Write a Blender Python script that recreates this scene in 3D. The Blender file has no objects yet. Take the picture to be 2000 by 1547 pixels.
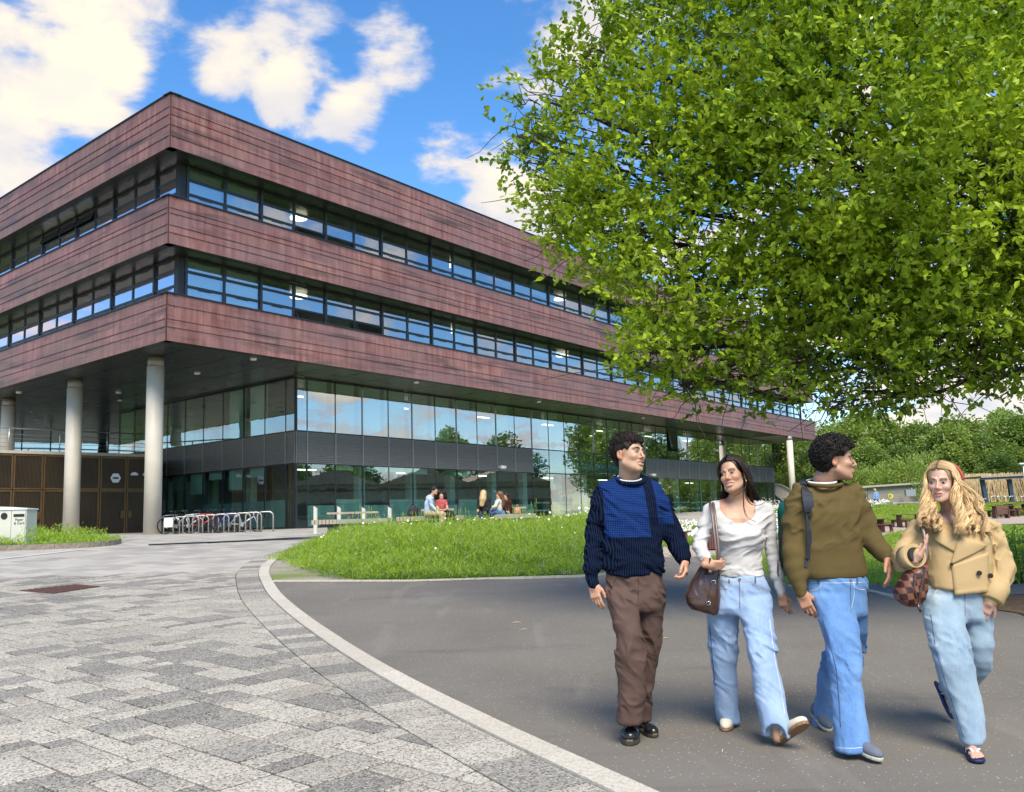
import bpy, bmesh, math, random
import numpy as np
from math import sin, cos, pi, radians, hypot, atan2, sqrt
from mathutils import Matrix, Vector

S = bpy.context.scene
# ---------------------------------------------------------------- camera
FPX, PITCH, ROLL, EYE = 1831.5, 0.13287, -0.029196, 1.30
_fw = np.array([0, cos(PITCH), sin(PITCH)]); _up = np.array([0, -sin(PITCH), cos(PITCH)])
_rt = np.array([1., 0, 0])
RT = cos(ROLL)*_rt + sin(ROLL)*_up
UP = -sin(ROLL)*_rt + cos(ROLL)*_up
FW = _fw
E0 = np.array([0, 0, EYE])
cam_d = bpy.data.cameras.new('camera'); cam = bpy.data.objects.new('camera', cam_d)
S.collection.objects.link(cam)
cam_d.sensor_width = 36; cam_d.lens = FPX/2000*36; cam_d.clip_end = 3000; cam_d.clip_start = .05
cam.matrix_world = Matrix(((RT[0], UP[0], -FW[0], 0), (RT[1], UP[1], -FW[1], 0), (RT[2], UP[2], -FW[2], EYE), (0, 0, 0, 1)))
S.camera = cam

# ---------------------------------------------------------------- sky, sun, exposure
SUN_AZ, SUN_EL = radians(172), radians(50)      # azimuth measured from +Y towards +X
world = bpy.data.worlds.new('World'); S.world = world; world.use_nodes = True
nt = world.node_tree; N = nt.nodes; Lk = nt.links; N.clear()
def nd(t, **k):
    n = N.new(t)
    for a, b in k.items(): setattr(n, a, b)
    return n
out = nd('ShaderNodeOutputWorld'); bg = nd('ShaderNodeBackground'); bg.inputs[1].default_value = 0.115
Lk.new(bg.outputs[0], out.inputs[0])
sky = nd('ShaderNodeTexSky'); sky.sky_type = 'NISHITA'; sky.sun_disc = False
sky.sun_elevation = SUN_EL; sky.sun_rotation = SUN_AZ; sky.air_density = 1.0; sky.dust_density = .25; sky.ozone_density = 2.5
hs = nd('ShaderNodeHueSaturation'); hs.inputs['Saturation'].default_value = 1.28; hs.inputs['Value'].default_value = .92
hs.inputs['Hue'].default_value = .502
Lk.new(sky.outputs[0], hs.inputs['Color'])
tc = nd('ShaderNodeTexCoord')
nrm = nd('ShaderNodeVectorMath', operation='NORMALIZE'); Lk.new(tc.outputs['Generated'], nrm.inputs[0])
sx = nd('ShaderNodeSeparateXYZ'); Lk.new(nrm.outputs[0], sx.inputs[0])
def mth(op, a, b=None, c=None, clamp=False):
    n = nd('ShaderNodeMath', operation=op); n.use_clamp = clamp
    for i, v in enumerate((a, b, c)):
        if v is None: continue
        if hasattr(v, 'links'): Lk.new(v, n.inputs[i])
        else: n.inputs[i].default_value = v
    return n.outputs[0]
zz = mth('ADD', mth('MAXIMUM', sx.outputs[2], 0.0), .22)
cx = nd('ShaderNodeCombineXYZ')
Lk.new(mth('DIVIDE', sx.outputs[0], zz), cx.inputs[0]); Lk.new(mth('DIVIDE', sx.outputs[1], zz), cx.inputs[1])
nz = nd('ShaderNodeTexNoise'); nz.inputs['Scale'].default_value = 4.6; nz.inputs['Detail'].default_value = 10
nz.inputs['Roughness'].default_value = .58; nz.inputs['Distortion'].default_value = .25
Lk.new(cx.outputs[0], nz.inputs['Vector'])
dens = mth('ADD', mth('ADD', mth('MULTIPLY', mth('SUBTRACT', nz.outputs['Fac'], .5), 1.7), .455), mth('MULTIPLY', mth('SUBTRACT', .42, mth('ABSOLUTE', sx.outputs[2]), clamp=True), .22))
def pixdir(x, y):
    d = FW + (x-1000)/FPX*RT - (y-773.5)/FPX*UP
    return d/np.linalg.norm(d)
# clouds of the day: (direction seen at, angular radius deg, weight)
for px, py, rad, w in ((110, 40, 7, .20), (10, 250, 6.5, .26), (60, 380, 4, .10), (300, 20, 4, .14), (430, 125, 2.6, .24), (250, 60, 4, .12), (560, 60, 4.5, .16), (600, 205, 3.6, .28), (545, 180, 2.2, .22), (690, 235, 2.6, .3), (205, 178, 3.4, .22), (780, 112, 3.4, .42),
                       (1040, 5, 7, .24), (900, 385, 5.5, .26), (1000, 440, 4, .2), (1950, 760, 10, .25), (1500, 480, 14, .12), (600, 270, 1.8, .16),
                       (730, 312, 1.6, .14), (700, 230, 2.6, .12), (480, 190, 3, .10),
                       (700, 360, 10, -.10), (830, 250, 5, -.12), (470, 60, 3, .08), (620, 110, 3, -.05), (330, 200, 4.0, -.12), (880, 130, 5.5, -.13), (520, 420, 8, -.12), (250, 300, 5, -.14), (470, 250, 4, -.12), (320, 120, 2.5, -.14), (700, 30, 5, -.08)):
    d = pixdir(px, py)
    dt = nd('ShaderNodeVectorMath', operation='DOT_PRODUCT'); Lk.new(nrm.outputs[0], dt.inputs[0]); dt.inputs[1].default_value = tuple(d)
    mr = nd('ShaderNodeMapRange', interpolation_type='SMOOTHSTEP'); Lk.new(dt.outputs['Value'], mr.inputs[0])
    mr.inputs[1].default_value = cos(radians(rad)); mr.inputs[2].default_value = cos(radians(rad*.15)); mr.inputs[3].default_value = 0; mr.inputs[4].default_value = w
    dens = mth('ADD', dens, mr.outputs[0])
cov = nd('ShaderNodeMapRange', interpolation_type='SMOOTHERSTEP'); Lk.new(dens, cov.inputs[0])
cov.inputs[1].default_value = .46; cov.inputs[2].default_value = .76
nz2 = nd('ShaderNodeTexNoise'); nz2.inputs['Scale'].default_value = 3; nz2.inputs['Detail'].default_value = 5; Lk.new(cx.outputs[0], nz2.inputs['Vector'])
ccol = nd('ShaderNodeMix', data_type='RGBA')
ccol.inputs[6].default_value = (3.0, 2.95, 3.15, 1); ccol.inputs[7].default_value = (4.7, 4.1, 3.1, 1)
dc = nd('ShaderNodeMapRange'); Lk.new(dens, dc.inputs[0]); dc.inputs[1].default_value = .62; dc.inputs[2].default_value = .86
Lk.new(mth('MULTIPLY', dc.outputs[0], mth('MULTIPLY', mth('SUBTRACT', nz2.outputs['Fac'], .33), 4.), clamp=True), ccol.inputs[0])
mixc = nd('ShaderNodeMix', data_type='RGBA')
Lk.new(mth('MULTIPLY', cov.outputs[0], .93), mixc.inputs[0]); Lk.new(hs.outputs[0], mixc.inputs[6]); Lk.new(ccol.outputs[2], mixc.inputs[7])
Lk.new(mixc.outputs[2], bg.inputs[0])

sun_d = bpy.data.lights.new('sun', 'SUN'); sun = bpy.data.objects.new('sun', sun_d); S.collection.objects.link(sun)
sun_d.energy = 2.6; sun_d.angle = radians(33); sun_d.color = (1, .90, .73)
sv = Vector((sin(SUN_AZ)*cos(SUN_EL), cos(SUN_AZ)*cos(SUN_EL), sin(SUN_EL)))
sun.rotation_euler = sv.to_track_quat('Z', 'Y').to_euler()
S.view_settings.view_transform = 'Standard'; S.view_settings.look = 'None'; S.view_settings.gamma = 1
S.view_settings.use_curve_mapping = False; S.view_settings.exposure = 1.22
S.render.engine = 'CYCLES'
S.cycles.max_bounces = 10; S.cycles.transparent_max_bounces = 24; S.cycles.caustics_reflective = False; S.cycles.caustics_refractive = False

# ---------------------------------------------------------------- place geometry helpers
def ray(x, y): return FW + (x-1000)/FPX*RT - (y-773.5)/FPX*UP
def atY(x, y, Y):
    d = ray(x, y); return E0 + d*(Y/d[1])
def proj(P):
    P = np.asarray(P, float) - E0; d = P@FW
    return 1000+FPX*(P@RT)/d, 773.5-FPX*(P@UP)/d
GY = [-60, 0, 28, 34, 46, 70, 100, 200, 3000]; GZ = [-.25, -.25, 1.01, 1.16, 1.27, 1.5, 1.9, 2.0, 2.0]
RY = [-60, 12, 20, 35, 52, 65, 80, 100, 3000]; RZ = [0, .24, .10, -.05, .05, .64, 1.63, 1.9, 2.0]    # lower ground on the right
def gzv(y, x=None):
    z = np.interp(y, GY, GZ)
    if x is None: return z
    y_ = np.maximum(np.asarray(y, float), 5); t = np.clip((np.asarray(x)/y_-.07)/.12, 0, 1)*np.clip((y_-9)/6, 0, 1)*(y_ < 99)
    t = t*t*(3-2*t); return z+t*(np.minimum(np.interp(y, RY, RZ), z)-z)
def gz(y, x=None): return float(gzv(y, x))
def gnd(x, y):
    d = ray(x, y); t = 1.5
    while t < 900:
        P = E0 + d*t/d[1]
        if P[2] < gz(P[1], P[0]): break
        t *= 1.002
    return P

# ---------------------------------------------------------------- object helpers
C = S.collection
def tag(o, label=None, cat=None, group=None, kind=None):
    if label: o['label'] = label
    if cat: o['category'] = cat
    if group: o['group'] = group
    if kind: o['kind'] = kind
    return o
def empty(name, loc=(0, 0, 0), rz=0, label=None, cat=None, group=None):
    o = bpy.data.objects.new(name, None); C.objects.link(o); o.location = loc; o.rotation_euler = (0, 0, rz); o.empty_display_size = .1
    return tag(o, label, cat, group)
def link(name, me, parent=None, loc=None, rot=None):
    o = bpy.data.objects.new(name, me); C.objects.link(o)
    if parent: o.parent = parent
    if loc is not None: o.location = loc
    if rot is not None: o.rotation_euler = rot
    return o
def copy_tree(o, parent=None):
    c = o.copy(); C.objects.link(c); c.parent = parent
    for ch in list(o.children): copy_tree(ch, c)
    return c
def np_mesh(name, V, F, mats, smooth=False, attr=None, mi=None):
    """V (n,3); F (m,k) same-size faces"""
    V = np.asarray(V, np.float32); F = np.asarray(F, np.int32)
    me = bpy.data.meshes.new(name); me.vertices.add(len(V)); me.vertices.foreach_set('co', V.ravel())
    k = F.shape[1]; me.loops.add(F.size); me.loops.foreach_set('vertex_index', F.ravel())
    me.polygons.add(len(F)); me.polygons.foreach_set('loop_start', np.arange(0, F.size, k, dtype=np.int32))
    me.polygons.foreach_set('loop_total', np.full(len(F), k, np.int32))
    if smooth: me.polygons.foreach_set('use_smooth', np.ones(len(F), bool))
    for m in (mats if isinstance(mats, (list, tuple)) else [mats]): me.materials.append(m)
    if mi is not None: me.polygons.foreach_set('material_index', np.asarray(mi, np.int32))
    if attr is not None:
        a = me.color_attributes.new('Col', 'FLOAT_COLOR', 'POINT'); a.data.foreach_set('color', np.asarray(attr, np.float32).ravel())
    me.update(calc_edges=True); me.validate()
    return me
class MB:
    def __init__(s): s.v = []; s.f = []; s.m = []; s.sm = []
    def add(s, vs, fs, m=0, smooth=False):
        b = len(s.v); s.v += [tuple(map(float, p)) for p in vs]
        for f in fs: s.f.append(tuple(i+b for i in f)); s.m.append(m); s.sm.append(smooth)
        return s
    def obox(s, o, a, b, c, m=0):
        o, a, b, c = (np.asarray(t, float) for t in (o, a, b, c))
        vs = [o, o+a, o+a+b, o+b, o+c, o+a+c, o+a+b+c, o+b+c]
        fs = [(0, 3, 2, 1), (4, 5, 6, 7), (0, 1, 5, 4), (1, 2, 6, 5), (2, 3, 7, 6), (3, 0, 4, 7)]
        if np.dot(np.cross(a, b), c) < 0: fs = [f[::-1] for f in fs]
        return s.add(vs, fs, m)
    def box(s, x0, x1, y0, y1, z0, z1, m=0): return s.obox((x0, y0, z0), (x1-x0, 0, 0), (0, y1-y0, 0), (0, 0, z1-z0), m)
    def tube(s, pts, r, n=8, m=0, cap=True, smooth=True, flat=None):
        pts = [np.asarray(p, float) for p in pts]; rs = r if hasattr(r, '__len__') else [r]*len(pts)
        rings = []; u = None
        for i, p in enumerate(pts):
            t = (pts[min(i+1, len(pts)-1)]-pts[max(i-1, 0)]); t = t/(np.linalg.norm(t)+1e-9)
            if u is None:
                u = np.cross(t, (0, 0, 1.)) if abs(t[2]) < .9 else np.cross(t, (0, 1., 0))
            u = u - t*np.dot(u, t); u = u/(np.linalg.norm(u)+1e-9); w = np.cross(t, u)
            rings.append([p + rs[i]*(cos(2*pi*k/n)*u + sin(2*pi*k/n)*w*(flat or 1)) for k in range(n)])
        vs = [q for R in rings for q in R]; fs = []
        for i in range(len(pts)-1):
            for k in range(n): fs.append((i*n+k, i*n+(k+1) % n, (i+1)*n+(k+1) % n, (i+1)*n+k))
        s.add(vs, fs, m, smooth)
        if cap:
            b = len(s.v)-len(vs)
            s.f += [tuple(b+k for k in range(n))[::-1], tuple(b+(len(pts)-1)*n+k for k in range(n))]; s.m += [m, m]; s.sm += [False, False]
        return s
    def prism(s, poly, z0, z1, m=0):
        n = len(poly); a = sum(poly[i][0]*poly[(i+1) % n][1]-poly[(i+1) % n][0]*poly[i][1] for i in range(n))
        if a < 0: poly = poly[::-1]
        vs = [(x, y, z0) for x, y in poly]+[(x, y, z1) for x, y in poly]
        fs = [tuple(range(n))[::-1], tuple(range(n, 2*n))]+[(i, (i+1) % n, n+(i+1) % n, n+i) for i in range(n)]
        return s.add(vs, fs, m)
    def extr(s, poly3, d, m=0):
        n = len(poly3); P = [np.asarray(p, float) for p in poly3]; d = np.asarray(d, float)
        nn = sum(np.cross(P[i], P[(i+1) % n]) for i in range(n))
        if np.dot(nn, d) < 0: P = P[::-1]
        return s.add(P+[p+d for p in P], [tuple(range(n))[::-1], tuple(range(n, 2*n))]+[(i, (i+1) % n, n+(i+1) % n, n+i) for i in range(n)], m)
    def mesh(s, name, mats):
        me = bpy.data.meshes.new(name); me.from_pydata(s.v, [], s.f)
        for m in (mats if isinstance(mats, (list, tuple)) else [mats]): me.materials.append(m)
        me.polygons.foreach_set('material_index', s.m); me.polygons.foreach_set('use_smooth', s.sm); me.update()
        return me
    def build(s, name, mats, parent=None, loc=None, rot=None): return link(name, s.mesh(name, mats), parent, loc, rot)

# ---------------------------------------------------------------- materials
class NT:
    def __init__(s, name):
        s.m = bpy.data.materials.new(name); s.m.use_nodes = True; s.t = s.m.node_tree; s.n = s.t.nodes; s.l = s.t.links
        s.b = s.n['Principled BSDF']; s.o = s.n['Material Output']
    def N(s, t, ins=None, **k):
        n = s.n.new(t)
        for a, b in k.items(): setattr(n, a, b)
        for a, b in (ins or {}).items(): s.put(n.inputs[a], b)
        return n
    def put(s, sock, v):
        if hasattr(v, 'links'): s.l.new(v, sock)
        else: sock.default_value = v
    def math(s, op, a, b=0., c=None, clamp=False):
        n = s.N('ShaderNodeMath', operation=op); n.use_clamp = clamp; s.put(n.inputs[0], a); s.put(n.inputs[1], b)
        if c is not None: s.put(n.inputs[2], c)
        return n.outputs[0]
    def mix(s, f, a, b, bt='MIX'):
        n = s.N('ShaderNodeMix', data_type='RGBA', blend_type=bt); s.put(n.inputs[0], f); s.put(n.inputs[6], a); s.put(n.inputs[7], b); return n.outputs[2]
    def noise(s, vec, scale, detail=3, rough=.5, dist=0.):
        n = s.N('ShaderNodeTexNoise'); n.inputs['Scale'].default_value = scale; n.inputs['Detail'].default_value = detail
        n.inputs['Roughness'].default_value = rough; n.inputs['Distortion'].default_value = dist
        if vec is not None: s.l.new(vec, n.inputs['Vector'])
        return n.outputs['Fac']
    def ramp(s, v, a, b, c=0., d=1.):
        n = s.N('ShaderNodeMapRange'); s.put(n.inputs[0], v)
        for i, q in enumerate((a, b, c, d)): s.put(n.inputs[i+1], q)
        return n.outputs[0]
    def mapv(s, vec, sc=(1, 1, 1), rot=(0, 0, 0), loc=(0, 0, 0)):
        n = s.N('ShaderNodeMapping'); s.l.new(vec, n.inputs[0]); n.inputs['Scale'].default_value = sc; n.inputs['Rotation'].default_value = rot; n.inputs['Location'].default_value = loc
        return n.outputs[0]
    def pos(s): return s.N('ShaderNodeNewGeometry').outputs['Position']
    def objc(s): return s.N('ShaderNodeTexCoord').outputs['Object']
    def rnd(s): return s.N('ShaderNodeObjectInfo').outputs['Random']
    def sep(s, v):
        n = s.N('ShaderNodeSeparateXYZ'); s.l.new(v, n.inputs[0]); return n.outputs
    def bump(s, h, st=.3, d=.01):
        n = s.N('ShaderNodeBump'); n.inputs['Strength'].default_value = st; n.inputs['Distance'].default_value = d; s.l.new(h, n.inputs['Height'])
        s.l.new(n.outputs[0], s.b.inputs['Normal']); return n
    def set(s, **k):
        for a, b in k.items():
            nm = {'col': 'Base Color', 'rough': 'Roughness', 'metal': 'Metallic', 'spec': 'Specular IOR Level', 'sheen': 'Sheen Weight', 'sss': 'Subsurface Weight', 'coat': 'Coat Weight', 'alpha': 'Alpha'}[a]
            if a == 'col' and isinstance(b, tuple) and len(b) == 3: b = (*b, 1)
            s.put(s.b.inputs[nm], b)
        return s
def M(name, col, rough=.6, metal=0., var=.25, vs=6., bs=0., bsc=60., spec=.5, col2=None, co='obj', **k):
    t = NT(name); v = t.objc() if co == 'obj' else t.pos()
    n = t.noise(v, vs, 5, .6)
    c2 = col2 or tuple(c*(1-var) for c in col); c1 = tuple(min(1, c*(1+var*.6)) for c in col) if not col2 else col
    t.set(col=t.mix(t.ramp(n, .3, .7), (*c2, 1), (*c1, 1)), rough=t.ramp(n, .2, .8, max(0, rough-.06), min(1, rough+.06)), metal=metal, spec=spec, **k)
    if bs: t.bump(t.noise(v, bsc, 3), bs, .004)
    return t.m

def cladding(name, az):
    t = NT(name); p = t.mapv(t.pos(), rot=(0, 0, az-pi/2))      # x along the facade (roughly), z up
    s1 = t.noise(t.mapv(p, (2.2, 2.2, .28)), 2.0, 5, .6)             # vertical rain streaks
    s2 = t.noise(t.mapv(p, (.12, .12, .5)), 2.0, 4, .55)             # broad tone
    s3 = t.noise(t.mapv(p, (.20, .20, 2.0)), 1.25, 6, .62, .2)           # dark sooty smudges, long and low
    s4 = t.noise(t.mapv(p, (14, 14, .9)), 2.2, 3, .6)                # pale drips
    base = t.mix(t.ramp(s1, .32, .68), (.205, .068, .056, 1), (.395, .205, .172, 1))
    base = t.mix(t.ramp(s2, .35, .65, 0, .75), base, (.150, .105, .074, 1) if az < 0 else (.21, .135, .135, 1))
    base = t.mix(t.ramp(s3, .52, .68, 0, .80), base, (.060, .050, .044, 1))
    base = t.mix(t.ramp(s4, .67, .76, 0, .45), base, (.36, .26, .25, 1))
    base = t.mix(t.math('MULTIPLY', t.rnd(), .28), base, (.12, .05, .045, 1))
    t.set(col=base, rough=t.ramp(s1, .2, .8, .38, .55), metal=.25, spec=.4)
    t.bump(s1, .15, .01); return t.m
def glassm(name, tint, base_ref, k=.8, rough=.0, refl=(1, 1, 1)):
    t = NT(name); t.n.remove(t.b)
    tr = t.N('ShaderNodeBsdfTransparent'); tr.inputs[0].default_value = (*tint, 1)
    gl = t.N('ShaderNodeBsdfGlossy'); gl.inputs['Color'].default_value = (*refl, 1); gl.inputs['Roughness'].default_value = rough
    # gentle waviness of real panes
    bp = t.N('ShaderNodeBump'); bp.inputs['Strength'].default_value = .05; bp.inputs['Distance'].default_value = .05
    t.l.new(t.noise(t.pos(), .9, 2), bp.inputs['Height']); t.l.new(bp.outputs[0], gl.inputs['Normal'])
    fr = t.N('ShaderNodeFresnel'); fr.inputs[0].default_value = 1.5
    f = t.math('ADD', t.math('MULTIPLY', fr.outputs[0], k), base_ref, clamp=True)
    f = t.math('MULTIPLY', f, t.math('SUBTRACT', 1., t.N('ShaderNodeNewGeometry').outputs['Backfacing']))
    mx = t.N('ShaderNodeMixShader'); t.l.new(f, mx.inputs[0]); t.l.new(tr.outputs[0], mx.inputs[1]); t.l.new(gl.outputs[0], mx.inputs[2])
    t.l.new(mx.outputs[0], t.o.inputs[0]); return t.m
def leafm(name, c1, c2, trans=.35, gloss=.12, attr=True):
    t = NT(name); t.n.remove(t.b)
    col = t.N('ShaderNodeVertexColor', layer_name='Col').outputs[0] if attr else None
    if attr:
        sp = t.N('ShaderNodeSeparateColor'); t.l.new(col, sp.inputs[0]); fac = sp.outputs[0]
    else: fac = t.noise(t.pos(), 3, 4)
    c = t.mix(fac, (*c1, 1), (*c2, 1))
    df = t.N('ShaderNodeBsdfDiffuse'); t.l.new(c, df.inputs[0])
    tl = t.N('ShaderNodeBsdfTranslucent'); t.l.new(t.mix(.5, c, t.mix(1., c, (1.25, 1.25, .35, 1), 'MULTIPLY')), tl.inputs[0])
    gl = t.N('ShaderNodeBsdfGlossy'); gl.inputs['Roughness'].default_value = .38
    a = t.N('ShaderNodeMixShader'); a.inputs[0].default_value = trans; t.l.new(df.outputs[0], a.inputs[1]); t.l.new(tl.outputs[0], a.inputs[2])
    fr = t.N('ShaderNodeFresnel'); fr.inputs[0].default_value = 1.42
    b = t.N('ShaderNodeMixShader'); t.l.new(t.math('MULTIPLY', fr.outputs[0], gloss*6), b.inputs[0]); t.l.new(a.outputs[0], b.inputs[1]); t.l.new(gl.outputs[0], b.inputs[2])
    t.l.new(b.outputs[0], t.o.inputs[0]); return t.m
def emit(name, col, st):
    t = NT(name); t.set(col=(.8, .8, .8), rough=.5); t.b.inputs['Emission Color'].default_value = (*col, 1); t.b.inputs['Emission Strength'].default_value = st; return t.m
def granite(name, dark, light, fleck):
    t = NT(name); p = t.pos(); r = t.rnd()
    at = t.N('ShaderNodeVertexColor', layer_name='Col').outputs[0]
    v = t.N('ShaderNodeTexVoronoi'); v.inputs['Scale'].default_value = 95; t.l.new(p, v.inputs['Vector'])
    sp = t.N('ShaderNodeSeparateColor'); t.l.new(v.outputs['Color'], sp.inputs[0])
    n2 = t.noise(p, 1.3, 4); n3 = t.noise(p, 9, 4)
    sc_ = t.N('ShaderNodeSeparateColor'); t.l.new(at, sc_.inputs[0]); fr_ = t.math('FRACT', t.math('ADD', r, sc_.outputs[0]))
    base = t.mix(t.math('ADD', t.math('MULTIPLY', fr_, .75), t.ramp(n2, .3, .7, 0, .25)), (*dark, 1), (*light, 1))
    c = t.mix(t.math('MULTIPLY', t.ramp(sp.outputs[0], .60, .74), .66), base, (*fleck, 1))
    c = t.mix(t.math('MULTIPLY', t.ramp(sp.outputs[1], .72, .9), .35), c, (.62, .60, .55, 1))
    c = t.mix(t.ramp(n3, .55, .8, 0, .22), c, (.22, .20, .15, 1))
    t.set(col=c, rough=.72, spec=.3); t.bump(sp.outputs[0], .25, .002); return t.m

mat = {}
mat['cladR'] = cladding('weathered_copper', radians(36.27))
mat['cladL'] = cladding('weathered_copper_brown', radians(-48.9))  # left facade, stained browner and darker
mat['dark'] = M('dark_metal', (.030, .034, .038), .42, .3, .2)
mat['frame'] = M('window_frame_grey', (.045, .055, .066), .4, .3, .15)
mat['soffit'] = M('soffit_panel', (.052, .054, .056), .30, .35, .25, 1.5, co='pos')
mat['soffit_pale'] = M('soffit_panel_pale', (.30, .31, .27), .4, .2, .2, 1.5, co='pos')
mat['column'] = M('column_paint', (.60, .55, .46), .5, 0, .08, 1.2, .05, 8)
mat['louvre'] = M('louvre_metal', (.30, .29, .28), .5, .3, .15)
mat['glass'] = glassm('window_glass', (.86, .92, .90), .42, .9, refl=(.86, .93, 1.0))
mat['glassL'] = glassm('lilac_reflection_glass', (.84, .84, .88), .72, .9, refl=(.98, .90, 1.0))  # lilac of the reflected sky put into the tint, reflectance raised
mat['glassG'] = glassm('green_glass', (.84, .97, .94), .30, 1.0, refl=(.92, .98, 1.0))
mat['glassU'] = glassm('pale_reflecting_glass', (.84, .95, .93), .46, 1.0, refl=(.95, .98, 1.0))
mat['glassB'] = glassm('blue_glass', (.66, .84, .90), .36, 1.0, refl=(.8, .92, 1.0))
mat['film'] = M('frosted_film', (.32, .50, .46), .6, 0, .25, 1.2, alpha=.55, co='pos')
mat['blind'] = M('roller_blind', (.50, .62, .55), .8, 0, .05)
mat['inner'] = M('interior_wall', (.30, .34, .33), .8, 0, .5, .5, co='pos')
mat['innerd'] = M('interior_dark', (.085, .11, .10), .7, 0, .4, .5, co='pos')
mat['steel'] = M('brushed_steel', (.50, .47, .42), .36, .85, .15, 9)
mat['rail'] = M('galvanised_rail', (.42, .44, .46), .4, .8, .15, 9)
mat['bronze'] = M('bronze_frame', (.155, .09, .035), .4, .6, .3)
mat['slab'] = M('concrete_edge', (.42, .38, .32), .8, 0, .15, 3)
def meshpanel():
    t = NT('bronze_mesh'); p = t.objc(); s = t.sep(p)
    w = t.math('SINE', t.math('MULTIPLY', s[0], 2*pi/.06)); f = t.ramp(w, .2, .6)
    n = t.noise(t.pos(), .6, 3)
    t.set(col=t.mix(f, (.020, .014, .008, 1), t.mix(t.ramp(n, .3, .7), (.05, .032, .016, 1), (.095, .058, .028, 1))), rough=.38, metal=.5); t.bump(w, .4, .01); return t.m
mat['mesh'] = meshpanel()
mat['paverL'] = granite('granite_paver_pale', (.32, .29, .24), (.50, .46, .385), (.045, .043, .042))
mat['paverD'] = granite('granite_paver_grey', (.20, .186, .160), (.31, .288, .25), (.022, .022, .024))
def paving_far():
    t = NT('paving_far'); p = t.mapv(t.pos(), rot=(0, 0, radians(41)))
    b = t.N('ShaderNodeTexBrick'); t.l.new(p, b.inputs['Vector']); b.inputs['Scale'].default_value = 1; b.inputs['Brick Width'].default_value = .6; b.inputs['Row Height'].default_value = .4
    b.inputs['Mortar Size'].default_value = .006; b.inputs['Color1'].default_value = (.43, .405, .355, 1); b.inputs['Color2'].default_value = (.22, .205, .18, 1); b.inputs['Mortar'].default_value = (.16, .14, .11, 1)
    b.inputs['Bias'].default_value = -.15
    n = t.noise(t.pos(), 60, 3); n2 = t.noise(t.pos(), .35, 4)
    c = t.mix(t.ramp(n, .35, .65, 0, .3), b.outputs[0], (.26, .25, .24, 1)); c = t.mix(t.ramp(n2, .35, .7, 0, .45), c, (.46, .43, .38, 1))
    t.set(col=c, rough=.75, spec=.3); return t.m
mat['paving'] = paving_far()
mat['joint'] = M('joint_sand', (.045, .036, .024), .95, 0, .4, 14, co='pos')
def asphaltm():
    t = NT('asphalt'); p = t.pos()
    a = t.noise(p, 220, 2, .6); b = t.noise(p, 60, 3); c = t.noise(p, .55, 5, .6, .4); v = t.N('ShaderNodeTexVoronoi'); v.inputs['Scale'].default_value = 70; t.l.new(p, v.inputs['Vector'])
    sp = t.N('ShaderNodeSeparateColor'); t.l.new(v.outputs['Color'], sp.inputs[0])
    col = t.mix(t.ramp(a, .3, .7), (.092, .082, .070, 1), (.205, .186, .160, 1))
    col = t.mix(t.ramp(c, .35, .68, 0, .6), col, (.20, .184, .160, 1))
    c2 = t.noise(t.mapv(p, (.5, 2.2, 1)), .8, 5, .65, .6)
    col = t.mix(t.ramp(c2, .56, .72, 0, .42), col, (.072, .067, .061, 1))
    c4 = t.noise(t.mapv(p, (1.2, .28, 1), rot=(0, 0, .5)), 1.5, 4, .6, .5)
    col = t.mix(t.ramp(c4, .58, .66, 0, .30), col, (.24, .225, .20, 1))
    sk = t.math('MULTIPLY', t.ramp(sp.outputs[0], .93, .96), t.math('LESS_THAN', v.outputs['Distance'], .32))
    col = t.mix(t.math('MULTIPLY', sk, .8), col, (.50, .49, .46, 1))
    t.set(col=col, rough=.85, spec=.25); t.bump(t.math('ADD', a, b), .5, .004); return t.m
mat['asphalt'] = asphaltm()
def soilm(name, a, b, sc=14, c=None):
    t = NT(name); p = t.pos(); n = t.noise(p, sc, 6, .7); n2 = t.noise(p, .8, 4)
    col = t.mix(t.ramp(n, .3, .7), (*a, 1), (*b, 1))
    if c: col = t.mix(t.ramp(n2, .4, .65), col, (*c, 1))
    t.set(col=col, rough=.95, spec=.1); t.bump(n, .6, .02); return t.m
mat['lawn'] = soilm('lawn_ground', (.050, .095, .018), (.105, .185, .035), 18, (.085, .155, .028))
mat['soil'] = soilm('soil', (.10, .065, .035), (.19, .13, .08), 10)
mat['gravel'] = soilm('pink_gravel', (.30, .23, .19), (.50, .42, .36), 30)
mat['gravel_pale'] = soilm('bare_gravel', (.20, .18, .15), (.42, .39, .34), 24, (.17, .21, .07)); mat['gravel_dark'] = soilm('grey_gravel', (.10, .095, .09), (.28, .27, .26), 38)
mat['kerb'] = granite('pale_kerb_stone', (.46, .42, .345), (.56, .515, .44), (.34, .30, .25))
mat['oldkerb'] = M('old_kerb_stone', (.22, .19, .15), .9, 0, .4, 12, .4, 30)
mat['white'] = M('white_line', (.70, .70, .68), .7, 0, .1, 10)
mat['leaf'] = leafm('tree_leaf', (.070, .165, .010), (.52, .66, .050), .42, .035)
mat['bark'] = M('bark', (.055, .043, .032), .9, 0, .4, 14, .5, 40)
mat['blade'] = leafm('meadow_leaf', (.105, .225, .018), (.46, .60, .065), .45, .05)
mat['wood_leaf'] = leafm('woodland_leaf', (.085, .165, .024), (.38, .50, .11), .42, .04)
mat['yellow'] = M('yellow_petal', (.80, .52, .02), .6, 0, .1); mat['petal'] = M('white_petal', (.80, .78, .74), .6, 0, .05)
mat['reed'] = M('dry_reed', (.55, .42, .24), .8, 0, .35, 2, co='pos')
mat['timber'] = M('weathered_timber', (.36, .30, .23), .8, 0, .3, 7, .3, 30)
mat['conc'] = M('bench_concrete', (.30, .29, .26), .8, 0, .2, 4, .2, 30)
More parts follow.
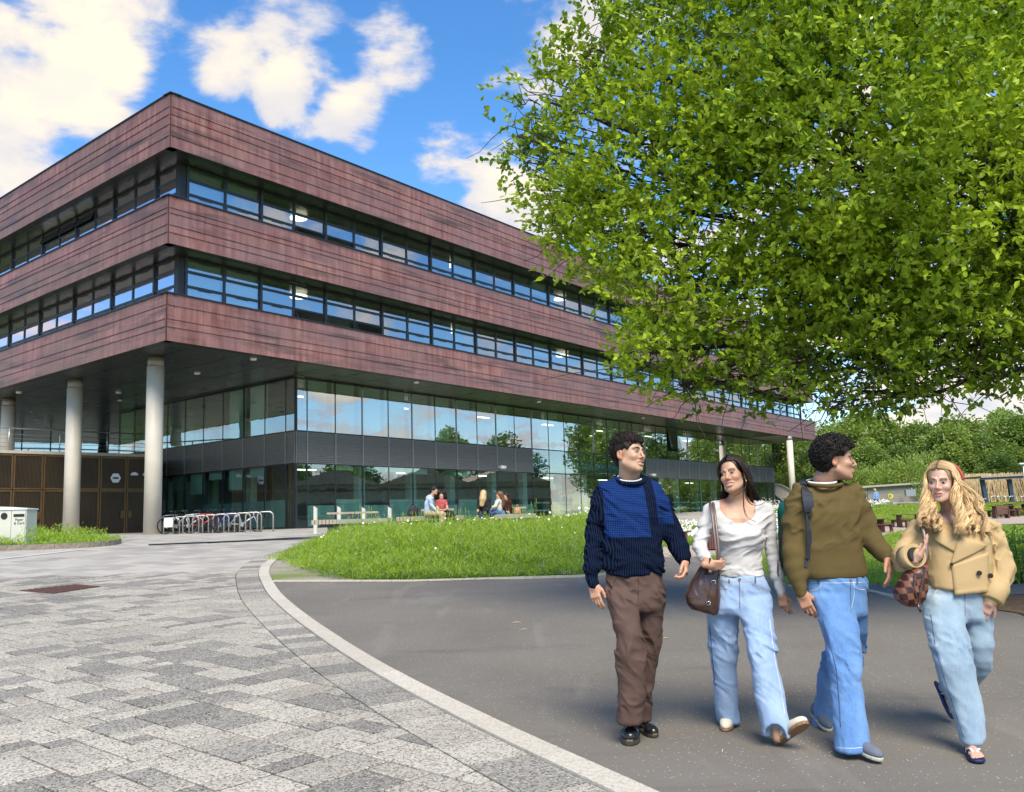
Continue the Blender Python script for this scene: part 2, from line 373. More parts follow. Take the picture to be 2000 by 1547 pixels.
mat['concd'] = M('dark_bench_base', (.050, .058, .062), .6, 0, .25, 4)
mat['greywood'] = M('silvered_timber', (.36, .33, .30), .85, 0, .3, 6, .2, 20)
mat['brownp'] = M('brown_plank', (.115, .050, .042), .6, 0, .3, 5)
mat['shelter'] = M('blue_grey_post', (.035, .065, .11), .5, .2, .2)
mat['black'] = M('black_rubber', (.012, .012, .013), .6, 0, .2); mat['cream'] = M('cream_paint', (.56, .56, .50), .45, 0, .08, 2)
mat['whitep'] = M('white_plastic', (.78, .78, .78), .4, 0, .04)
mat['roof'] = M('roof_edge', (.030, .036, .044), .4, .5, .2)

def vnoise(P, seed):
    i = np.floor(P).astype(np.int64); f = (P-i).astype(np.float32); f = f*f*(3-2*f); o = 0
    for dx in (0, 1):
        wx = f[:, 0] if dx else 1-f[:, 0]
        for dy in (0, 1):
            wy = f[:, 1] if dy else 1-f[:, 1]
            for dz in (0, 1):
                wz = f[:, 2] if dz else 1-f[:, 2]
                h = ((i[:, 0]+dx)*73856093) ^ ((i[:, 1]+dy)*19349663) ^ ((i[:, 2]+dz)*83492791) ^ (seed*2654435)
                h = (h*1103515245+12345) & 0x7fffffff; h = (h ^ (h >> 13))*1274126177 & 0x7fffffff; o = o+wx*wy*wz*((h % 65536)/65536.)
    return o
# ================================================================ GROUND
def clip(poly, a, b, c):     # keep a*x+b*y+c >= 0
    o = []
    for i in range(len(poly)):
        p, q = poly[i], poly[(i+1) % len(poly)]; dp = a*p[0]+b*p[1]+c; dq = a*q[0]+b*q[1]+c
        if dp >= 0: o.append(p)
        if (dp > 0 and dq < 0) or (dp < 0 and dq > 0):
            t = dp/(dp-dq); o.append((p[0]+(q[0]-p[0])*t, p[1]+(q[1]-p[1])*t))
    return o
def sheet(name, poly, dz, m, parent=None, fine=True):
    mb = MB(); ys = sorted(set([-60]+GY[1:]+[9, 100, 2900]+(list(np.arange(10, 100, 2.))))); P_ = np.array(poly)
    for y0, y1 in zip(ys[:-1], ys[1:]):
        if y1 < P_[:, 1].min() or y0 > P_[:, 1].max(): continue
        q = clip(clip(poly, 0, 1, -y0), 0, -1, y1)
        if len(q) < 3: continue
        xs = [-1e4, 1e4] if (y1 <= 9 or y0 >= 100) else [-1e4]+list(np.arange(0, 22, 1.))+[22, 1e4]
        for x0, x1 in zip(xs[:-1], xs[1:]):
            r_ = clip(clip(q, 1, 0, -x0), -1, 0, x1) if len(xs) > 2 else q
            if len(r_) < 3: continue
            a = sum(r_[i][0]*r_[(i+1) % len(r_)][1]-r_[(i+1) % len(r_)][0]*r_[i][1] for i in range(len(r_)))
            if abs(a) < 1e-6: continue
            if a < 0: r_ = r_[::-1]
            vs = [(x, y, gz(min(max(y, y0), y1), x)+dz) for x, y in r_]
            if len(r_) <= 4: mb.add(vs, [tuple(range(len(r_)))]); continue
            bm = bmesh.new(); f = bm.faces.new([bm.verts.new(v) for v in vs]); bmesh.ops.triangulate(bm, faces=[f], ngon_method='EAR_CLIP'); bm.verts.index_update()
            mb.add([v.co for v in bm.verts], [tuple(v.index for v in f.verts) for f in bm.faces]); bm.free()
    return tag(mb.build(name, m, parent), kind='structure') if parent is None else mb.build(name, m, parent)
def PG(*pp): return [tuple(gnd(*q)[:2]) for q in pp]

sheet('ground', [(-900, -60), (900, -60), (900, 2900), (-900, 2900)], -.02, mat['lawn'])
KIN = [(1.10, 3.9), (.64, 4.82), (.36, 5.26), (.06, 5.79), (-.18, 6.26), (-.58, 6.99), (-1.17, 8.2), (-1.88, 9.81), (-2.41, 11.09), (-2.9, 12.32), (-3.45, 13.8), (-3.96, 15.42), (-4.4, 16.82), (-4.76, 18.35), (-4.98, 19.66), (-5.1, 21.06), (-5.05, 22.3)]
# resample the kerb curve smoothly
def resample(P, n):
    P = np.array(P); t = np.r_[0, np.cumsum(np.linalg.norm(np.diff(P, axis=0), axis=1))]
    u = np.linspace(0, t[-1], n); Q = np.stack([np.interp(u, t, P[:, i]) for i in range(2)], 1)
    for _ in range(6): Q[1:-1] = (Q[:-2]+2*Q[1:-1]+Q[2:])/4
    return Q
KC = resample(KIN, 60)
def offs(Q, d):
    T = np.gradient(Q, axis=0); T /= np.linalg.norm(T, axis=1)[:, None]; return Q + np.stack([-T[:, 1], T[:, 0]], 1)*d
K0, K1, K2_ = KC, offs(KC, .175), offs(KC, .56)
asph = [tuple(p) for p in KC if p[1] < 15.5] + [(-3.93, 15.40)]+PG((800, 1137.5), (1145, 1127.5), (1230, 1107), (1290, 1090), (1300, 1085), (1345, 1084), (1420, 1099), (1490, 1115), (1540, 1146), (1694, 1156), (1745, 1168), (2000, 1200), (2040, 1240))+[(7.5, 6.5), (9, -2), (3.5, -2)]
sheet('asphalt_path', asph, 0, mat['asphalt'])
pave = [tuple(p) for p in K2_ if p[1] < 30][::1] + [(-5.6, 24.5), (-5.7, 27.5), (-5.0, 31), (-1, 33), (3, 38), (5, 47), (9, 60.5), (27, 88.5), (31, 95), (36, 105), (-26, 62), (-75, 62), (-75, -2), (2.5, -2), (1.2, 3.6)]
sheet('paving', pave, -.016, mat['paving'])
sheet('gravel_area', PG((1296, 1066), (1345, 1066), (1480, 1060), (1560, 1050), (1690, 1031), (1745, 1022), (1850, 1016), (1930, 1010), (2080, 1006), (2080, 1020), (1930, 1024), (1760, 1037), (1700, 1052), (1560, 1077), (1490, 1086), (1345, 1086), (1290, 1088)), .004, mat['gravel'])
sheet('gravel_strip', PG((1540, 1146), (1694, 1156), (1745, 1168), (1900, 1166), (2010, 1160), (2010, 1140), (1900, 1146), (1700, 1141), (1560, 1139)), .006, mat['gravel_dark'])
sheet('soil_patch', PG((1745, 1168), (2000, 1200), (2060, 1230), (2060, 1160), (1900, 1166)), .008, mat['soil'])
sheet('bare_patch', PG((545, 1086), (519, 1100), (516, 1115), (524, 1128), (541, 1136), (700, 1136), (650, 1122), (600, 1106), (565, 1088)), .004, mat['gravel_pale'])
for nm, pp in (('drain_channel', ((290, 1063), (640, 1049.5), (640, 1050.6), (290, 1064.6))), ('drain_channel', ((405, 1059.5), (700, 1044), (700, 1044.8), (405, 1060.8)))): sheet(nm, PG(*pp), .004, mat['dark'])
edge = MB()
for P in ([(-3.96, 15.42), (-1.67, 14.84), (1.07, 14.84), (1.9, 16.2)], PG((1540, 1146), (1694, 1156), (1745, 1168), (1850, 1181))):
    for a, b in zip(P[:-1], P[1:]):
        d = np.array([b[0]-a[0], b[1]-a[1]]); L = np.linalg.norm(d); d /= L; n = np.array([-d[1], d[0]])*.04
        edge.add([(a[0], a[1], gz(a[1], a[0])-.02), (b[0], b[1], gz(b[1], b[0])-.02), (b[0]+n[0], b[1]+n[1], gz(b[1], b[0])-.02), (a[0]+n[0], a[1]+n[1], gz(a[1], a[0])-.02),
                  (a[0], a[1], gz(a[1], a[0])+.028), (b[0], b[1], gz(b[1], b[0])+.028), (b[0]+n[0], b[1]+n[1], gz(b[1], b[0])+.028), (a[0]+n[0], a[1]+n[1], gz(a[1], a[0])+.028)],
                 [(0, 3, 2, 1), (4, 5, 6, 7), (0, 1, 5, 4), (1, 2, 6, 5), (2, 3, 7, 6), (3, 0, 4, 7)])
tag(edge.build('path_edging', mat['kerb']), kind='structure')

# kerb: pale stones following the curve
kerb = empty('kerb', (0, 0, 0)); tag(kerb, kind='structure')
def curve_stones(A, B, step, gap, h0, h1, name, m, parent, jitter=0., rng=random.Random(3)):
    L = np.r_[0, np.cumsum(np.linalg.norm(np.diff(A, axis=0), axis=1))]; u = 0.
    while u < L[-1]-.05:
        s = step if not jitter else rng.choice(jitter)
        a, b = u+gap/2, min(u+s-gap/2, L[-1]); k = 4 if s > .5 else 2; us = np.linspace(a, b, k)
        PA = np.stack([np.interp(us, L, A[:, i]) for i in range(2)], 1); PB = np.stack([np.interp(us, L, B[:, i]) for i in range(2)], 1)
        c = PA.mean(0); vs = []; dzr = rng.uniform(-.0015, .0015); base = gz(c[1])
        for z in (h0, h1+dzr):
            for P in (PA, PB[::-1]):
                for q in P: vs.append((q[0]-c[0], q[1]-c[1], gz(q[1])-base+z))
        n = 2*k; fs = [tuple(range(n)), tuple(range(n, 2*n))[::-1]]+[((i+1) % n, i, n+i, n+(i+1) % n) for i in range(n)]
        # orientation: curve runs away, B on the left
        mb = MB().add(vs, fs); me = mb.mesh(name, m(rng) if callable(m) else m)
        bm = bmesh.new(); bm.from_mesh(me); bmesh.ops.recalc_face_normals(bm, faces=bm.faces); bm.to_mesh(me); bm.free()
        link(name, me, parent, (c[0], c[1], base)); u += s
curve_stones(K0+0, K1-0, .90, .008, -.05, .022, 'kerb_stone', mat['kerb'], kerb)
border = empty('paver_border', (0, 0, 0)); tag(border, kind='structure')
curve_stones(offs(KC, .183), offs(KC, .557), .3, .009, -.05, .006, 'border_paver', lambda r: mat['paverD'] if r.random() < .35 else mat['paverL'], border, (.2, .3, .3, .4))

# joint bed beneath the near pavers, then pavers on a 0.2 m module
PA_ = radians(41); ux = np.array([sin(PA_), cos(PA_)]); vx = np.array([cos(PA_), -sin(PA_)])
near = empty('paving_slabs', (0, 0, 0)); tag(near, kind='structure')
rng = random.Random(11)
Ycut = 17.5
nearpoly = [p for p in pave]
sheet('joint_bed', clip([tuple(p) for p in K2_ if p[1] < 30]+[(-20, 24), (-20, 3.0), (1.4, 3.2)], 0, -1, Ycut-.1), -.012, mat['joint'])
KB = K2_
def inside_left(q):
    # left of the border curve
    x = np.interp(q[1], KB[:, 1], KB[:, 0]); return q[0] < x
occ = {}; pieces = []
mod = .172
def cell(i, j): return (ux*i+vx*j)*mod
I0, I1, J0, J1 = 0, 95, -110, 12
sizes = [((3, 2), 4), ((2, 2), 6), ((2, 1), 4), ((1, 1), 4), ((1, 2), 3), ((2, 3), 5)]
for i in range(-70, 150):
    for j in range(-150, 70):
        p = cell(i, j)
        if not (2.9 < p[1] < Ycut+.3 and p[0] > -.66*p[1]-2.2 and p[0] < 2.0): continue
        if (i, j) in occ: continue
        ws = []
        for (a, b), w in sizes:
            if all((i+k, j+l) not in occ for k in range(a) for l in range(b)): ws.append(((a, b), w))
        (a, b) = rng.choices([q for q, _ in ws], [w for _, w in ws])[0]
        for k in range(a):
            for l in range(b): occ[(i+k, j+l)] = 1
        c = cell(i+a/2, j+b/2)
        if c[1] > Ycut: continue
        pieces.append((c, a*mod, b*mod, i*.2, j*.2))
DR = [(-7.89, 15.1), (-7.09, 14.57), (-6.60, 15.2), (-7.3, 15.9)]
def tone(c):
    n = sin(c[0]*1.6+1.3*sin(c[1]*.8))*.5+sin(c[1]*1.9+c[0]*.7)*.5
    return rng.random() < (.31+.20*n)
wholes, cut = [], []
for c, a, b, _, _ in pieces:
    cs = [c+ux*sa*a/2+vx*sb*b/2 for sa, sb in ((-1, -1), (1, -1), (1, 1), (-1, 1))]
    ins = [inside_left(q) for q in cs]
    if not any(ins): continue
    (wholes if all(ins) else cut).append((c, a, b, cs))
wholes.sort(key=lambda t: -(t[1]*t[2])/(t[0][1]**2+t[0][0]**2)**1.5 if abs(t[0][0]/t[0][1]+.02) < .58 else 1e3)
mcache = {}
def paver_mesh(a, b, dark):
    k = (round(a, 2), round(b, 2), dark)
    if k not in mcache:
        g = .0095; ch = .004; A, B = a/2-g, b/2-g; mb = MB()
        vs = [(x, y, -.04) for x, y in ((-A, -B), (A, -B), (A, B), (-A, B))]+[(x, y, -ch) for x, y in ((-A, -B), (A, -B), (A, B), (-A, B))]+[(x, y, 0) for x, y in ((-A+ch, -B+ch), (A-ch, -B+ch), (A-ch, B-ch), (-A+ch, B-ch))]
        fs = [(8, 9, 10, 11)]+[(i, (i+1) % 4, 4+(i+1) % 4, 4+i) for i in range(4)]+[(4+i, 4+(i+1) % 4, 8+(i+1) % 4, 8+i) for i in range(4)]
        mb.add(vs, fs); mcache[k] = mb.mesh('paver', mat['paverD'] if dark else mat['paverL'])
    return mcache[k]
slope = atan2(1.26, 28)
Rs = Matrix.Rotation(slope, 3, 'X') @ Matrix.Rotation(pi/2-PA_, 3, 'Z')   # local x along ux
for c, a, b, cs in wholes[:300]:
    R = Matrix.Rotation(slope+rng.uniform(-.002, .002), 3, 'X') @ Matrix.Rotation(pi/2-PA_, 3, 'Z')
    link('paver', paver_mesh(a, b, tone(c)), near, (c[0], c[1], gz(c[1])+.004+rng.uniform(-.0015, .0018)), R.to_euler())
V = []; F4 = []; mi = []; VC = []
def put_poly(q, dark, dz):
    n = len(q); b = len(V); rc_ = rng.random(); VC.extend([(rc_, rc_, rc_, 1)]*(2*n))
    for x, y in q: V.append((x, y, gz(y)+.003+dz))
    for x, y in q: V.append((x, y, gz(y)-.03))
    F4.append([b+i for i in range(n)]); mi.append(dark)
    for i in range(n): F4.append([b+n+i, b+n+(i+1) % n, b+(i+1) % n, b+i]); mi.append(dark)
for lst, full in ((wholes[300:], 1), (cut, 0)):
    for c, a, b, cs in lst:
        g = .0095
        q = [tuple(c+ux*sa*(a/2-g)+vx*sb*(b/2-g)) for sa, sb in ((-1, -1), (1, -1), (1, 1), (-1, 1))][::-1]
        if not full:
            k = int(np.argmin(np.hypot(KB[:, 0]-c[0], KB[:, 1]-c[1]))); k = min(max(k, 1), len(KB)-2)
            T = KB[k+1]-KB[k-1]; T /= np.linalg.norm(T); n_ = np.array([-T[1], T[0]]); q = clip(q, n_[0], n_[1], -float(n_@KB[k])-.006)
            if len(q) < 3: continue
        ar = sum(q[i][0]*q[(i+1) % len(q)][1]-q[(i+1) % len(q)][0]*q[i][1] for i in range(len(q)))
        if abs(ar) < .002: continue
        if ar < 0: q = q[::-1]
        put_poly(q, int(tone(c)), rng.uniform(-.0015, .0018))
me = bpy.data.meshes.new('paver_rest'); me.from_pydata(V, [], F4); ca_ = me.color_attributes.new('Col', 'FLOAT_COLOR', 'POINT'); ca_.data.foreach_set('color', np.array(VC, np.float32).ravel()); me.materials.append(mat['paverL']); me.materials.append(mat['paverD']); me.polygons.foreach_set('material_index', mi)
tag(link('paver_field', me, near), kind='stuff')
# drain cover of brown metal set into the paving
dr = empty('drain_cover', (0, 0, 0), 0, 'flat brown metal drain cover set in the pale paving', 'drain cover')
q = [gnd(*p) for p in ((38, 1155), (105, 1160.5), (196, 1147), (150, 1143))]
mb = MB().add([(p[0], p[1], gz(p[1])+.012) for p in q]+[(p[0], p[1], gz(p[1])-.02) for p in q], [(0, 1, 2, 3), (0, 4, 5, 1), (1, 5, 6, 2), (2, 6, 7, 3), (3, 7, 4, 0)])
mat['rust'] = M('rusty_cover', (.115, .055, .04), .7, .2, .4, 20)
mb.build('frame', mat['rust'], dr)
mb = MB(); q = np.array(q)
for k in range(9):
    t0, t1 = (k+.25)/9, (k+.75)/9; a = q[0]+(q[3]-q[0])*t0; b = q[1]+(q[2]-q[1])*t0; c = q[1]+(q[2]-q[1])*t1; d = q[0]+(q[3]-q[0])*t1
    mb.add([(p[0], p[1], gz(p[1])+z) for z in (.008, .018) for p in (a, b, c, d)], [(4, 5, 6, 7), (0, 1, 5, 4), (1, 2, 6, 5), (2, 3, 7, 6), (3, 0, 4, 7)])
mb.build('grating', mat['rust'], dr)
# white line, planted island with old kerb
ln = MB()
P = [(-16, 14.5), (-12.9, 20.6), (-12.30, 22.6), (-11.55, 25.4)]
for a, b in zip(P[:-1], P[1:]):
    d = np.array(b)-a; d /= np.linalg.norm(d); n = np.array([-d[1], d[0]])*.05
    ln.add([(a[0]-n[0], a[1]-n[1], gz(a[1])+.006), (b[0]-n[0], b[1]-n[1], gz(b[1])+.006), (b[0]+n[0], b[1]+n[1], gz(b[1])+.006), (a[0]+n[0], a[1]+n[1], gz(a[1])+.006)], [(3, 2, 1, 0)])
tag(ln.build('painted_line', mat['white']), kind='structure')
ISL = [(-30, 20.2), (-14.19, 26.05), (-12.67, 25.9), (-11.5, 26.3), (-11.25, 26.8), (-11.5, 28.0), (-13.2, 30.2), (-16.5, 36.0), (-30, 40)]
ik = empty('island_kerb', (0, 0, 0)); tag(ik, kind='structure')
Pk = resample([(-28, 20.9), (-14.19, 26.05), (-12.67, 25.9), (-11.55, 26.2), (-11.25, 26.8), (-11.6, 28.2), (-13.2, 30.4), (-16.5, 36)], 60)
curve_stones(Pk, offs(Pk, .14), .9, .01, -.05, .13, 'kerb_stone', mat['oldkerb'], ik)
ISLi = [tuple(p) for p in offs(Pk, .13)]+[(-30, 40)]
tag(sheet('island_soil', ISLi, .10, mat['lawn']), kind='structure')

# ================================================================ OFFICE BUILDING
Ar, Br = .63308, -.85397
dA = np.array([sin(Ar), cos(Ar), 0]); nA = np.array([cos(Ar), -sin(Ar), 0])
dB = np.array([sin(Br), cos(Br), 0]); nB = np.array([-cos(Br), sin(Br), 0])
Kc = np.array([-13.46, 36., 0]); Gc = np.array([-10.64, 45.71, 0]); Z = np.array([0, 0, 1.])
ZB = EYE
bands = [(7.4+ZB, 9.31+ZB, (.245, .295, .165, .295)), (11.33+ZB, 13.3+ZB, (.25, .11, .25, .155, .235)), (15.32+ZB, 17.59+ZB, (.243, .143, .19, .207, .217))]
LA, LB = 75.6, 27.0
bld = empty('office_building', (0, 0, 0), 0, 'long four storey office building clad in weathered copper bands with ribbon windows and round columns', 'office building')
def FA(s, d, z): return Kc+dA*s+nA*d+Z*z
def FB(s, d, z): return Kc+dB*s+nB*d+Z*z
def corner_at(d):     # plan point where both facade planes offset by d meet
    Mx = np.array([nA[:2], nB[:2]]); r = np.array([nA[:2]@Kc[:2]+d, nB[:2]@Kc[:2]+d]); return np.append(np.linalg.solve(Mx, r), 0)
KEnd = Kc+dA*LA; KL = Kc+dB*LB; DEP = 30.
# bands' backing, copings, soffits
def footprint(d):
    c = corner_at(d); return [tuple(c[:2]), tuple((Kc+dA*(LA+d)+nA*d)[:2]), tuple((Kc+dA*(LA+d)-nA*DEP)[:2]), tuple((Kc+dB*LB-nA*DEP)[:2]), tuple((Kc+dB*LB+nB*d)[:2])]
for i, (z0, z1, _) in enumerate(bands):
    mb = MB()
    for a, b, dd, nn in ((corner_at(0), KEnd, dA, nA), (KL, corner_at(0), -dB, nB)):
        L = np.linalg.norm(b-a); mb.obox(a+Z*z0-nn*.35, dd*L, nn*.35, Z*(z1-z0))
    mb.obox(KEnd+Z*z0-nA*DEP, nA*DEP, -dA*.35, Z*(z1-z0))
    mb.build('cladding_backing', mat['dark'], bld)
    mb = MB()      # coping strip
    for a, b, dd, nn in ((corner_at(.07), KEnd+nA*.07, dA, nA), (KL+nB*.07, corner_at(.07), -dB, nB)):
        L = np.linalg.norm(b-a); mb.obox(a+Z*z1-nn*.5, dd*L, nn*.5, Z*.05)
    mb.build('coping', mat['roof'], bld)
    fp = footprint(-.02)
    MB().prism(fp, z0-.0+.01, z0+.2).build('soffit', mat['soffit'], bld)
    if i < 2: MB().prism(footprint(-.3), z1-.25, z1-.06).build('floor_slab', mat['innerd'], bld)
MB().prism(footprint(-.2), bands[2][1]-.3, bands[2][1]-.05).build('roof', mat['roof'], bld)
# copper panels: lapped, each lower edge proud of the row below
panelA, panelB = [], []
pc = {}
def panel(face, s0, s1, z0, z1, m):
    g = .008; w = s1-s0-g; h = z1-z0
    k = (face, round(w, 3), round(h, 3))
    if k not in pc:
        d, n = (dA, nA) if face == 'A' else (-dB, nB)
        o = np.zeros(3); vs = [o+n*.052, d*w+n*.052, d*w+n*.022+Z*(h+.012), n*.022+Z*(h+.012), o+n*.002, d*w+n*.002, d*w+Z*(h+.012)+n*.002, Z*(h+.012)+n*.002]
        fs = [(0, 1, 2, 3), (4, 7, 6, 5), (0, 4, 5, 1), (1, 5, 6, 2), (2, 6, 7, 3), (3, 7, 4, 0)]
        if np.dot(np.cross(vs[1]-vs[0], vs[2]-vs[1]), n) < 0: fs = [f[::-1] for f in fs]
        pc[k] = MB().add(vs, fs).mesh('cladding_panel', m)
    P = FA(s0+g/2, 0, z0) if face == 'A' else Kc+dB*(s1-g/2)+Z*z0
    return pc[k], P
plist = []
for bi, (z0, z1, rows) in enumerate(bands):
    z = z1
    for r, fr in enumerate(rows):
        zb = z-fr*(z1-z0)
        edges = [.02]+[1.65+3.87*k for k in range(20)]; edges = [e for e in edges if e < LA-.5]+[LA]
        for a, b in zip(edges[:-1], edges[1:]): plist.append(('A', a, b, zb, z, hypot(*(Kc+dA*a)[:2])))
        edges = [.02]+[3.5+3.85*k for k in range(7)]; edges = [e for e in edges if e < LB-.5]+[LB]
        for a, b in zip(edges[:-1], edges[1:]): plist.append(('B', a, b, zb, z, hypot(*(Kc+dB*a)[:2])*(1 if a < 18 else 9)))
        # end elevation strip
        z = zb
plist.sort(key=lambda t: t[5]); rest = MB()
for k, (fc, a, b, z0, z1, _) in enumerate(plist):
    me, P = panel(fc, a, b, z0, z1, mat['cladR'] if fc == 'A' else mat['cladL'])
    if k < 300: link('cladding_panel', me, bld, P)
    else: rest.add([np.array(v.co)+P for v in me.vertices], [tuple(p.vertices) for p in me.polygons], 0 if fc == 'A' else 1)
tag(rest.build('cladding_panel_far', [mat['cladR'], mat['cladL']], bld), kind='stuff')

# ribbon windows
RD = 1.2; UW = 1.935
def window_meshes(h, ref):
    """window unit in local x (along), y (0 = outside face, + inward), z; returns frame mesh, list of (pane mesh, loc)"""
    f = MB(); W = UW; t = .055; y0, y1 = 0., .09
    zs = [0, .62, 1.21, h]           # bottom light, middle, top
    def bar(x0, x1, z0, z1, a=y0, b=y1): f.box(x0, x1, a, b, z0, z1)
    bar(0, t, 0, h); bar(W-t, W, 0, h); bar(t, W-t, 0, .07); bar(t, W-t, h-.06, h)
    bar(t, W-t, zs[1]-.035, zs[1]+.035); bar(t, W-t, zs[2]-.035, zs[2]+.035)
    panes = []
    for a, b in ((.07, zs[1]-.035), (zs[1]+.035, zs[2]-.035), (zs[2]+.035, h-.06)):
        panes.append((W-2*t, b-a, t, a))
    return f, panes
hW = bands[1][0]-(bands[0][1]) - .20
ff, panes = window_meshes(hW, None)
fmesh = ff.mesh('window', mat['frame'])
pmesh = {}
for mk in ('glass', 'glassL'):
    for i, (w, h, x, z) in enumerate(panes):
        pmesh[mk, i] = MB().box(0, w, -.006, .006, 0, h).mesh('pane', mat[mk])
# inner sash frames for opening lights (top and bottom)
def sash_mesh(w, h):
    s = MB(); t = .045
    s.box(0, w, -.03, .02, 0, t); s.box(0, w, -.03, .02, h-t, h); s.box(0, t, -.03, .02, t, h-t); s.box(w-t, w, -.03, .02, t, h-t); s.box(w*.32, w*.68, -.045, -.03, h-t*1.6, h-t*1.15)
    return s.mesh('sash', mat['frame'])
sm_ = {0: sash_mesh(panes[0][0], panes[0][1]), 2: sash_mesh(panes[2][0], panes[2][1])}
openA = {0: (3, 4, 5), 1: (3, 4)}; openB = {1: (4, 5, 6)}
for fl in (0, 1):
    zb = bands[fl][1]+.20
    for side, n in (('A', 38), ('B', 13)):
        for k in range(n):
            s = (1.65 if side == 'A' else 1.35)+UW*k if side == 'A' else 1.35+UW*(k+1)
            if side == 'A': P = FA(s, -RD, zb); rz = atan2(dA[1], dA[0])
            else: P = FB(s, -RD, zb); rz = atan2(-dB[1], -dB[0])
            w = link('window', fmesh, bld, P, (0, 0, rz))
            mk = 'glass' if side == 'A' else 'glassL'
            for i, (pw, ph, px, pz) in enumerate(panes):
                op = (side == 'A' and i == 0 and k in openA[fl]) or (side == 'B' and i == 2 and fl == 1 and k in openB[1])
                if op:
                    ang = radians(-22 if side == 'A' else -20)
                    pn = link('pane', pmesh[mk, i], w, (px, .0, pz+ph), (ang, 0, 0))
                    # hang from the top edge
                    pn.location = (px, .02-sin(-ang)*ph*1.0, pz+ph-cos(ang)*ph)
                    sa = link('sash', sm_[0 if i == 0 else 2], w, pn.location, (ang, 0, 0))
                else:
                    link('pane', pmesh[mk, i], w, (px, .045, pz))
                    if i != 1 and not (side == 'B' and i == 2 and False): link('sash', sm_[i], w, (px, .04, pz))
    # posts between pairs, sill, corner post, interior
    pA = MB().obox((0, 0, 0), dA*.12, nA*.06, Z*hW).mesh('window_post', mat['frame']); pB = MB().obox((0, 0, 0), dB*.12, nB*.06, Z*hW).mesh('window_post', mat['frame'])
    for k in range(20):
        link('window_post', pA, bld, FA(1.65+2*UW*k-.06, -RD, zb))
        if k < 7: link('window_post', pB, bld, FB(1.35+UW+2*UW*k-.06, -RD, zb))
    mb = MB(); c = corner_at(-RD+.02)
    mb.obox(c+Z*bands[fl][1]-nA*1.5-0*dA, dA*LA, nA*1.5, Z*.20); mb.obox(c+Z*bands[fl][1]-nB*1.5, dB*LB, nB*1.5, Z*.20); mb.build('window_sill', mat['frame'], bld)
    mb = MB(); c2 = c; a = FA(1.65-.06, -RD+.02, 0); b = FB(1.35+UW-.06 if False else 1.35+UW+.0, -RD+.02, 0)
    mb.prism([tuple(c2[:2]), tuple(a[:2]), tuple((a-nA*.3)[:2]), tuple((b-nB*.3)[:2]), tuple(b[:2])] if False else [tuple(c2[:2]), tuple((c2+dA*.34)[:2]), tuple((c2+dA*.34-nA*.3)[:2]), tuple((c2+dB*.34-nB*.3)[:2]), tuple((c2+dB*.34)[:2])], bands[fl][1]+.205, bands[fl+1][0]-.0)
    mb.build('corner_post', mat['dark'], bld)
    # interior: back walls and ceiling lights
    mb = MB(); z0, z1 = bands[fl][1]-.05, bands[fl+1][0]
    mb.obox(FA(7, -7.0, z0), dA*(LA-8), -nA*.1, Z*(z1-z0)); mb.obox(FB(7, -7.0, z0), dB*(LB-8), -nB*.1, Z*(z1-z0))
    for k in range(1, 10): mb.obox(FA(1.65+2*UW*2*k-.05+UW, -1.5, z0), dA*.1, -nA*5.4, Z*(z1-z0))
    mb.build('interior_partition', mat['inner'], bld)
    bl = MB()
    for k, fr in ((0, 1.0), (1, 1.0), (2, .0), (9, .7), (13, .5), (17, .8), (24, .6), (30, .9)):
        if fr: bl.obox(FA(1.72+UW*k, -RD-.22, zb+hW*(1-fr)+.03), dA*(UW-.14), nA*.01, Z*(hW*fr-.04))
    bl.build('blind', mat['blind'], bld)
    for s_ in (9.0, 20.7, 32.4):
        cl = MB(); P = FA(s_, -2.7, bands[fl+1][0]-.16)
        cl.prism([(P[0]+.42*cos(t*pi/10), P[1]+.42*sin(t*pi/10)) for t in range(20)], P[2], P[2]+.09)
        cl.build('ceiling_light', emit('lit_disc', (1, .86, .62), 2.2) if s_ == 9.0 and fl == 0 else bpy.data.materials['lit_disc'], bld)

# lower curtain wall
SZ = bands[0][0]
zg = [1.27, 4.43, 6.01, SZ]
edA = [0, .72]+[2.6+1.94*k for k in range(32)]; edA = [e for e in edA if e < 62.6]+[62.9]
edB = [0, .81]+[2.6+1.94*k for k in range(9)]
fr = MB(); louv = {}
def slat_panel(w, h):
    k = round(w, 2)
    if k in louv: return louv[k]
    mb = MB(); mb.box(0, w, .03, .05, 0, h); mb.box(0, .03, -.05, .03, 0, h); mb.box(w-.03, w, -.05, .03, 0, h)
    n = 17
    for i in range(n):
        z = i*h/n+.01; mb.obox((.03, .02, z+.06), (w-.06, 0, 0), (0, -.065, -.045), (0, 0, .018))
    louv[k] = mb.mesh('louvre_panel', mat['louvre']); return louv[k]
gcache = {}
def pane_obj(P, rz, w, h, mk):
    k = (round(w, 2), round(h, 2), mk)
    if k not in gcache: gcache[k] = MB().box(.03, w-.03, -.008, .008, .03, h-.03).mesh('glass_pane', mat[mk])
    return link('glass_pane', gcache[k], bld, P, (0, 0, rz))
rzA = atan2(dA[1], dA[0]); rzB = atan2(-dB[1], -dB[0])
rr = random.Random(5)
bl = MB(); fm = MB()
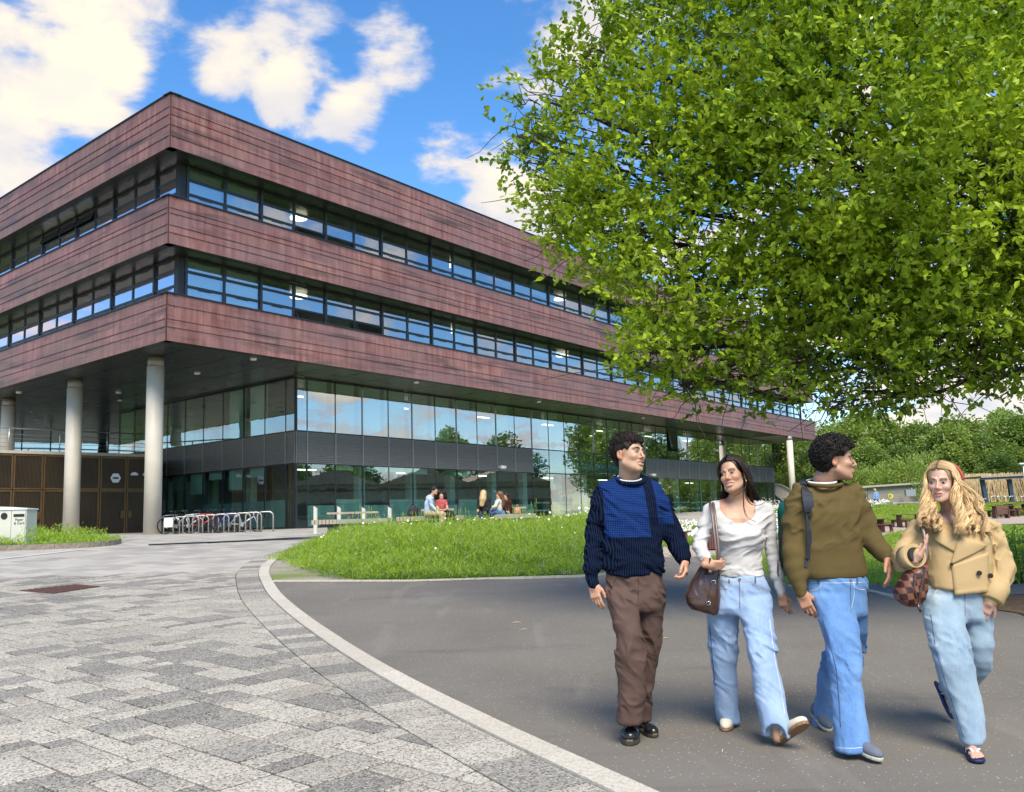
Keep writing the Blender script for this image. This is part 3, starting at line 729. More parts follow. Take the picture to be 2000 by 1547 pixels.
for side, ed, d, n_, rz in (('A', edA, dA, nA, rzA), ('B', edB, dB, nB, rzB)):
    for i, (a, b) in enumerate(zip(ed[:-1], ed[1:])):
        s = a if side == 'A' else b; P = Gc+d*s; w = b-a
        mid = 'glassB' if 19.5 < a < 34 and side == 'A' else None
        tiltopen = side == 'A' and i == 21
        for r in range(3):
            z0, z1 = zg[r], zg[r+1]
            if r == 1:
                if mid: pane_obj(P+Z*z0, rz, w, z1-z0, 'glassB')
                else: link('louvre_panel', slat_panel(w, z1-z0), bld, P+Z*z0-n_*.0, (0, 0, rz))
            elif tiltopen and r == 2:
                po = pane_obj(P+Z*z0, rz, w, (z1-z0)*.72, 'glassG'); ang = radians(-14); hh = (z1-z0)*.72
                po.rotation_euler = (ang, 0, rz); po.location = P+n_*hh*sin(-ang)+Z*(z1-hh*cos(ang))
                pane_obj(P+Z*z0, rz, w, (z1-z0)*.27, 'glassG')
            else: pane_obj(P+Z*z0, rz, w, z1-z0, 'glassU' if r == 2 and side == 'A' else 'glassG')
        if w > 1:
            # blinds behind the glass
            if r >= 0:
                o = P - n_*.35
                drop = {'A': {2: .08, 3: .08, 4: .08, 5: .10, 7: .12}, 'B': {2: .16, 3: .34, 4: .14, 5: .36, 6: .30, 7: .40}}[side].get(i, .0)
                dd = d if side == 'A' else -d
                if drop: bl.obox(o+dd*.08+Z*(zg[1]-(zg[1]-zg[0])*drop), dd*(w-.45), n_*.01, Z*(zg[1]-zg[0])*drop)
                full = {'A': {2: .97, 3: .97, 4: .97, 5: .97, 6: .95, 7: .3}, 'B': {2: .97, 3: .97}}[side].get(i, rr.choice((0, 0, 0, .3, .55)) if side == 'A' else 0)
                if full: bl.obox(o+dd*.08+Z*(zg[3]-(zg[3]-zg[2])*full), dd*(w-.35), n_*.01, Z*(zg[3]-zg[2])*full-Z*.02)
                if i < 11: fm.obox(P-n_*.03+Z*(zg[0]+.05)+dd*.04, dd*(w-.08), n_*.004, Z*(1.05 if rr.random() < .5 else 1.35))
                elif side == 'A' and i < 30:
                    for zz_ in (1.25, 1.75): fm.obox(P-n_*.03+Z*(zg[0]+zz_-.6)+dd*.04, dd*(w-.08), n_*.004, Z*.10)
    L = ed[-1]
    for e in ed: fr.obox(Gc+d*(e-.028)+Z*zg[0]-n_*.08, d*.056, n_*.10, Z*(zg[3]-zg[0]-.01))
    for z in (zg[0], zg[1]-.03, zg[2]-.03, zg[3]-.09): fr.obox(Gc+Z*z-n_*.07, d*L, n_*.085, Z*.07)
fr.build('mullion', mat['dark'], bld)
# paired mullions at every other bay (steel covered)
cs_ = MB().obox((0, 0, 0), dA*.03, nA*.04, Z*(zg[3]-zg[2]-.2)).mesh('cover_strip', mat['rail'])
for k in (2, 4, 6, 8, 10, 14, 18, 22, 26, 30): link('cover_strip', cs_, bld, Gc+dA*(edA[k+1]-.045)+Z*(zg[2]+.04)+nA*.022)
bl.build('blind', mat['blind'], bld); fm.build('privacy_film', mat['film'], bld)
mb = MB()
mb.obox(Gc+dA*6-nA*9+Z*1.25, dA*56, -nA*.1, Z*7.4); mb.obox(Gc+dB*4-nB*9+Z*1.25, dB*34, -nB*.1, Z*7.4)
mb.prism([tuple((Gc-nA*.15-nB*.15)[:2]), tuple((Gc+dA*62.7-nA*.15)[:2]), tuple((Gc+dA*62.7-nA*20)[:2]), tuple((Gc+dB*20-nA*6)[:2]), tuple((Gc+dB*19-nB*.15)[:2])], 4.9, 5.3)
mb.build('interior_structure', mat['inner'], bld)
mb = MB()
for k in range(1, 16): mb.obox(Gc+dA*(2.4+3.88*k)-nA*(2.2+.3*(k % 2))+Z*1.27, dA*.5, nA*.4, Z*3.5)
for k in range(1, 5): mb.obox(Gc+dB*(3+3.88*k)-nB*2.4+Z*1.27, dB*.45, nB*.4, Z*3.2)
mb.build('interior_pillar', mat['blind'], bld)
mb = MB()
for k in range(0, 14, 2):
    for zc in (4.35, 8.3): mb.obox(Gc+dA*(3+3.88*k)-nA*3.5+Z*zc, dA*1.2, nA*.3, Z*.05)
mb.build('strip_light', emit('strip_lit', (1, .93, .75), 1.8), bld)
# end wall of the curtain wall and pale soffit beyond it
mb = MB(); E_ = Gc+dA*62.95
mb.obox(E_+Z*1.27-nA*14, nA*14.0, -dA*.25, Z*(SZ-1.27)); mb.build('end_wall', mat['louvre'], bld)
PS = [FA(66.0, -.4, 0), FA(LA-.1, -.4, 0), FA(LA-.1, -22, 0), FA(66.0, -22, 0)]
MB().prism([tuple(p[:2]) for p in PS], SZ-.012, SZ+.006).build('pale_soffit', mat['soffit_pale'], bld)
# soffit seams and downlights
mb = MB()
for k in range(18): mb.obox(FA(1.65+3.87*k, -.4, SZ-.004), dA*.02, -nA*3.2, -Z*.004)
for k in range(6): mb.obox(FB(3+3.85*k, -.4, SZ-.004), dB*.02, -nB*14, -Z*.004)
for k in range(5): mb.obox(FB(1, -1.5-2.4*k, SZ-.0045), dB*22, -nB*.02, -Z*.004)
mb.build('soffit_joint', mat['black'], bld)
def dome_light(P, m):
    mb = MB(); mb.tube([P, P-Z*.10], [.15, .13], 16); mb.build('downlight', m, bld)
dl = mat['whitep']
for px, py in ((495, 699), (385, 727), (37, 764.5), (232, 765), (235, 781), (813, 745), (1052, 783), (1256, 815)):
    d_ = ray(px, py); P = E0+d_*((SZ-EYE)/d_[2]); dome_light(P, dl)
# round columns
def column(P, z0, r):
    mb = MB(); mb.tube([(P[0], P[1], z0), (P[0], P[1], SZ-.42)], r, 40); mb.tube([(P[0], P[1], SZ-.42), (P[0], P[1], SZ)], r-.025, 40, 1)
    mb.build('column', [mat['column'], mat['louvre']], bld)
column((-15.2, 39.54), 1.1, .355); column((-21.11, 44.84), 1.1, .365); column((-27.37, 50.52), 5.3, .36); column((-26.06, 64.86), 5.3, .36); column((26.72, 90.71), 1.6, .30)
column((-33.6, 56.2), 5.1, .36)
# bronze plinth with terrace above
w0 = np.array([-24.6, 44.75, 0]); w1 = np.array([-19.35, 50.1, 0]); dW = (w1-w0)/np.linalg.norm(w1-w0); nW = np.array([dW[1], -dW[0], 0])
rzW = atan2(dW[1], dW[0]); TZ = 5.40
wb = w0-dW*9; LW = np.linalg.norm(w1-wb)
MB().prism([tuple(wb[:2]), tuple(w1[:2]), tuple((w1-nW*.2+np.array([-3.3, 7.2, 0]))[:2]), (-30, 66), (-46, 60), tuple((wb-nW*12)[:2])], 1.1, TZ-.16).build('plinth_core', mat['innerd'], bld)
MB().prism([tuple((wb+nW*.12)[:2]), tuple((w1+nW*.12+dW*.1)[:2]), tuple((w1+np.array([-3.2, 7.4, 0]))[:2]), (-30, 66.2), (-46, 60.2), tuple((wb-nW*12)[:2])], TZ-.15, TZ).build('terrace_slab', mat['slab'], bld)
sw = np.linspace(0, LW, 13); zl = [1.2, 3.5, TZ-.17]
pm_ = {}
def bronze_panel(w, h):
    k = (round(w, 2), round(h, 2))
    if k in pm_: return pm_[k]
    mb = MB(); mb.box(.0, w, -.02, .0, 0, h, 0)
    for a in ((0, .07, 0, h), (w-.07, w, 0, h), (.07, w-.07, 0, .07), (.07, w-.07, h-.07, h)): mb.box(a[0], a[1], -.055, -.02, a[2], a[3], 1)
    pm_[k] = mb.mesh('bronze_panel', [mat['mesh'], mat['bronze']]); return pm_[k]
for i in range(12):
    for r in range(2):
        isdoor = r == 0 and i in (7, 10, 11)
        P = wb+dW*(sw[i]+.02)+Z*(zl[r]+.02)+nW*.03
        o = link('door' if isdoor else 'bronze_panel', bronze_panel(sw[1]-.04, zl[r+1]-zl[r]-.04), bld, P, (0, 0, rzW))
        if isdoor: MB().box(.10 if i == 11 else sw[1]-.30, .26 if i == 11 else sw[1]-.14, -.10, -.055, .85, 1.2).build('handle', mat['bronze'], o)
# hexagonal white sign and small bulkhead lamps on the bronze wall
def onwall(px, py):
    d_ = ray(px, py); t = ((w0-E0)@nW)/(d_@nW); return E0+d_*t
P = onwall(224, 934); mb = MB()
hx = [P+dW*.27*cos(k*pi/3)+Z*.27*sin(k*pi/3)+nW*.10 for k in range(6)]; mb.extr(hx, nW*.03)
sg = mb.build('sign_plate', mat['whitep'], bld)
mat['ink'] = M('blue_ink', (.06, .08, .16), .6, 0, .1)
for px, py in ((260, 926.5), (283, 927)):
    P = onwall(px, py); mb = MB(); mb.obox(P-dW*.18+nW*.10-Z*.06, dW*.36, nW*.1, Z*.10); mb.obox(P-dW*.10+nW*.10+Z*.04, dW*.2, nW*.08, Z*.06); mb.build('bulkhead_lamp', mat['whitep'], bld)
# balustrade
def balustrade(a, b, n, z):
    mb = MB(); a = np.array([*a[:2], z]); b = np.array([*b[:2], z])
    for k in range(n+1):
        p = a+(b-a)*k/n; mb.tube([p, p+Z*1.05], .035, 6)
    mb.build('rail_post', mat['rail'], bld)
    mb = MB(); mb.tube([a+Z*1.08, b+Z*1.08], .035, 8)
    for q in (.18, .38, .58, .78): mb.tube([a+Z*q, b+Z*q], .012, 6)
    mb.build('handrail', mat['rail'], bld)
balustrade(wb-nW*.1, w1-nW*.1, 7, TZ); balustrade(w1-nW*.1, w1+np.array([-3.2, 7.0, 0]), 3, TZ); balustrade((-36, 51), (-24, 60), 7, TZ)
# glazed rear wall of the terrace
mb = MB(); mb.box(-46, -19.5, 66.5, 66.7, TZ, SZ); mb.build('rear_wall', mat['innerd'], bld)
for k in range(10):
    me = gcache.get('rear') or MB().box(.05, 2.0, -.02, .0, .1, 3.3).mesh('glass_pane', mat['glassB']); gcache['rear'] = me
    link('glass_pane', me, bld, (-39+2.05*k, 66.35, TZ))
# security cameras
for px, py, s_ in ((972, 913, 1), (1268, 928, 1)):
    d_ = ray(px, py); t = ((Gc-E0)@nA)/(d_@nA); P = E0+d_*t+nA*.1
    mb = MB(); mb.obox(P-nA*.12, dA*.08, nA*.3, Z*.08); mb.tube([P+nA*.18-dA*.1, P+nA*.30+dA*.30], .11, 10); mb.build('security_camera', mat['whitep'], bld)

# brick building across the court, seen only in the glass
bb = empty('brick_building', (0, 0, 0), 0, 'low pale brick building with dark red bands mirrored in the ground floor glass', 'building')
mat['brick'] = M('buff_brick', (.42, .33, .25), .85, 0, .25, 3, co='pos'); mat['band'] = M('red_band', (.19, .05, .05), .8, 0, .2)
bx, by = 60, 50
mb = MB(); mb.box(bx, bx+14, by, by+34, 1.4, 6.4); mb.build('wall', mat['brick'], bb)
mb = MB()
for z in (2.2, 3.9, 5.6): mb.box(bx-.03, bx+.01, by, by+34, z, z+.28)
mb.build('brick_band', mat['band'], bb)
for g in range(3):
    y0 = by+11.3*g; MB().extr([(bx-.3, y0, 6.4), (bx-.3, y0+11.3, 6.4), (bx-.3, y0+5.65, 8.4)], (15, 0, 0)).build('gable', mat['brick'], bb)
wm = MB().box(-.06, .02, 0, 1.9, 0, 1.3).mesh('window', mat['dark'])
for k in range(11): link('window', wm, bb, (bx, by+1.0+3.0*k, 2.7))
# ================================================================ VEGETATION
def rot_frames(D, rs):
    """orthonormal frames for directions D (n,3)"""
    D = D/np.linalg.norm(D, axis=1)[:, None]; A = rs.normal(size=D.shape); A -= D*(A*D).sum(1)[:, None]; A /= np.linalg.norm(A, axis=1)[:, None]
    return D, A, np.cross(D, A)
def leaves_mesh(name, P, D, L, W, col, m, rs, fold=.25, flat=0.):
    """each leaf: pointed oval, folded on the midrib: 6 verts, 4 tris (as 2 quads + ...)"""
    n = len(P); D, A, B = rot_frames(D, rs)
    if flat:
        N_ = rs.normal(size=P.shape)*flat+np.array([0, -.25, 1.]); A = np.cross(D, N_); A /= np.linalg.norm(A, axis=1)[:, None]; B = np.cross(A, D)
    L = L[:, None]; W = W[:, None]
    v0 = P; v1 = P+D*L*.38+A*W*.5+B*W*fold*.5; v2 = P+D*L*.78+A*W*.34+B*W*fold*.35; v3 = P+D*L-B*L*.08; v4 = P+D*L*.78-A*W*.34+B*W*fold*.35; v5 = P+D*L*.38-A*W*.5+B*W*fold*.5
    V = np.stack([v0, v1, v2, v3, v4, v5], 1).reshape(-1, 3); b = np.arange(n)[:, None]*6
    F = np.concatenate([b+np.array([[0, 1, 2, 3]]), b+np.array([[0, 3, 4, 5]])], 0)
    c = np.repeat(col, 6); C4 = np.stack([c, c, c, np.ones_like(c)], 1)
    return np_mesh(name, V, F, m, attr=C4)
def lobes_sample(rs, lobes, n, shell=.55):
    lobes = np.array(lobes, float); vol = lobes[:, 3]*lobes[:, 4]*lobes[:, 5]; vol = vol**.8
    k = rs.choice(len(lobes), n, p=vol/vol.sum()); d = rs.normal(size=(n, 3)); d /= np.linalg.norm(d, axis=1)[:, None]
    r = 1-shell*rs.random(n)**1.6; r *= 1+rs.normal(size=n)*.05
    return lobes[k, :3]+d*lobes[k, 3:6]*r[:, None], d, r, k

# ---- the big foreground tree: crown outline traced, built round its trunk
rs = np.random.RandomState(7)
tree = empty('broadleaf_tree', (7.6, 11.8, gz(11.8)), 0, 'large leafy green tree whose crown overhangs the path from the right', 'tree')
def L3(px, py, Y, r, ry=None): 
    p = atY(px, py, Y); return (p[0], p[1], p[2], r*Y/FPX, (ry or r*Y/FPX*1.0), r*Y/FPX)
crown = [L3(1260, 330, 9.6, 215, 1.2), L3(1180, 470, 9.8, 115, .8), L3(1075, 200, 9.8, 110, .7), L3(1040, 340, 9.8, 85, .6), L3(1150, 90, 9.4, 75, .8), L3(1420, 120, 9.4, 250, 1.5), L3(1330, 560, 9.6, 190, 1.2),
         L3(1270, 690, 9.6, 75, .6), L3(1500, 600, 9.8, 185, 1.3), L3(1440, 740, 9.6, 75, .7), L3(1330, 755, 9.6, 30, .3), L3(1650, 300, 9.0, 300, 1.9), L3(1700, 610, 9.6, 190, 1.4), L3(1560, 740, 9.4, 72, .6),
         L3(1720, 730, 9.2, 85, .7), L3(1840, 690, 9.4, 110, 1.0), L3(1900, 400, 9.0, 300, 2.0), L3(2150, 560, 9.6, 260, 2.0), L3(1990, 720, 9.4, 70, .8), L3(2250, 200, 9.6, 420, 2.6), L3(1700, -60, 9.6, 330, 2.4), L3(1350, -80, 9.6, 170, 1.3),
         L3(2350, 500, 10.6, 260, 2.0), L3(2100, -250, 10.5, 420, 3.0), L3(1620, 800, 9.2, 25, .25), L3(1010, 265, 9.8, 65, .5), L3(1095, 400, 9.7, 80, .6)]
tx, ty = 7.6, 11.8
ns = 37000
Pp, dd, rr_, kk = lobes_sample(rs, crown, ns, .62)
# a few open gaps where the sky shows
gaps = [L3(1190, 620, 9.6, 42), L3(1560, 500, 9.5, 22), L3(1150, 255, 9.7, 30), L3(1400, 690, 9.6, 30), L3(1620, 690, 9.4, 26), L3(1085, 330, 9.7, 20)]
keep = np.ones(ns, bool)
dirs = (Pp-E0); dirs /= np.linalg.norm(dirs, axis=1)[:, None]
for g in gaps:
    gd = np.array(g[:3])-E0; gd /= np.linalg.norm(gd); a = np.arccos(np.clip(dirs@gd, -1, 1)); keep &= (a > g[3]/10) | (rs.random(ns) < .12)
# keep twigs clear of the sky side left of the crown and under the traced lower edge
qx = 1000+FPX*((Pp-E0)@RT)/((Pp-E0)@FW); qy = 773.5-FPX*((Pp-E0)@UP)/((Pp-E0)@FW)
lo = np.interp(qx, [900, 960, 1040, 1120, 1200, 1270, 1330, 1400, 1480, 1560, 1640, 1700, 1800, 1900, 2000, 2400], [380, 400, 560, 700, 775, 770, 795, 800, 815, 800, 835, 815, 820, 800, 765, 700])
keep &= qy < lo+rs.normal(size=ns)*9
le = np.interp(qy, [-50, 0, 60, 120, 200, 300, 400, 460, 560, 640, 740], [1200, 1180, 1075, 990, 940, 942, 960, 1005, 1040, 1100, 1180])
keep &= qx > le+rs.normal(size=ns)*10
keep &= (vnoise(Pp*1.15+3, 4)*.65+vnoise(Pp*2.6, 9)*.35 > .355) | (rs.random(ns) < .10)
Pp, dd, kk = Pp[keep], dd[keep], kk[keep]; ns = len(Pp)
tw = dd*np.array([1, 1, .6])+np.array([0, 0, .35])+rs.normal(size=dd.shape)*.45; tw /= np.linalg.norm(tw, axis=1)[:, None]
nl = 8; tlen = .10+.16*rs.random(ns)
fr_ = np.tile(np.linspace(.15, 1, nl), ns)+rs.normal(size=ns*nl)*.05
P3 = np.repeat(Pp, nl, 0)+np.repeat(tw*tlen[:, None], nl, 0)*fr_[:, None]
ld = np.repeat(tw, nl, 0)*.75+rs.normal(size=(ns*nl, 3))*.62; ld[:, 2] += .05
Ls = (.050+.032*rs.random(ns*nl))*np.where(fr_ > .8, 1.05, 1); clus = np.repeat(rs.random(ns), nl)
colv = np.clip(-.18+.70*np.repeat(vnoise(Pp*.9+11, 21), nl)+.35*clus+.25*rs.random(ns*nl)+np.where(fr_ > .85, .18, 0), 0, 1)
# nearest, largest looking leaves become parts of their own
dist = np.linalg.norm(P3-E0, axis=1); vis = (np.repeat(qx[keep], nl) < 2000) & (np.repeat(qy[keep], nl) > 0)
score = dist/Ls+np.where(vis, 0, 1e4); order = np.argsort(score); pick = order[:300]; restm = np.ones(len(P3), bool); restm[pick] = False
me = leaves_mesh('foliage', P3[restm], ld[restm], Ls[restm], Ls[restm]*.62, colv[restm], mat['leaf'], rs, .25, .75)
TO = np.array(tree.location)
o = link('foliage', me, tree, tuple(-TO)); tag(o, kind='stuff')
lmesh = []
for v in (.25, .45, .65, .85):
    lmesh.append(leaves_mesh('leaf', np.zeros((1, 3)), np.array([[0, 0, 1.]]), np.array([1.]), np.array([.58]), np.array([v]), mat['leaf'], np.random.RandomState(1)))
for i in pick:
    o = link('leaf', lmesh[rs.randint(4)], tree, tuple(P3[i]-TO)); q_ = Vector(ld[i]).to_track_quat('Z', 'Y') @ Matrix.Rotation(rs.rand()*6.28, 3, 'Z').to_quaternion()
    o.rotation_euler = q_.to_euler(); o.scale = (Ls[i],)*3
# trunk and limbs
mb = MB()
base = np.array([tx, ty, gz(ty)-.1]); fork = np.array([tx-.1, ty-.4, gz(ty)+3.9])
mb.tube([base, base+(.03, -.05, .5), fork*.5+base*.5, fork], [.34, .27, .24, .22], 14)
mb.build('trunk', mat['bark'], tree, tuple(-TO))
limbs = MB(); rnd = random.Random(4)
def wob(a, b, n, k): 
    a = np.array(a, float); b = np.array(b, float); return [a+(b-a)*t+np.array([rnd.uniform(-1, 1) for _ in range(3)])*k*sin(pi*t)+Z*(-.25*k*sin(pi*t)) for t in np.linspace(0, 1, n)]
ends = []
for c in crown:
    e = np.array(c[:3]); path = wob(fork, e, 8, .45); r0 = .026+.010*c[3]; rad = np.linspace(r0*1.2, .014, 8); limbs.tube(path, list(rad), 7)
    for _ in range(9):
        k = rnd.randint(3, 7); d_ = np.array([rnd.gauss(0, 1) for _ in range(3)]); d_ /= np.linalg.norm(d_); e2 = e+d_*np.array(c[3:6])*rnd.uniform(.5, .88)
        ex_, ey_ = proj(e2)
        if ex_ < np.interp(ey_, [-50, 0, 60, 120, 200, 300, 400, 460, 560, 640, 740], [1210, 1200, 1095, 1010, 965, 965, 985, 1035, 1070, 1130, 1210])+15 or ey_ > np.interp(ex_, [960, 1120, 1270, 1480, 1640, 1900, 2000], [380, 680, 750, 790, 800, 775, 740]): continue
        p2 = wob(path[k], e2, 6, .10); limbs.tube(p2, list(np.linspace(rad[k]*.6, .005, 6)), 5)
        for _ in range(4):
            kk2 = rnd.randint(2, 5); e3 = p2[kk2]+np.array([rnd.gauss(0, .28) for _ in range(3)]); limbs.tube(wob(p2[kk2], e3, 4, .04), list(np.linspace(.006, .0025, 4)), 4)
limbs.build('limb', mat['bark'], tree, tuple(-TO))

# ---- meadow
def inpoly(P, poly):
    x, y = P[:, 0], P[:, 1]; r = np.zeros(len(P), bool); n = len(poly)
    for i in range(n):
        x0, y0 = poly[i]; x1, y1 = poly[(i+1) % n]; c = ((y0 > y) != (y1 > y)) & (x < (x1-x0)*(y-y0)/(y1-y0+1e-12)+x0); r ^= c
    return r
def scatter(rs, poly, n, pw=1.0):
    P = np.array(poly); lo, hi = P.min(0), P.max(0); out_ = []
    tot = 0
    while tot < n:
        q = rs.random((n*2, 2))*(hi-lo)+lo; q = q[inpoly(q, poly)]
        q = q[rs.random(len(q)) < (lo[1]/q[:, 1])**pw]; out_.append(q); tot += len(q)
    return np.concatenate(out_)[:n]
def plants(name, rs, pts, H, nleaf, lw, m, spread=.10, colb=.3, sm=None, lean=.25):
    """clumps of upright stems with leaflets: triangles"""
    n = len(pts); z = gzv(pts[:, 1], pts[:, 0]); ntot = n*nleaf
    base = np.repeat(np.c_[pts, z], nleaf, 0); Hh = np.repeat(H, nleaf); u = rs.random(ntot)**.7
    off = rs.normal(size=(ntot, 2))*spread*(.5+u[:, None]); P = base.copy(); P[:, :2] += off; P[:, 2] += Hh*u*.95
    D = rs.normal(size=(ntot, 3))*np.array([.7, .7, .35]); D[:, 2] += .75; D /= np.linalg.norm(D, axis=1)[:, None]
    L = (.05+.10*rs.random(ntot))*(1.0+.5*(1-u)); W = lw*(.6+.8*rs.random(ntot))
    A = np.cross(D, rs.normal(size=D.shape)); A /= np.linalg.norm(A, axis=1)[:, None]
    V = np.stack([P-A*W[:, None]*.5, P+A*W[:, None]*.5, P+D*L[:, None]], 1).reshape(-1, 3); F = np.arange(len(V)).reshape(-1, 3)
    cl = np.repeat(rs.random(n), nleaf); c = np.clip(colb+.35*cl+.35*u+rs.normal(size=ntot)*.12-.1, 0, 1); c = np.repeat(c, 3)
    return np_mesh(name, V, F, m, attr=np.stack([c, c, c, np.ones_like(c)], 1))
def hn(P, s=1.0, ph=0): return .5+.5*np.sin(P[:, 0]*1.7*s+ph+1.5*np.sin(P[:, 1]*.9*s))*np.cos(P[:, 1]*1.3*s+ph*2+np.sin(P[:, 0]*1.1*s))
MEAD = [(-4.95, 19.4)]+PG((553, 1092), (585, 1112), (640, 1131), (720, 1136))+PG((1143, 1125), (1228, 1104), (1292, 1070), (1345, 1064), (1480, 1058), (1560, 1046))+[(17.5, 58), (33, 82), (31, 88), (26.5, 86.5), (9, 59.5), (5, 46), (2.8, 37), (-1, 32.5), (-4.9, 30.8), (-5.5, 27.5), (-5.35, 24.2), (-5.15, 21.5)]
rs = np.random.RandomState(21)
pts = scatter(rs, MEAD, 12500, 1.0)
edgep = [(-3.85, 15.75), (-4.6, 18.2), (-5.0, 21.5), (-5.4, 27.5)]
def meadow_h(P):
    front = np.clip((P[:, 1]-15.0-np.clip(P[:, 0]-1, 0, 20)*2.6)/1.6, .15, 1); left = np.clip((P[:, 0]-np.interp(P[:, 1], [15, 18.2, 21.5, 27.5, 31], [-3.2, -4.4, -5.0, -5.4, -4.6]))/1.3, 0, 1)
    back = 1-np.clip((P[:, 1]-29)/5, 0, .45)
    return (.05+.62*np.minimum(front, left)**.8*back)*(.40+1.0*hn(P, 1.3)*(.55+.45*hn(P, 4.1, 2)))
def cap_h(P, H): c = 1.20-gzv(P[:, 1], P[:, 0])+.24*hn(P, 2.3, 1.5); w = np.clip((P[:, 0]/P[:, 1]-.05)/.04, 0, 1); return H*w+np.clip(np.minimum(H, c), .05, 2)*(1-w)
H = cap_h(pts, meadow_h(pts))*rs.uniform(.7, 1.15, len(pts))
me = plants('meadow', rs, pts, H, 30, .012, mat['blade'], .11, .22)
tag(link('meadow_growth', me), 'tall green wildflower meadow growing between the asphalt and the building', 'meadow', kind='stuff')
st_ = scatter(rs, MEAD, 1500, 1.0); hs_ = cap_h(st_, meadow_h(st_))
z_ = gzv(st_[:, 1], st_[:, 0]); b_ = np.c_[st_, z_]; t_ = b_+np.c_[rs.normal(size=(len(st_), 2))*.05, hs_*(1.15+.35*rs.random(len(st_)))+.04]; sd_ = np.array([.004, 0, 0])
V_ = np.stack([b_-sd_, b_+sd_, t_+sd_*.6, t_-sd_*.6], 1).reshape(-1, 3); n_ = len(st_)
hd_ = np.stack([t_+[-.006, 0, -.05], t_+[.006, 0, -.05], t_+[.004, 0, .02], t_+[-.003, 0, .02]], 1).reshape(-1, 3)
c_ = np.concatenate([np.full(4*n_, .45), np.full(4*n_, .75)]); tag(link('grass_stalks', np_mesh('grass_stalks', np.concatenate([V_, hd_]), np.arange(8*n_).reshape(-1, 4), mat['blade'], attr=np.stack([c_, c_, c_, c_*0+1], 1))), 'tall thin grass stalks rising out of the meadow', 'grass', kind='stuff')
# fine flower stalks with heads
def flowers(name, rs, pts, H, r, m, label, cat, tilt=.5):
    n = len(pts); z = gzv(pts[:, 1], pts[:, 0])+H; c = np.c_[pts, z]; nr = rs.normal(size=(n, 3))*tilt+np.array([0, -.6, .8]); nr, A, B = rot_frames(nr, rs)
    k = 7; an = np.arange(k)*2*pi/k; R = r*(.7+.6*rs.random(n))*np.clip(pts[:, 1]/32, .42, 1.2)
    ring = c[:, None]+A[:, None]*(R[:, None, None]*np.cos(an)[None, :, None])+B[:, None]*(R[:, None, None]*np.sin(an)[None, :, None])
    ctr = c+nr*(R*.35)[:, None]; V = np.concatenate([ctr[:, None], ring], 1).reshape(-1, 3); b = np.arange(n)[:, None]*(k+1)
    F = np.concatenate([b+np.array([[0, 1+i, 1+(i+1) % k]]) for i in range(k)], 0)
    tag(link(name, np_mesh(name, V, F, m)), label, cat, kind='stuff')
p = scatter(rs, MEAD, 700, .8); p = p[(hn(p, .9, 1.1) > .55) | (rs.random(len(p)) < .1)]
flowers('yellow_flowers', rs, p, cap_h(p, meadow_h(p))*1.05, .017, mat['yellow'], 'small yellow flowers scattered through the meadow', 'flowers')
p = scatter(rs, MEAD, 11000, .6); w = np.clip((p[:, 0]-1)/6, .05, 1)*np.clip((p[:, 1]-18)/8, .06, 1); p = p[rs.random(len(p)) < w]
flowers('daisies', rs, p, cap_h(p, meadow_h(p)*1.15)+.05, .034, mat['petal'], 'white daisies along the far side of the meadow', 'flowers')
# lawn at right, and the island
LAWN = PG((1490, 1111), (1545, 1141), (1700, 1142), (1760, 1150), (1900, 1143), (2010, 1135), (2060, 1030), (1940, 1026), (1760, 1039), (1700, 1054), (1560, 1079), (1420, 1090), (1350, 1087), (1420, 1097))
LAWN2 = PG((1565, 1045), (1690, 1029), (1745, 1020), (1850, 1014), (1930, 1008), (2080, 1004), (2080, 990), (1900, 988), (1675, 992), (1560, 993))
pts = scatter(rs, LAWN, 7000, 1.2); tall = np.clip((hn(pts, .8, 3)-.72)*3, 0, 1)*.35+.0
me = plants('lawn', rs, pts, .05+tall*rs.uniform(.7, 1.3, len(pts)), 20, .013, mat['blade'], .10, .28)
tag(link('lawn_growth', me), 'rough green grass on the right of the path around the picnic area', 'grass', kind='stuff')
p = scatter(rs, LAWN, 420, .6); p = p[hn(p, .8, 3) > .45]
flowers('buttercups', rs, p, .10+.3*rs.random(len(p)), .016, mat['yellow'], 'yellow flowers in the grass beside the picnic gravel', 'flowers')
pts = scatter(rs, LAWN2, 6500, .9)
me = plants('bank', rs, pts, .12+.25*hn(pts, .5, 2), 16, .03, mat['blade'], .2, .3)
tag(link('grass_bank', me), 'green grass bank rising to the timber fence', 'grass', kind='stuff')
ISLp = [(-29, 21.2), (-14.3, 26.35), (-12.8, 26.2), (-11.75, 26.5), (-11.5, 26.9), (-11.75, 28.1), (-13.1, 30), (-15.9, 34), (-29, 38)]
pts = scatter(rs, ISLp, 2300, .8); h = .04+.42*np.clip((hn(pts, 1.5, .5)-.3)*1.6, 0, 1)*np.clip((pts[:, 1]-26.4)/1.0, .1, 1)*np.clip((-12.4-pts[:, 0])/1.5, .05, 1); 
me = plants('island', rs, pts+0, h, 26, .022, mat['blade'], .13, .35); me.transform(Matrix.Translation((0, 0, .10)))
tag(link('island_growth', me), 'low green weeds covering the kerbed island below the columns', 'plants', kind='stuff')
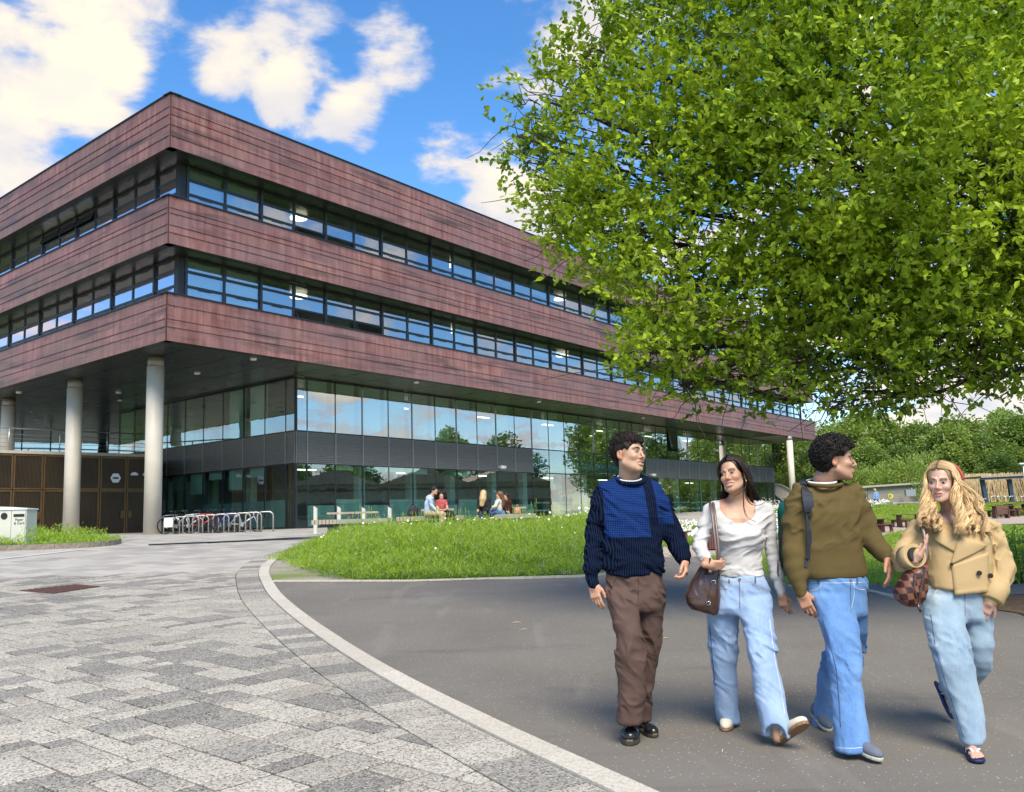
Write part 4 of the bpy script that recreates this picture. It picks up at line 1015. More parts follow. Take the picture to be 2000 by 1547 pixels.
# tall herbs at the right edge
def herb(x, y, h, label, seed, lobes=26):
    r = np.random.RandomState(seed); o = empty('tall_herb', (x, y, gz(y, x)), 0, label, 'plant', 'tall green herbs at the right edge of the lawn')
    mb = MB(); P = []; 
    for _ in range(lobes):
        bx_, by_ = r.normal(size=2)*.22; tip = np.array([bx_*1.6, by_*1.6, h*(.65+.4*r.rand())]); b0 = np.array([bx_, by_, 0]); mb.tube([b0, (b0+tip)/2, tip], [.006, .005, .003], 4)
        t = r.rand(26, 1)*.8+.2; P.append(b0+(tip-b0)*t)
    tag(mb.build('stem', mat['bark'], o), kind='stuff'); P = np.concatenate(P); D = r.normal(size=P.shape); D[:, 2] += .5
    o2 = link('leaf_mass', leaves_mesh('leaf_mass', P, D, .05+.08*r.rand(len(P)), .012+.014*r.rand(len(P)), .3+.6*r.rand(len(P)), mat['blade'], r), o); tag(o2, kind='stuff')
for i, (px, py, Y, h) in enumerate(((1955, 1090, 13.6, .75), (1990, 1085, 14.4, .85), (1930, 1075, 14.8, .6), (2010, 1100, 13.2, .7))):
    p = atY(px, py, Y); herb(p[0], Y, h, ('bushy green herb nearest the tan jacket at the lawn edge', 'tallest green herb cut by the right edge of the photo', 'shorter green herb farther back beside the gravel', 'green herb just at the right border of the photo')[i], 40+i)

# ---- woodland behind: trees with trunk and crown
def wood_tree(seed, h, w, n, tone, trunkcol=None):
    r = np.random.RandomState(seed); lob = []
    for _ in range(16):
        a = r.rand()*2*pi; q = r.rand(); zc = h*(.30+.58*q); rad = w*(.55*(1-abs(q-.35)*.9))*r.rand()**.5
        s = w*(.20+.16*r.rand()); lob.append((rad*cos(a), rad*sin(a), zc, s, s, s*.85))
    lob.append((0, 0, h*.86, w*.22, w*.22, h*.14))
    P, d, rr, k = lobes_sample(r, lob, n, .5)
    lt = r.rand(len(lob))
    c = np.clip(tone+.30*lt[k]+.22*r.rand(n)-.1, 0, 1)
    lf = leaves_mesh('crown', P, d+r.normal(size=d.shape)*.8, .28+.22*r.rand(n), .2+.12*r.rand(n), c, mat['wood_leaf'], r)
    mb = MB(); mb.tube([(0, 0, 0), (.1, 0, h*.35), (-.1, .1, h*.8)], [.22, .16, .05], 8)
    for _ in range(7):
        z0 = h*(.2+.4*r.rand()); a = r.rand()*6.28; mb.tube([(0, 0, z0), (w*.2*cos(a), w*.2*sin(a), z0+h*.12), (w*.36*cos(a), w*.36*sin(a), z0+h*.25)], [.09, .06, .02], 5)
    return lf, mb.mesh('trunk', trunkcol or mat['bark'])
mat['birch'] = M('pale_bark', (.50, .46, .40), .8, 0, .35, 3)
protos = [wood_tree(1, 14, 9, 9000, .30), wood_tree(2, 12, 8, 9000, .12), wood_tree(3, 15, 6.5, 8000, .48, mat['birch'])]
WT = [(1500, 112, 0, 1.05), (1545, 118, 1, 1.0), (1590, 108, 1, .85), (1640, 116, 0, 1.0), (1668, 105, 2, .92), (1715, 118, 2, 1.1), (1755, 108, 1, .80), (1800, 116, 0, .98), (1850, 108, 2, .85), (1880, 120, 0, 1.05), (1925, 110, 1, .92), (1965, 124, 2, 1.12), (1995, 112, 0, 1.0), (2050, 118, 1, 1.1), (2120, 112, 2, 1.1), (1820, 100, 1, .62), (1950, 101, 1, .60), (1700, 101, 0, .62), (1600, 100, 0, .62)]
WL = ['bright green broad tree behind the building end column', 'dark evergreen looking tree left of the end column', 'dark dense tree just right of the end column', 'green tree above the curly haired student with the backpack', 'tall pale barked tree rising behind the timber fence', 'tallest slender tree in the middle of the wood', 'dark round tree behind the domed bush', 'broad mid green tree behind the right part of the fence', 'pale feathery tree between the fence and the shelter', 'large rounded tree right of the pale feathery one', 'dark tree behind the left post of the blue shelter', 'tall pale tree reaching the sky at the right', 'green tree at the right border of the photo', 'dark tree outside the right border mirrored in the glass', 'pale tree outside the right border mirrored in the glass', 'low dark tree just above the fence end', 'low dark tree above the reed bed', 'low bright tree behind the domed bush', 'low bright tree beside the concrete stair wall']
def put_tree(x, y, k, s, label, rz, grp='trees of the wood behind the fence'):
    o = empty('woodland_tree', (x, y, gz(y, x)), rz, label, 'tree', grp); o.scale = (s, s, s*.74 if x > 0 and grp.startswith('trees of') else s); lf, tk = protos[k]; link('crown', lf, o); link('trunk', tk, o); return o
for i, ((px, Y, k, s), lb) in enumerate(zip(WT, WL)):
    p = atY(px, 900, Y); put_tree(p[0], Y, k, s, lb, i*1.3)
for i, (x, y, k, s) in enumerate(((84, 100, 0, 1.1), (92, 88, 1, 1.2), (84, 76, 2, 1.0), (88, 62, 1, 1.1), (52, 46, 2, .8), (54, 91, 0, .9), (88, 50, 0, 1.2), (74, 106, 1, 1.1))):
    put_tree(x, y, k, s, 'tree outside the right border, seen only mirrored in the glass wall', i*2.1, 'trees mirrored in the glass')
# domed bush behind the fence, small bush at stair wall
def bush(name, px, Y, w, h, n, tone, label, seed):
    r = np.random.RandomState(seed); p = atY(px, 960, Y); o = empty(name, (p[0], Y, gz(Y, p[0])), 0, label, 'bush')
    lob = [(r.normal()*w*.3, r.normal()*w*.2, h*(.25+.35*r.rand()), w*.3, w*.25, h*.34) for _ in range(12)]
    P, d, rr, k = lobes_sample(r, lob, n, .4); P[:, 2] = np.abs(P[:, 2]); lt = r.rand(12)
    c = np.clip(tone+.25*lt[k]+.25*r.rand(n), 0, 1)
    link('leaves', leaves_mesh('leaves', P, d+r.normal(size=d.shape)*.6+np.array([0, 0, .5]), .18+.14*r.rand(n), .08+.06*r.rand(n), c, mat['wood_leaf'], r), o)
    mb = MB(); [mb.tube([(r.normal()*.2, r.normal()*.2, 0), (r.normal()*w*.25, r.normal()*w*.2, h*.5)], [.05, .02], 5) for _ in range(6)]; mb.build('stem', mat['bark'], o)
bush('domed_bush', 1745, 92, 5.2, 5.4, 9000, .45, 'pale green domed bush rising behind the timber fence', 5)
bush('round_bush', 1675, 94, 3.5, 4.2, 5000, .35, 'smaller green bush left of the domed bush behind the fence', 6)
bush('dark_bush', 1530, 106, 4, 4.5, 5000, .1, 'dark green bush behind the concrete stair wall', 8)
bush('low_bush', 1880, 96, 4, 3.4, 5000, .25, 'low green bush between the fence end and the reeds', 9)
# reeds
r = np.random.RandomState(12); n = 15000; x = r.uniform(40, 64, n); y = r.uniform(92, 99, n); b = np.c_[x, y, gzv(y, x)]; h = r.uniform(.7, 2.9, n); tip = b+np.c_[r.normal(size=n)*.3, r.normal(size=n)*.2, h]
V = np.stack([b-[.03, 0, 0], b+[.03, 0, 0], tip+[.035, 0, 0], tip-[.035, 0, 0]], 1).reshape(-1, 3)
tag(link('reed_bed', np_mesh('reed_bed', V, np.arange(len(V)).reshape(-1, 4), mat['reed'])), 'dry straw coloured reeds behind the blue shelter', 'reeds', kind='stuff')
# ================================================================ SMOOTH SURFACES FROM DISTANCE FIELDS
def snet(f, lo, hi, h):
    lo = np.asarray(lo, float); hi = np.asarray(hi, float); n = np.maximum(((hi-lo)/h).astype(int)+2, 4)
    ax = [lo[i]+h*np.arange(n[i]) for i in range(3)]
    G = np.stack(np.meshgrid(*ax, indexing='ij'), -1).reshape(-1, 3).astype(np.float32)
    V = f(G).reshape(n).astype(np.float32)
    ins = V < 0; m = np.array(n)-1
    acc = np.zeros((*m, 3), np.float32); cnt = np.zeros(m, np.float32)
    offs_ = [(0, 0, 0), (1, 0, 0), (0, 1, 0), (0, 0, 1), (1, 1, 0), (1, 0, 1), (0, 1, 1), (1, 1, 1)]
    sl = lambda o: tuple(slice(o[i], o[i]+m[i]) for i in range(3))
    for a in offs_:
        for axn in range(3):
            if a[axn] == 1: continue
            b = tuple(a[i]+(1 if i == axn else 0) for i in range(3)); va, vb = V[sl(a)], V[sl(b)]; cr = ins[sl(a)] != ins[sl(b)]
            t = np.where(cr, va/np.where(cr, va-vb, 1), 0)
            for i in range(3): acc[..., i] += np.where(cr, a[i]+(t if i == axn else 0), 0)
            cnt += cr
    act = cnt > 0; idx = -np.ones(m, np.int64); idx[act] = np.arange(act.sum())
    base = np.stack(np.nonzero(act), 1); P = lo+h*(base+acc[act]/cnt[act][:, None]); F = []
    for axn in range(3):
        o1, o2 = [i for i in range(3) if i != axn]
        a = tuple(slice(0, n[axn]-1) if i == axn else slice(1, n[i]-1) for i in range(3)); b = tuple(slice(1, n[axn]) if i == axn else slice(1, n[i]-1) for i in range(3))
        cr = ins[a] != ins[b]; w = np.stack(np.nonzero(cr), 1)
        if not len(w): continue
        s = ins[a][cr]; c = w.copy(); c[:, o1] += 1; c[:, o2] += 1
        def g(d1, d2):
            q = c.copy(); q[:, o1] -= d1; q[:, o2] -= d2; return idx[q[:, 0], q[:, 1], q[:, 2]]
        q = np.stack([g(1, 1), g(0, 1), g(0, 0), g(1, 0)], 1); flip = s if axn != 1 else ~s; q[~flip] = q[~flip][:, ::-1]
        F.append(q)
    F = np.concatenate(F); F = F[(F >= 0).all(1)]
    return P, F
def smin(a, b, k):
    h = np.clip(.5+.5*(b-a)/k, 0, 1); return b+(a-b)*h-k*h*(1-h)
def smax(a, b, k): return -smin(-a, -b, k)
def sd_ell(P, c, r):
    q = (P-np.asarray(c, np.float32))/np.asarray(r, np.float32); k = np.sqrt((q*q).sum(1))+1e-9; return (k-1)*min(r) if False else k*(k-1)/(np.sqrt((((P-np.asarray(c, np.float32))/(np.asarray(r, np.float32)**2))**2).sum(1))+1e-9)
def sd_cap(P, a, b, ra, rb):
    a = np.asarray(a, np.float32); b = np.asarray(b, np.float32); d = b-a; t = np.clip(((P-a)@d)/(d@d+1e-12), 0, 1); return np.linalg.norm(P-a-t[:, None]*d, axis=1)-(ra+(rb-ra)*t)
def sd_chain(P, pts, rs_, k=.01):
    o = None
    for i in range(len(pts)-1):
        d = sd_cap(P, pts[i], pts[i+1], rs_[i], rs_[i+1]); o = d if o is None else smin(o, d, k)
    return o
def sd_box(P, c, hx, r=.0):
    q = np.abs(P-np.asarray(c, np.float32))-np.asarray(hx, np.float32)+r; return np.linalg.norm(np.maximum(q, 0), axis=1)+np.minimum(q.max(1), 0)-r
class Stack:
    """horizontal cross sections: rows of (z, cx, cy, half width, half depth)"""
    def __init__(s, rows, e=2.3, yaw=0.):
        s.r = np.array(sorted(rows)); s.e = e; s.yaw = yaw
    def __call__(s, P):
        z = P[:, 2]; r = s.r; I = lambda j: np.interp(z, r[:, 0], r[:, j])
        x, y, a, b = P[:, 0]-I(1), P[:, 1]-I(2), I(3), I(4)
        if s.yaw: x, y = x*cos(s.yaw)+y*sin(s.yaw), -x*sin(s.yaw)+y*cos(s.yaw)
        d = ((np.abs(x/a)**s.e+np.abs(y/b)**s.e)**(1/s.e)-1)*np.minimum(a, b)
        cap = np.maximum(z-r[-1, 0], r[0, 0]-z); return smax(d, cap, .02)
def folds(P, seed, fx, fy, fz, amp, d=None, skew=.55):
    """creases: ridged noise, only evaluated near the surface"""
    o = np.zeros(len(P), np.float32); m = np.ones(len(P), bool) if d is None else np.abs(d) < .035
    Q = P[m]
    if not len(Q): return o
    q = np.stack([Q[:, 0]*fx*.8+Q[:, 2]*fz*.15, Q[:, 1]*fy*.8, Q[:, 2]*fz*.75+Q[:, 0]*fx*skew*(1 if seed % 2 else -1)], 1)
    q = q+(vnoise(q*.6+7, seed+5)[:, None]-.5)*1.6
    n1 = 1-2*np.abs(2*vnoise(q, seed)-1)**.8; n2 = 1-2*np.abs(2*vnoise(q*2.3+3, seed+1)-1)**.8; n0 = 2*vnoise(q*.45, seed+2)-1
    o[m] = amp*((n1-.25)*1.05+(n2-.25)*.60+n0*.45); return o

class Person:
    def __init__(s, Y, foot, label):
        p = atY(foot[0], foot[1], Y); s.Y = Y; s.o = np.array([p[0], Y, gz(Y)]); s.e = empty('person', tuple(s.o), 0, label, 'person', None); s.dk = 1.
    def L(s, px, py, dy=0.):
        return atY(px, py, s.Y+dy)-s.o
    def m(s, pix, dy=0.): return pix*(s.Y+dy)/FPX
    def rows(s, R, e=2.3, yaw=0.):
        """R: (ypx, xl, xr, dy, half depth)"""
        out_ = []
        for y, a, b, dy, hd in R:
            c = s.L((a+b)/2, y, dy); out_.append((c[2], c[0], c[1], s.m((b-a)/2, dy)*(.985 if getattr(s, 'dk', 1) < 1 else 1), hd*getattr(s, 'dk', 1.)))
        return Stack(out_, e, yaw)
    def pts(s, R): return [s.L(x, y, dy) for x, y, dy, r in R], [s.m(r, dy)*(.95 if s.dk < 1 else 1) for x, y, dy, r in R]
    def add(s, name, f, lo, hi, h, m, parent=None, smooth=True, attr=None, extra=None):
        P, F = snet(f, lo, hi, h); A = attr(P) if attr else None
        if extra is not None:
            for (P2, F2, A2) in extra:
                F = np.concatenate([F, F2+len(P)]); P = np.concatenate([P, P2]); A = np.concatenate([A, A2]) if A is not None else None
        return link(name, np_mesh(name, P, F, m, smooth, attr=A), parent or s.e)
    def hit(s, f, px, py, y0=-.6, y1=.7):
        """front-most point of surface f under photo point (px,py)"""
        t = np.linspace(y0, y1, 131); Q = np.array([s.L(px, py, v) for v in t], np.float32); d = f(Q); i = np.nonzero(d < 0)[0]
        if not len(i): return Q[int(np.argmin(d))].astype(float)
        k = max(i[0], 1); a, b = float(d[k-1]), float(d[k]); u = a/(a-b) if a > 0 else 0
        return (Q[k-1]*(1-u)+Q[k]*u).astype(float)
    def strip(s, f, path, w, off=.006, n=24, th=.004, name='strap', m=None, parent=None, wdir=None):
        """ribbon lying on surface f along photo path"""
        path = np.array(path, float); t = np.r_[0, np.cumsum(np.linalg.norm(np.diff(path, axis=0), axis=1))]; u = np.linspace(0, t[-1], n)
        X, Yp = np.interp(u, t, path[:, 0]), np.interp(u, t, path[:, 1]); ww = np.interp(u, t, w) if hasattr(w, '__len__') else np.full(n, w)
        c = np.array([s.hit(f, a, b) for a, b in zip(X, Yp)])
        for _ in range(3): c[1:-1] = (c[:-2]+2*c[1:-1]+c[2:])/4
        T = np.gradient(c, axis=0); W = np.cross(T, (0, 1., 0)); W /= np.linalg.norm(W, axis=1)[:, None]; hw = (ww*s.Y/FPX/2)[:, None]
        A, B = c+W*hw, c-W*hw; o1 = np.array([0, -off, 0]); o2 = np.array([0, -off-th, 0]); mb = MB(); vs = list(A+o1)+list(B+o1)+list(B+o2)+list(A+o2)
        # sit edges on the surface
        fs = [(k*n+i, k*n+i+1, ((k+1) % 4)*n+i+1, ((k+1) % 4)*n+i) for k in range(4) for i in range(n-1)]+[(0, n, 2*n, 3*n), (n-1, 4*n-1, 3*n-1, 2*n-1)]
        mb.add(vs, fs, 0, False); me = mb.mesh(name, m); bm = bmesh.new(); bm.from_mesh(me); bmesh.ops.recalc_face_normals(bm, faces=bm.faces); bm.to_mesh(me); bm.free(); return link(name, me, parent or s.e)
    def patch(s, f, quad, off=.008, th=.005, n=9, name='lapel', m=None, parent=None, lift=None):
        q = np.array(quad, float); u = np.linspace(0, 1, n); g = []
        for b in u:
            for a in u:
                p = (q[0]*(1-a)+q[1]*a)*(1-b)+(q[3]*(1-a)+q[2]*a)*b; h = s.hit(f, p[0], p[1]); l = off+(lift(a, b) if lift else 0); g.append(h+np.array([0, -l, 0]))
        g = np.array(g).reshape(n, n, 3)
        for _ in range(2): g[1:-1, 1:-1] = (g[:-2, 1:-1]+g[2:, 1:-1]+g[1:-1, :-2]+g[1:-1, 2:])/4
        g = g.reshape(-1, 3); back = g+np.array([0, th+off*.6, 0]); N2 = n*n; fs = []
        for i in range(n-1):
            for j in range(n-1):
                a = i*n+j; fs += [(a, a+1, a+n+1, a+n), (N2+a, N2+a+n, N2+a+n+1, N2+a+1)]
        rim = [j for j in range(n)]+[i*n+n-1 for i in range(1, n)]+[(n-1)*n+j for j in range(n-2, -1, -1)]+[i*n for i in range(n-2, 0, -1)]
        for a, b in zip(rim, rim[1:]+rim[:1]): fs.append((a, N2+a, N2+b, b))
        me = MB().add(list(g)+list(back), fs, 0, True).mesh(name, m); bm = bmesh.new(); bm.from_mesh(me); bmesh.ops.recalc_face_normals(bm, faces=bm.faces); bm.to_mesh(me); bm.free()
        return link(name, me, parent or s.e)
    def seam(s, f, path, r=.0018, off=.001, m=None, name='seam', parent=None, n=22):
        path = np.array(path, float); t = np.r_[0, np.cumsum(np.linalg.norm(np.diff(path, axis=0), axis=1))]; u = np.linspace(0, t[-1], n)
        c = [s.hit(f, a, b)+np.array([0, -off+.0006, 0]) for a, b in zip(np.interp(u, t, path[:, 0]), np.interp(u, t, path[:, 1]))]
        return MB().tube(c, r, 5).build(name, m, parent or s.e)

# ---- head
def head_rot(yaw, pitch=0., tilt=0.):
    """yaw: + turns the face towards image right. local axes: x = person's left(image right), -y = face, z up"""
    return np.array(Matrix.Rotation(yaw, 3, 'Z') @ Matrix.Rotation(pitch, 3, 'X') @ Matrix.Rotation(tilt, 3, 'Y'))
def head_sdf(Q, fem=0., smile=0., nose=1.):
    d = sd_ell(Q, (0, .020, .034), (.0745, .0935, .083))
    fw = .060-.002*fem
    d = smin(d, sd_ell(Q, (0, -.026, -.030), (fw, .060, .086)), .02)
    d = smin(d, sd_ell(Q, (0, -.034, -.078), (.045-.005*fem, .047, .036)), .022)
    d = smin(d, sd_cap(Q, (-.010, -.070, -.104), (.010, -.070, -.104), .0145-.002*fem, .0145-.002*fem), .02)
    for sx_ in (-1, 1):
        d = smin(d, sd_cap(Q, (sx_*.052, .0, -.062), (sx_*.030, -.05, -.092), .014-.003*fem, .013), .025)         # jaw
        d = smin(d, sd_ell(Q, (sx_*.036, -.062, -.026-.002*smile), (.022, .020+.003*smile, .017+.003*smile)), .018)   # cheek
        d = smin(d, sd_cap(Q, (sx_*.014, -.083, .021), (sx_*.046, -.070, .021), .0065-.002*fem, .005), .014)         # brow ridge
    d = smax(d, -sd_ell(Q, (-.031, -.1015, .001), (.019, .018, .0125)), .012); d = smax(d, -sd_ell(Q, (.031, -.1015, .001), (.019, .018, .0125)), .012)
    ns = sd_cap(Q, (0, -.083, .012), (0, -.0985-.005*nose, -.029), .0055, .0080); ns = smin(ns, sd_ell(Q, (0, -.0985-.006*nose, -.033), (.0088, .0090, .0075)), .006)
    for sx_ in (-1, 1): ns = smin(ns, sd_ell(Q, (sx_*.0110, -.0905, -.036), (.0062, .0080, .0060)), .005)
    d = smin(d, ns, .009)
    for sx_ in (-1, 1): d = smax(d, -sd_ell(Q, (sx_*.0062, -.0975, -.0435), (.0028, .0045, .0028)), .003)
    w = .021+.008*smile; up = .0055*smile
    # lips follow an arc round the teeth
    def lip(z0, r, fwd, zc): 
        a = [(-w, -.076, z0+up), (-w*.5, -.0875-fwd, zc), (0, -.0912-fwd, zc-.0005), (w*.5, -.0875-fwd, zc), (w, -.076, z0+up)]; return sd_chain(Q, a, [.003, r, r*1.02, r, .003], .003)
    gap = .0070*smile
    d = smin(d, lip(-.0655, .0046, .001, -.0625+gap*.25), .004); d = smin(d, lip(-.0665, .0054, .0, -.0715-gap), .005)
    if smile > .3: d = smax(d, -sd_ell(Q, (0, -.088, -.0668-gap*.2), (w*.86, .014, (.0050*smile+.001))), .002)
    for sx_ in (-1, 1):     # lids
        d = smin(d, sd_chain(Q, [(sx_*.0185, -.0815, -.001), (sx_*.026, -.0875, .0052-.002*smile), (sx_*.036, -.0855, .0052-.002*smile), (sx_*.0455, -.0745, .000)], [.0016, .0022, .0022, .0016], .002), .006)
        e = sd_ell(Q, (sx_*.0775, .016, -.010), (.0095, .0185, .0315)); e = smin(e, sd_ell(Q, (sx_*.0750, .006, -.036), (.006, .008, .009)), .008)
        e = smax(e, -sd_ell(Q, (sx_*.0860, .013, -.008), (.0075, .0105, .0195)), .004); d = smin(d, e, .006)
    return d
def head_col(Q, skin, lipc, smile, stub=0., blush=.12):
    """vertex colour by place on the face, darker in the eye sockets"""
    n = len(Q); c = np.tile(np.array(skin), (n, 1)).astype(float)
    def mixin(w, col): 
        nonlocal c
        w = np.clip(w, 0, 1)[:, None]; c = c*(1-w)+np.array(col)*w
    w = .021+.008*smile
    red = np.array(skin)*np.array([1.03, .72, .66])
    for sx_ in (-1, 1):
        mixin(blush*2.4*np.exp(-(((Q[:, 0]-sx_*.040)/.018)**2+((Q[:, 2]+.030)/.016)**2))*(Q[:, 1] < -.03), red)
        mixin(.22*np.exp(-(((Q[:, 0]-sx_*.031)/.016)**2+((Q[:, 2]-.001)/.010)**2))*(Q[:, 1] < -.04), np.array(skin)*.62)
        mixin(.5*(np.abs(Q[:, 0]) > .078)*1.0, red)
    mixin(.5*np.exp(-((Q[:, 0]/.014)**2+((Q[:, 2]+.036)/.010)**2))*(Q[:, 1] < -.08), red)
    zl = -.0675+.0055*smile*(Q[:, 0]/w)**2
    mixin(1.15*np.clip(1.25-((Q[:, 0]/(w*1.0))**4+((Q[:, 2]-zl)/(.0092+.0028*smile))**2), 0, 1)*(Q[:, 1] < -.072), lipc)
    inner = np.clip(1.3-((Q[:, 0]/(w*.84))**4+((Q[:, 2]-zl)/(.0038+.0016*smile))**2), 0, 1)*(Q[:, 1] < -.068)*(Q[:, 1] > -.0935)
    mixin(inner*(smile > .3), (.10, .02, .018))
    if stub: mixin(stub*np.clip((-.045-Q[:, 2])/.03, 0, 1)*(Q[:, 1] < .02)*(1-np.clip(1.4-((Q[:, 0]/w)**4+((Q[:, 2]-zl)/.012)**2), 0, 1)), np.array(skin)*.55)
    return np.c_[c, np.ones(n)]
def skinm(name):
    t = NT(name); a = t.N('ShaderNodeVertexColor', layer_name='Col').outputs[0]; n = t.noise(t.objc(), 55, 4)
    c = t.mix(t.ramp(n, .35, .65, 0, .10), a, (.36, .10, .07, 1)); t.set(col=c, rough=.45, spec=.4, sss=.12); t.b.inputs['Subsurface Radius'].default_value = (.012, .005, .003); t.b.inputs['Subsurface Scale'].default_value = .6
    t.bump(t.noise(t.objc(), 420, 2), .08, .001); return t.m
mat['skin'] = skinm('skin')
mat['eyew'] = M('eye_white', (.46, .43, .41), .25, 0, .03); mat['iris'] = M('iris_brown', (.035, .016, .008), .15, 0, .1); mat['teeth'] = M('teeth', (.80, .77, .70), .25, 0, .03)
def hairm(name, c1, c2, rough=.38):
    t = NT(name); a = t.N('ShaderNodeVertexColor', layer_name='Col').outputs[0]; sp = t.N('ShaderNodeSeparateColor'); t.l.new(a, sp.inputs[0])
    t.set(col=t.mix(sp.outputs[0], (*c1, 1), (*c2, 1)), rough=rough, spec=.3); return t.m
mat['hair_dark'] = hairm('dark_brown_hair', (.006, .0045, .004), (.040, .026, .018), .62)
mat['hair_black'] = hairm('black_hair', (.004, .0035, .0035), (.026, .019, .016), .58)
mat['hair_long'] = hairm('long_dark_hair', (.006, .004, .0035), (.050, .026, .016), .30)
mat['hair_blond'] = hairm('blond_hair', (.17, .095, .040), (.84, .60, .32), .45)
mat['brow'] = M('eyebrow', (.012, .008, .006), .8, 0, .1)

class Head:
    def __init__(s, p, cx_, cy_, dy, yaw, pitch, tilt, sc, fem, smile, nose=1.):
        s.p = p; s.c = p.L(cx_, cy_, dy); s.R = head_rot(yaw, pitch, tilt); s.s = sc; s.fem = fem; s.smile = smile; s.nose = nose
    def loc(s, P): return ((P-s.c.astype(np.float32))@s.R.astype(np.float32))/s.s
    def w(s, q): return s.c+s.s*(s.R@np.asarray(q, float))
    def sdf(s, P): return head_sdf(s.loc(P), s.fem, s.smile, s.nose)*s.s
    def details(s, gaze=(0, 0), brow=.0024, parent=None, browlift=0.):
        e = parent or s.p.e
        for sx_ in (-1, 1):
            c = np.array([sx_*.0318, -.0757, -.0010]); r = .0104; g = np.array([gaze[0], -1., gaze[1]]); g /= np.linalg.norm(g)
            vs, fs, ms = [], [], []; u = np.cross(g, (0, 0, 1.)); u /= np.linalg.norm(u); v = np.cross(u, g); A = [0, .35, .60, .66, 1.0, 1.6]; n = 12
            vs.append(c+g*r)
            for a in A[1:]:
                for k in range(n): vs.append(c+r*(cos(a)*g+sin(a)*(cos(2*pi*k/n)*u+sin(2*pi*k/n)*v)))
            for k in range(n): fs.append((0, 1+k, 1+(k+1) % n)); ms.append(1)
            for j in range(len(A)-2):
                for k in range(n): fs.append((1+j*n+k, 1+(j+1)*n+k, 1+(j+1)*n+(k+1) % n, 1+j*n+(k+1) % n)); ms.append(1 if j < 2 else 0)
            mb = MB()
            for f_, m_ in zip(fs, ms): mb.f.append(f_); mb.m.append(m_); mb.sm.append(True)
            mb.v = [tuple(s.w(q)) for q in vs]; mb.build('eye', [mat['eyew'], mat['iris']], e)
            sm = s.smile
            MB().tube([s.w((sx_*x, y, z)) for x, y, z in ((.0180, -.0835, -.001), (.0250, -.0915, .0040-.002*sm), (.0320, -.0920, .0052-.002*sm), (.0390, -.0880, .0040-.002*sm), (.0470, -.0760, .0005))], [.0009, .0014, .0016, .0015, .0009], 5).build('eyelash', mat['brow'], e)
            bl_ = browlift
            MB().tube([s.w((sx_*x, y, z+bl_)) for x, y, z in ((.0130, -.0900, .0185), (.0220, -.0905, .0225), (.0330, -.0870, .0255), (.0430, -.0790, .0245), (.0500, -.0690, .0200))], [brow*.8, brow*1.15, brow*1.1, brow*.8, brow*.3], 6, flat=.55).build('eyebrow', mat['brow'], e)
        if s.smile > .3:
            w = (.021+.008*s.smile)*.84; n = 9; vs = []
            for z in (-.0628, -.0628-.0090*s.smile-.0008):
                for k in range(n): x = -w+2*w*k/(n-1); vs.append(s.w((x, -.0868+.009*(x/w)**2, z+.0050*(x/w)**2*s.smile)))
            back = [v+s.s*(s.R@np.array([0, .006, 0])) for v in vs]
            fs = [(k, k+1, n+k+1, n+k) for k in range(n-1)]
            MB().add(vs+back, fs+[(2*n+k, 2*n+n+k, 2*n+n+k+1, 2*n+k+1) for k in range(n-1)], 0, True).build('teeth', mat['teeth'], e)

# ---- hand
def hand_frame(D, Nrm):
    D = np.asarray(D, float); D /= np.linalg.norm(D); Nn = np.asarray(Nrm, float); Nn -= D*(Nn@D); Nn /= np.linalg.norm(Nn); X = np.cross(Nn, D); return np.array([X, -Nn, D]).T
def hand_sdf(curl, thumb, spread, side):
    """palm faces local -y, fingers +z, thumb on side*x"""
    s = side; parts = []
    def f(Q):
        d = sd_box(Q, (0, 0, .045), (.036, .0125, .040), .012); d = smin(d, sd_ell(Q, (s*.022, -.008, .028), (.018, .014, .030)), .012)
        d = smin(d, sd_cap(Q, (0, 0, -.035), (0, 0, .01), .024, .026), .02)
        L = [.082, .092, .084, .066]; X = [.0285, .0095, -.0095, -.0275]; Zs = [.082, .087, .083, .075]
        for i in range(4):
            a = 0.; p = np.array([s*X[i], -.001, Zs[i]-.012]); pts_ = [p]; cu = curl[i]; sp_ = spread*(1.5-i)*s
            for seg, fr in ((0, .52), (1, .28), (2, .22)):
                a += cu*(.75, 1.05, .7)[seg]; l = L[i]*fr; dirv = np.array([sin(sp_)*cos(a), -sin(a), cos(a)]); p = p+dirv*l; pts_.append(p)
            rr0 = (.0088, .0090, .0086, .0076)[i]; d = smin(d, sd_chain(Q, pts_, [rr0*1.06, rr0, rr0*.92, rr0*.8], .003), .005)
        tp = [np.array([s*.028, -.006, .012]), np.array([s*.046, -.012-.012*thumb, .040]), np.array([s*(.058-.020*thumb), -.016-.026*thumb, .064]), np.array([s*(.066-.040*thumb), -.018-.036*thumb, .086])]
        d = smin(d, sd_chain(Q, tp, [.014, .0118, .0102, .0085], .004), .007); return d
    return f
def add_hand(p, wrist, D, Nrm, side, curl, thumb=.2, spread=.06, sc=1.0, fore=None):
    R = hand_frame(D, Nrm).astype(np.float32); w = np.asarray(wrist, np.float32); hs = hand_sdf(curl, thumb, spread, side)
    def f(P):
        d = hs(((P-w)@R)/sc)*sc
        if fore is not None: d = smin(d, sd_cap(P, w, fore, .025*sc, .031*sc), .015)
        return d
    c = w+np.asarray(D)*.06/np.linalg.norm(D); lo = c-.14; hi = c+.14
    if fore is not None: lo = np.minimum(lo, np.asarray(fore)-.04); hi = np.maximum(hi, np.asarray(fore)+.04)
    return f, lo, hi
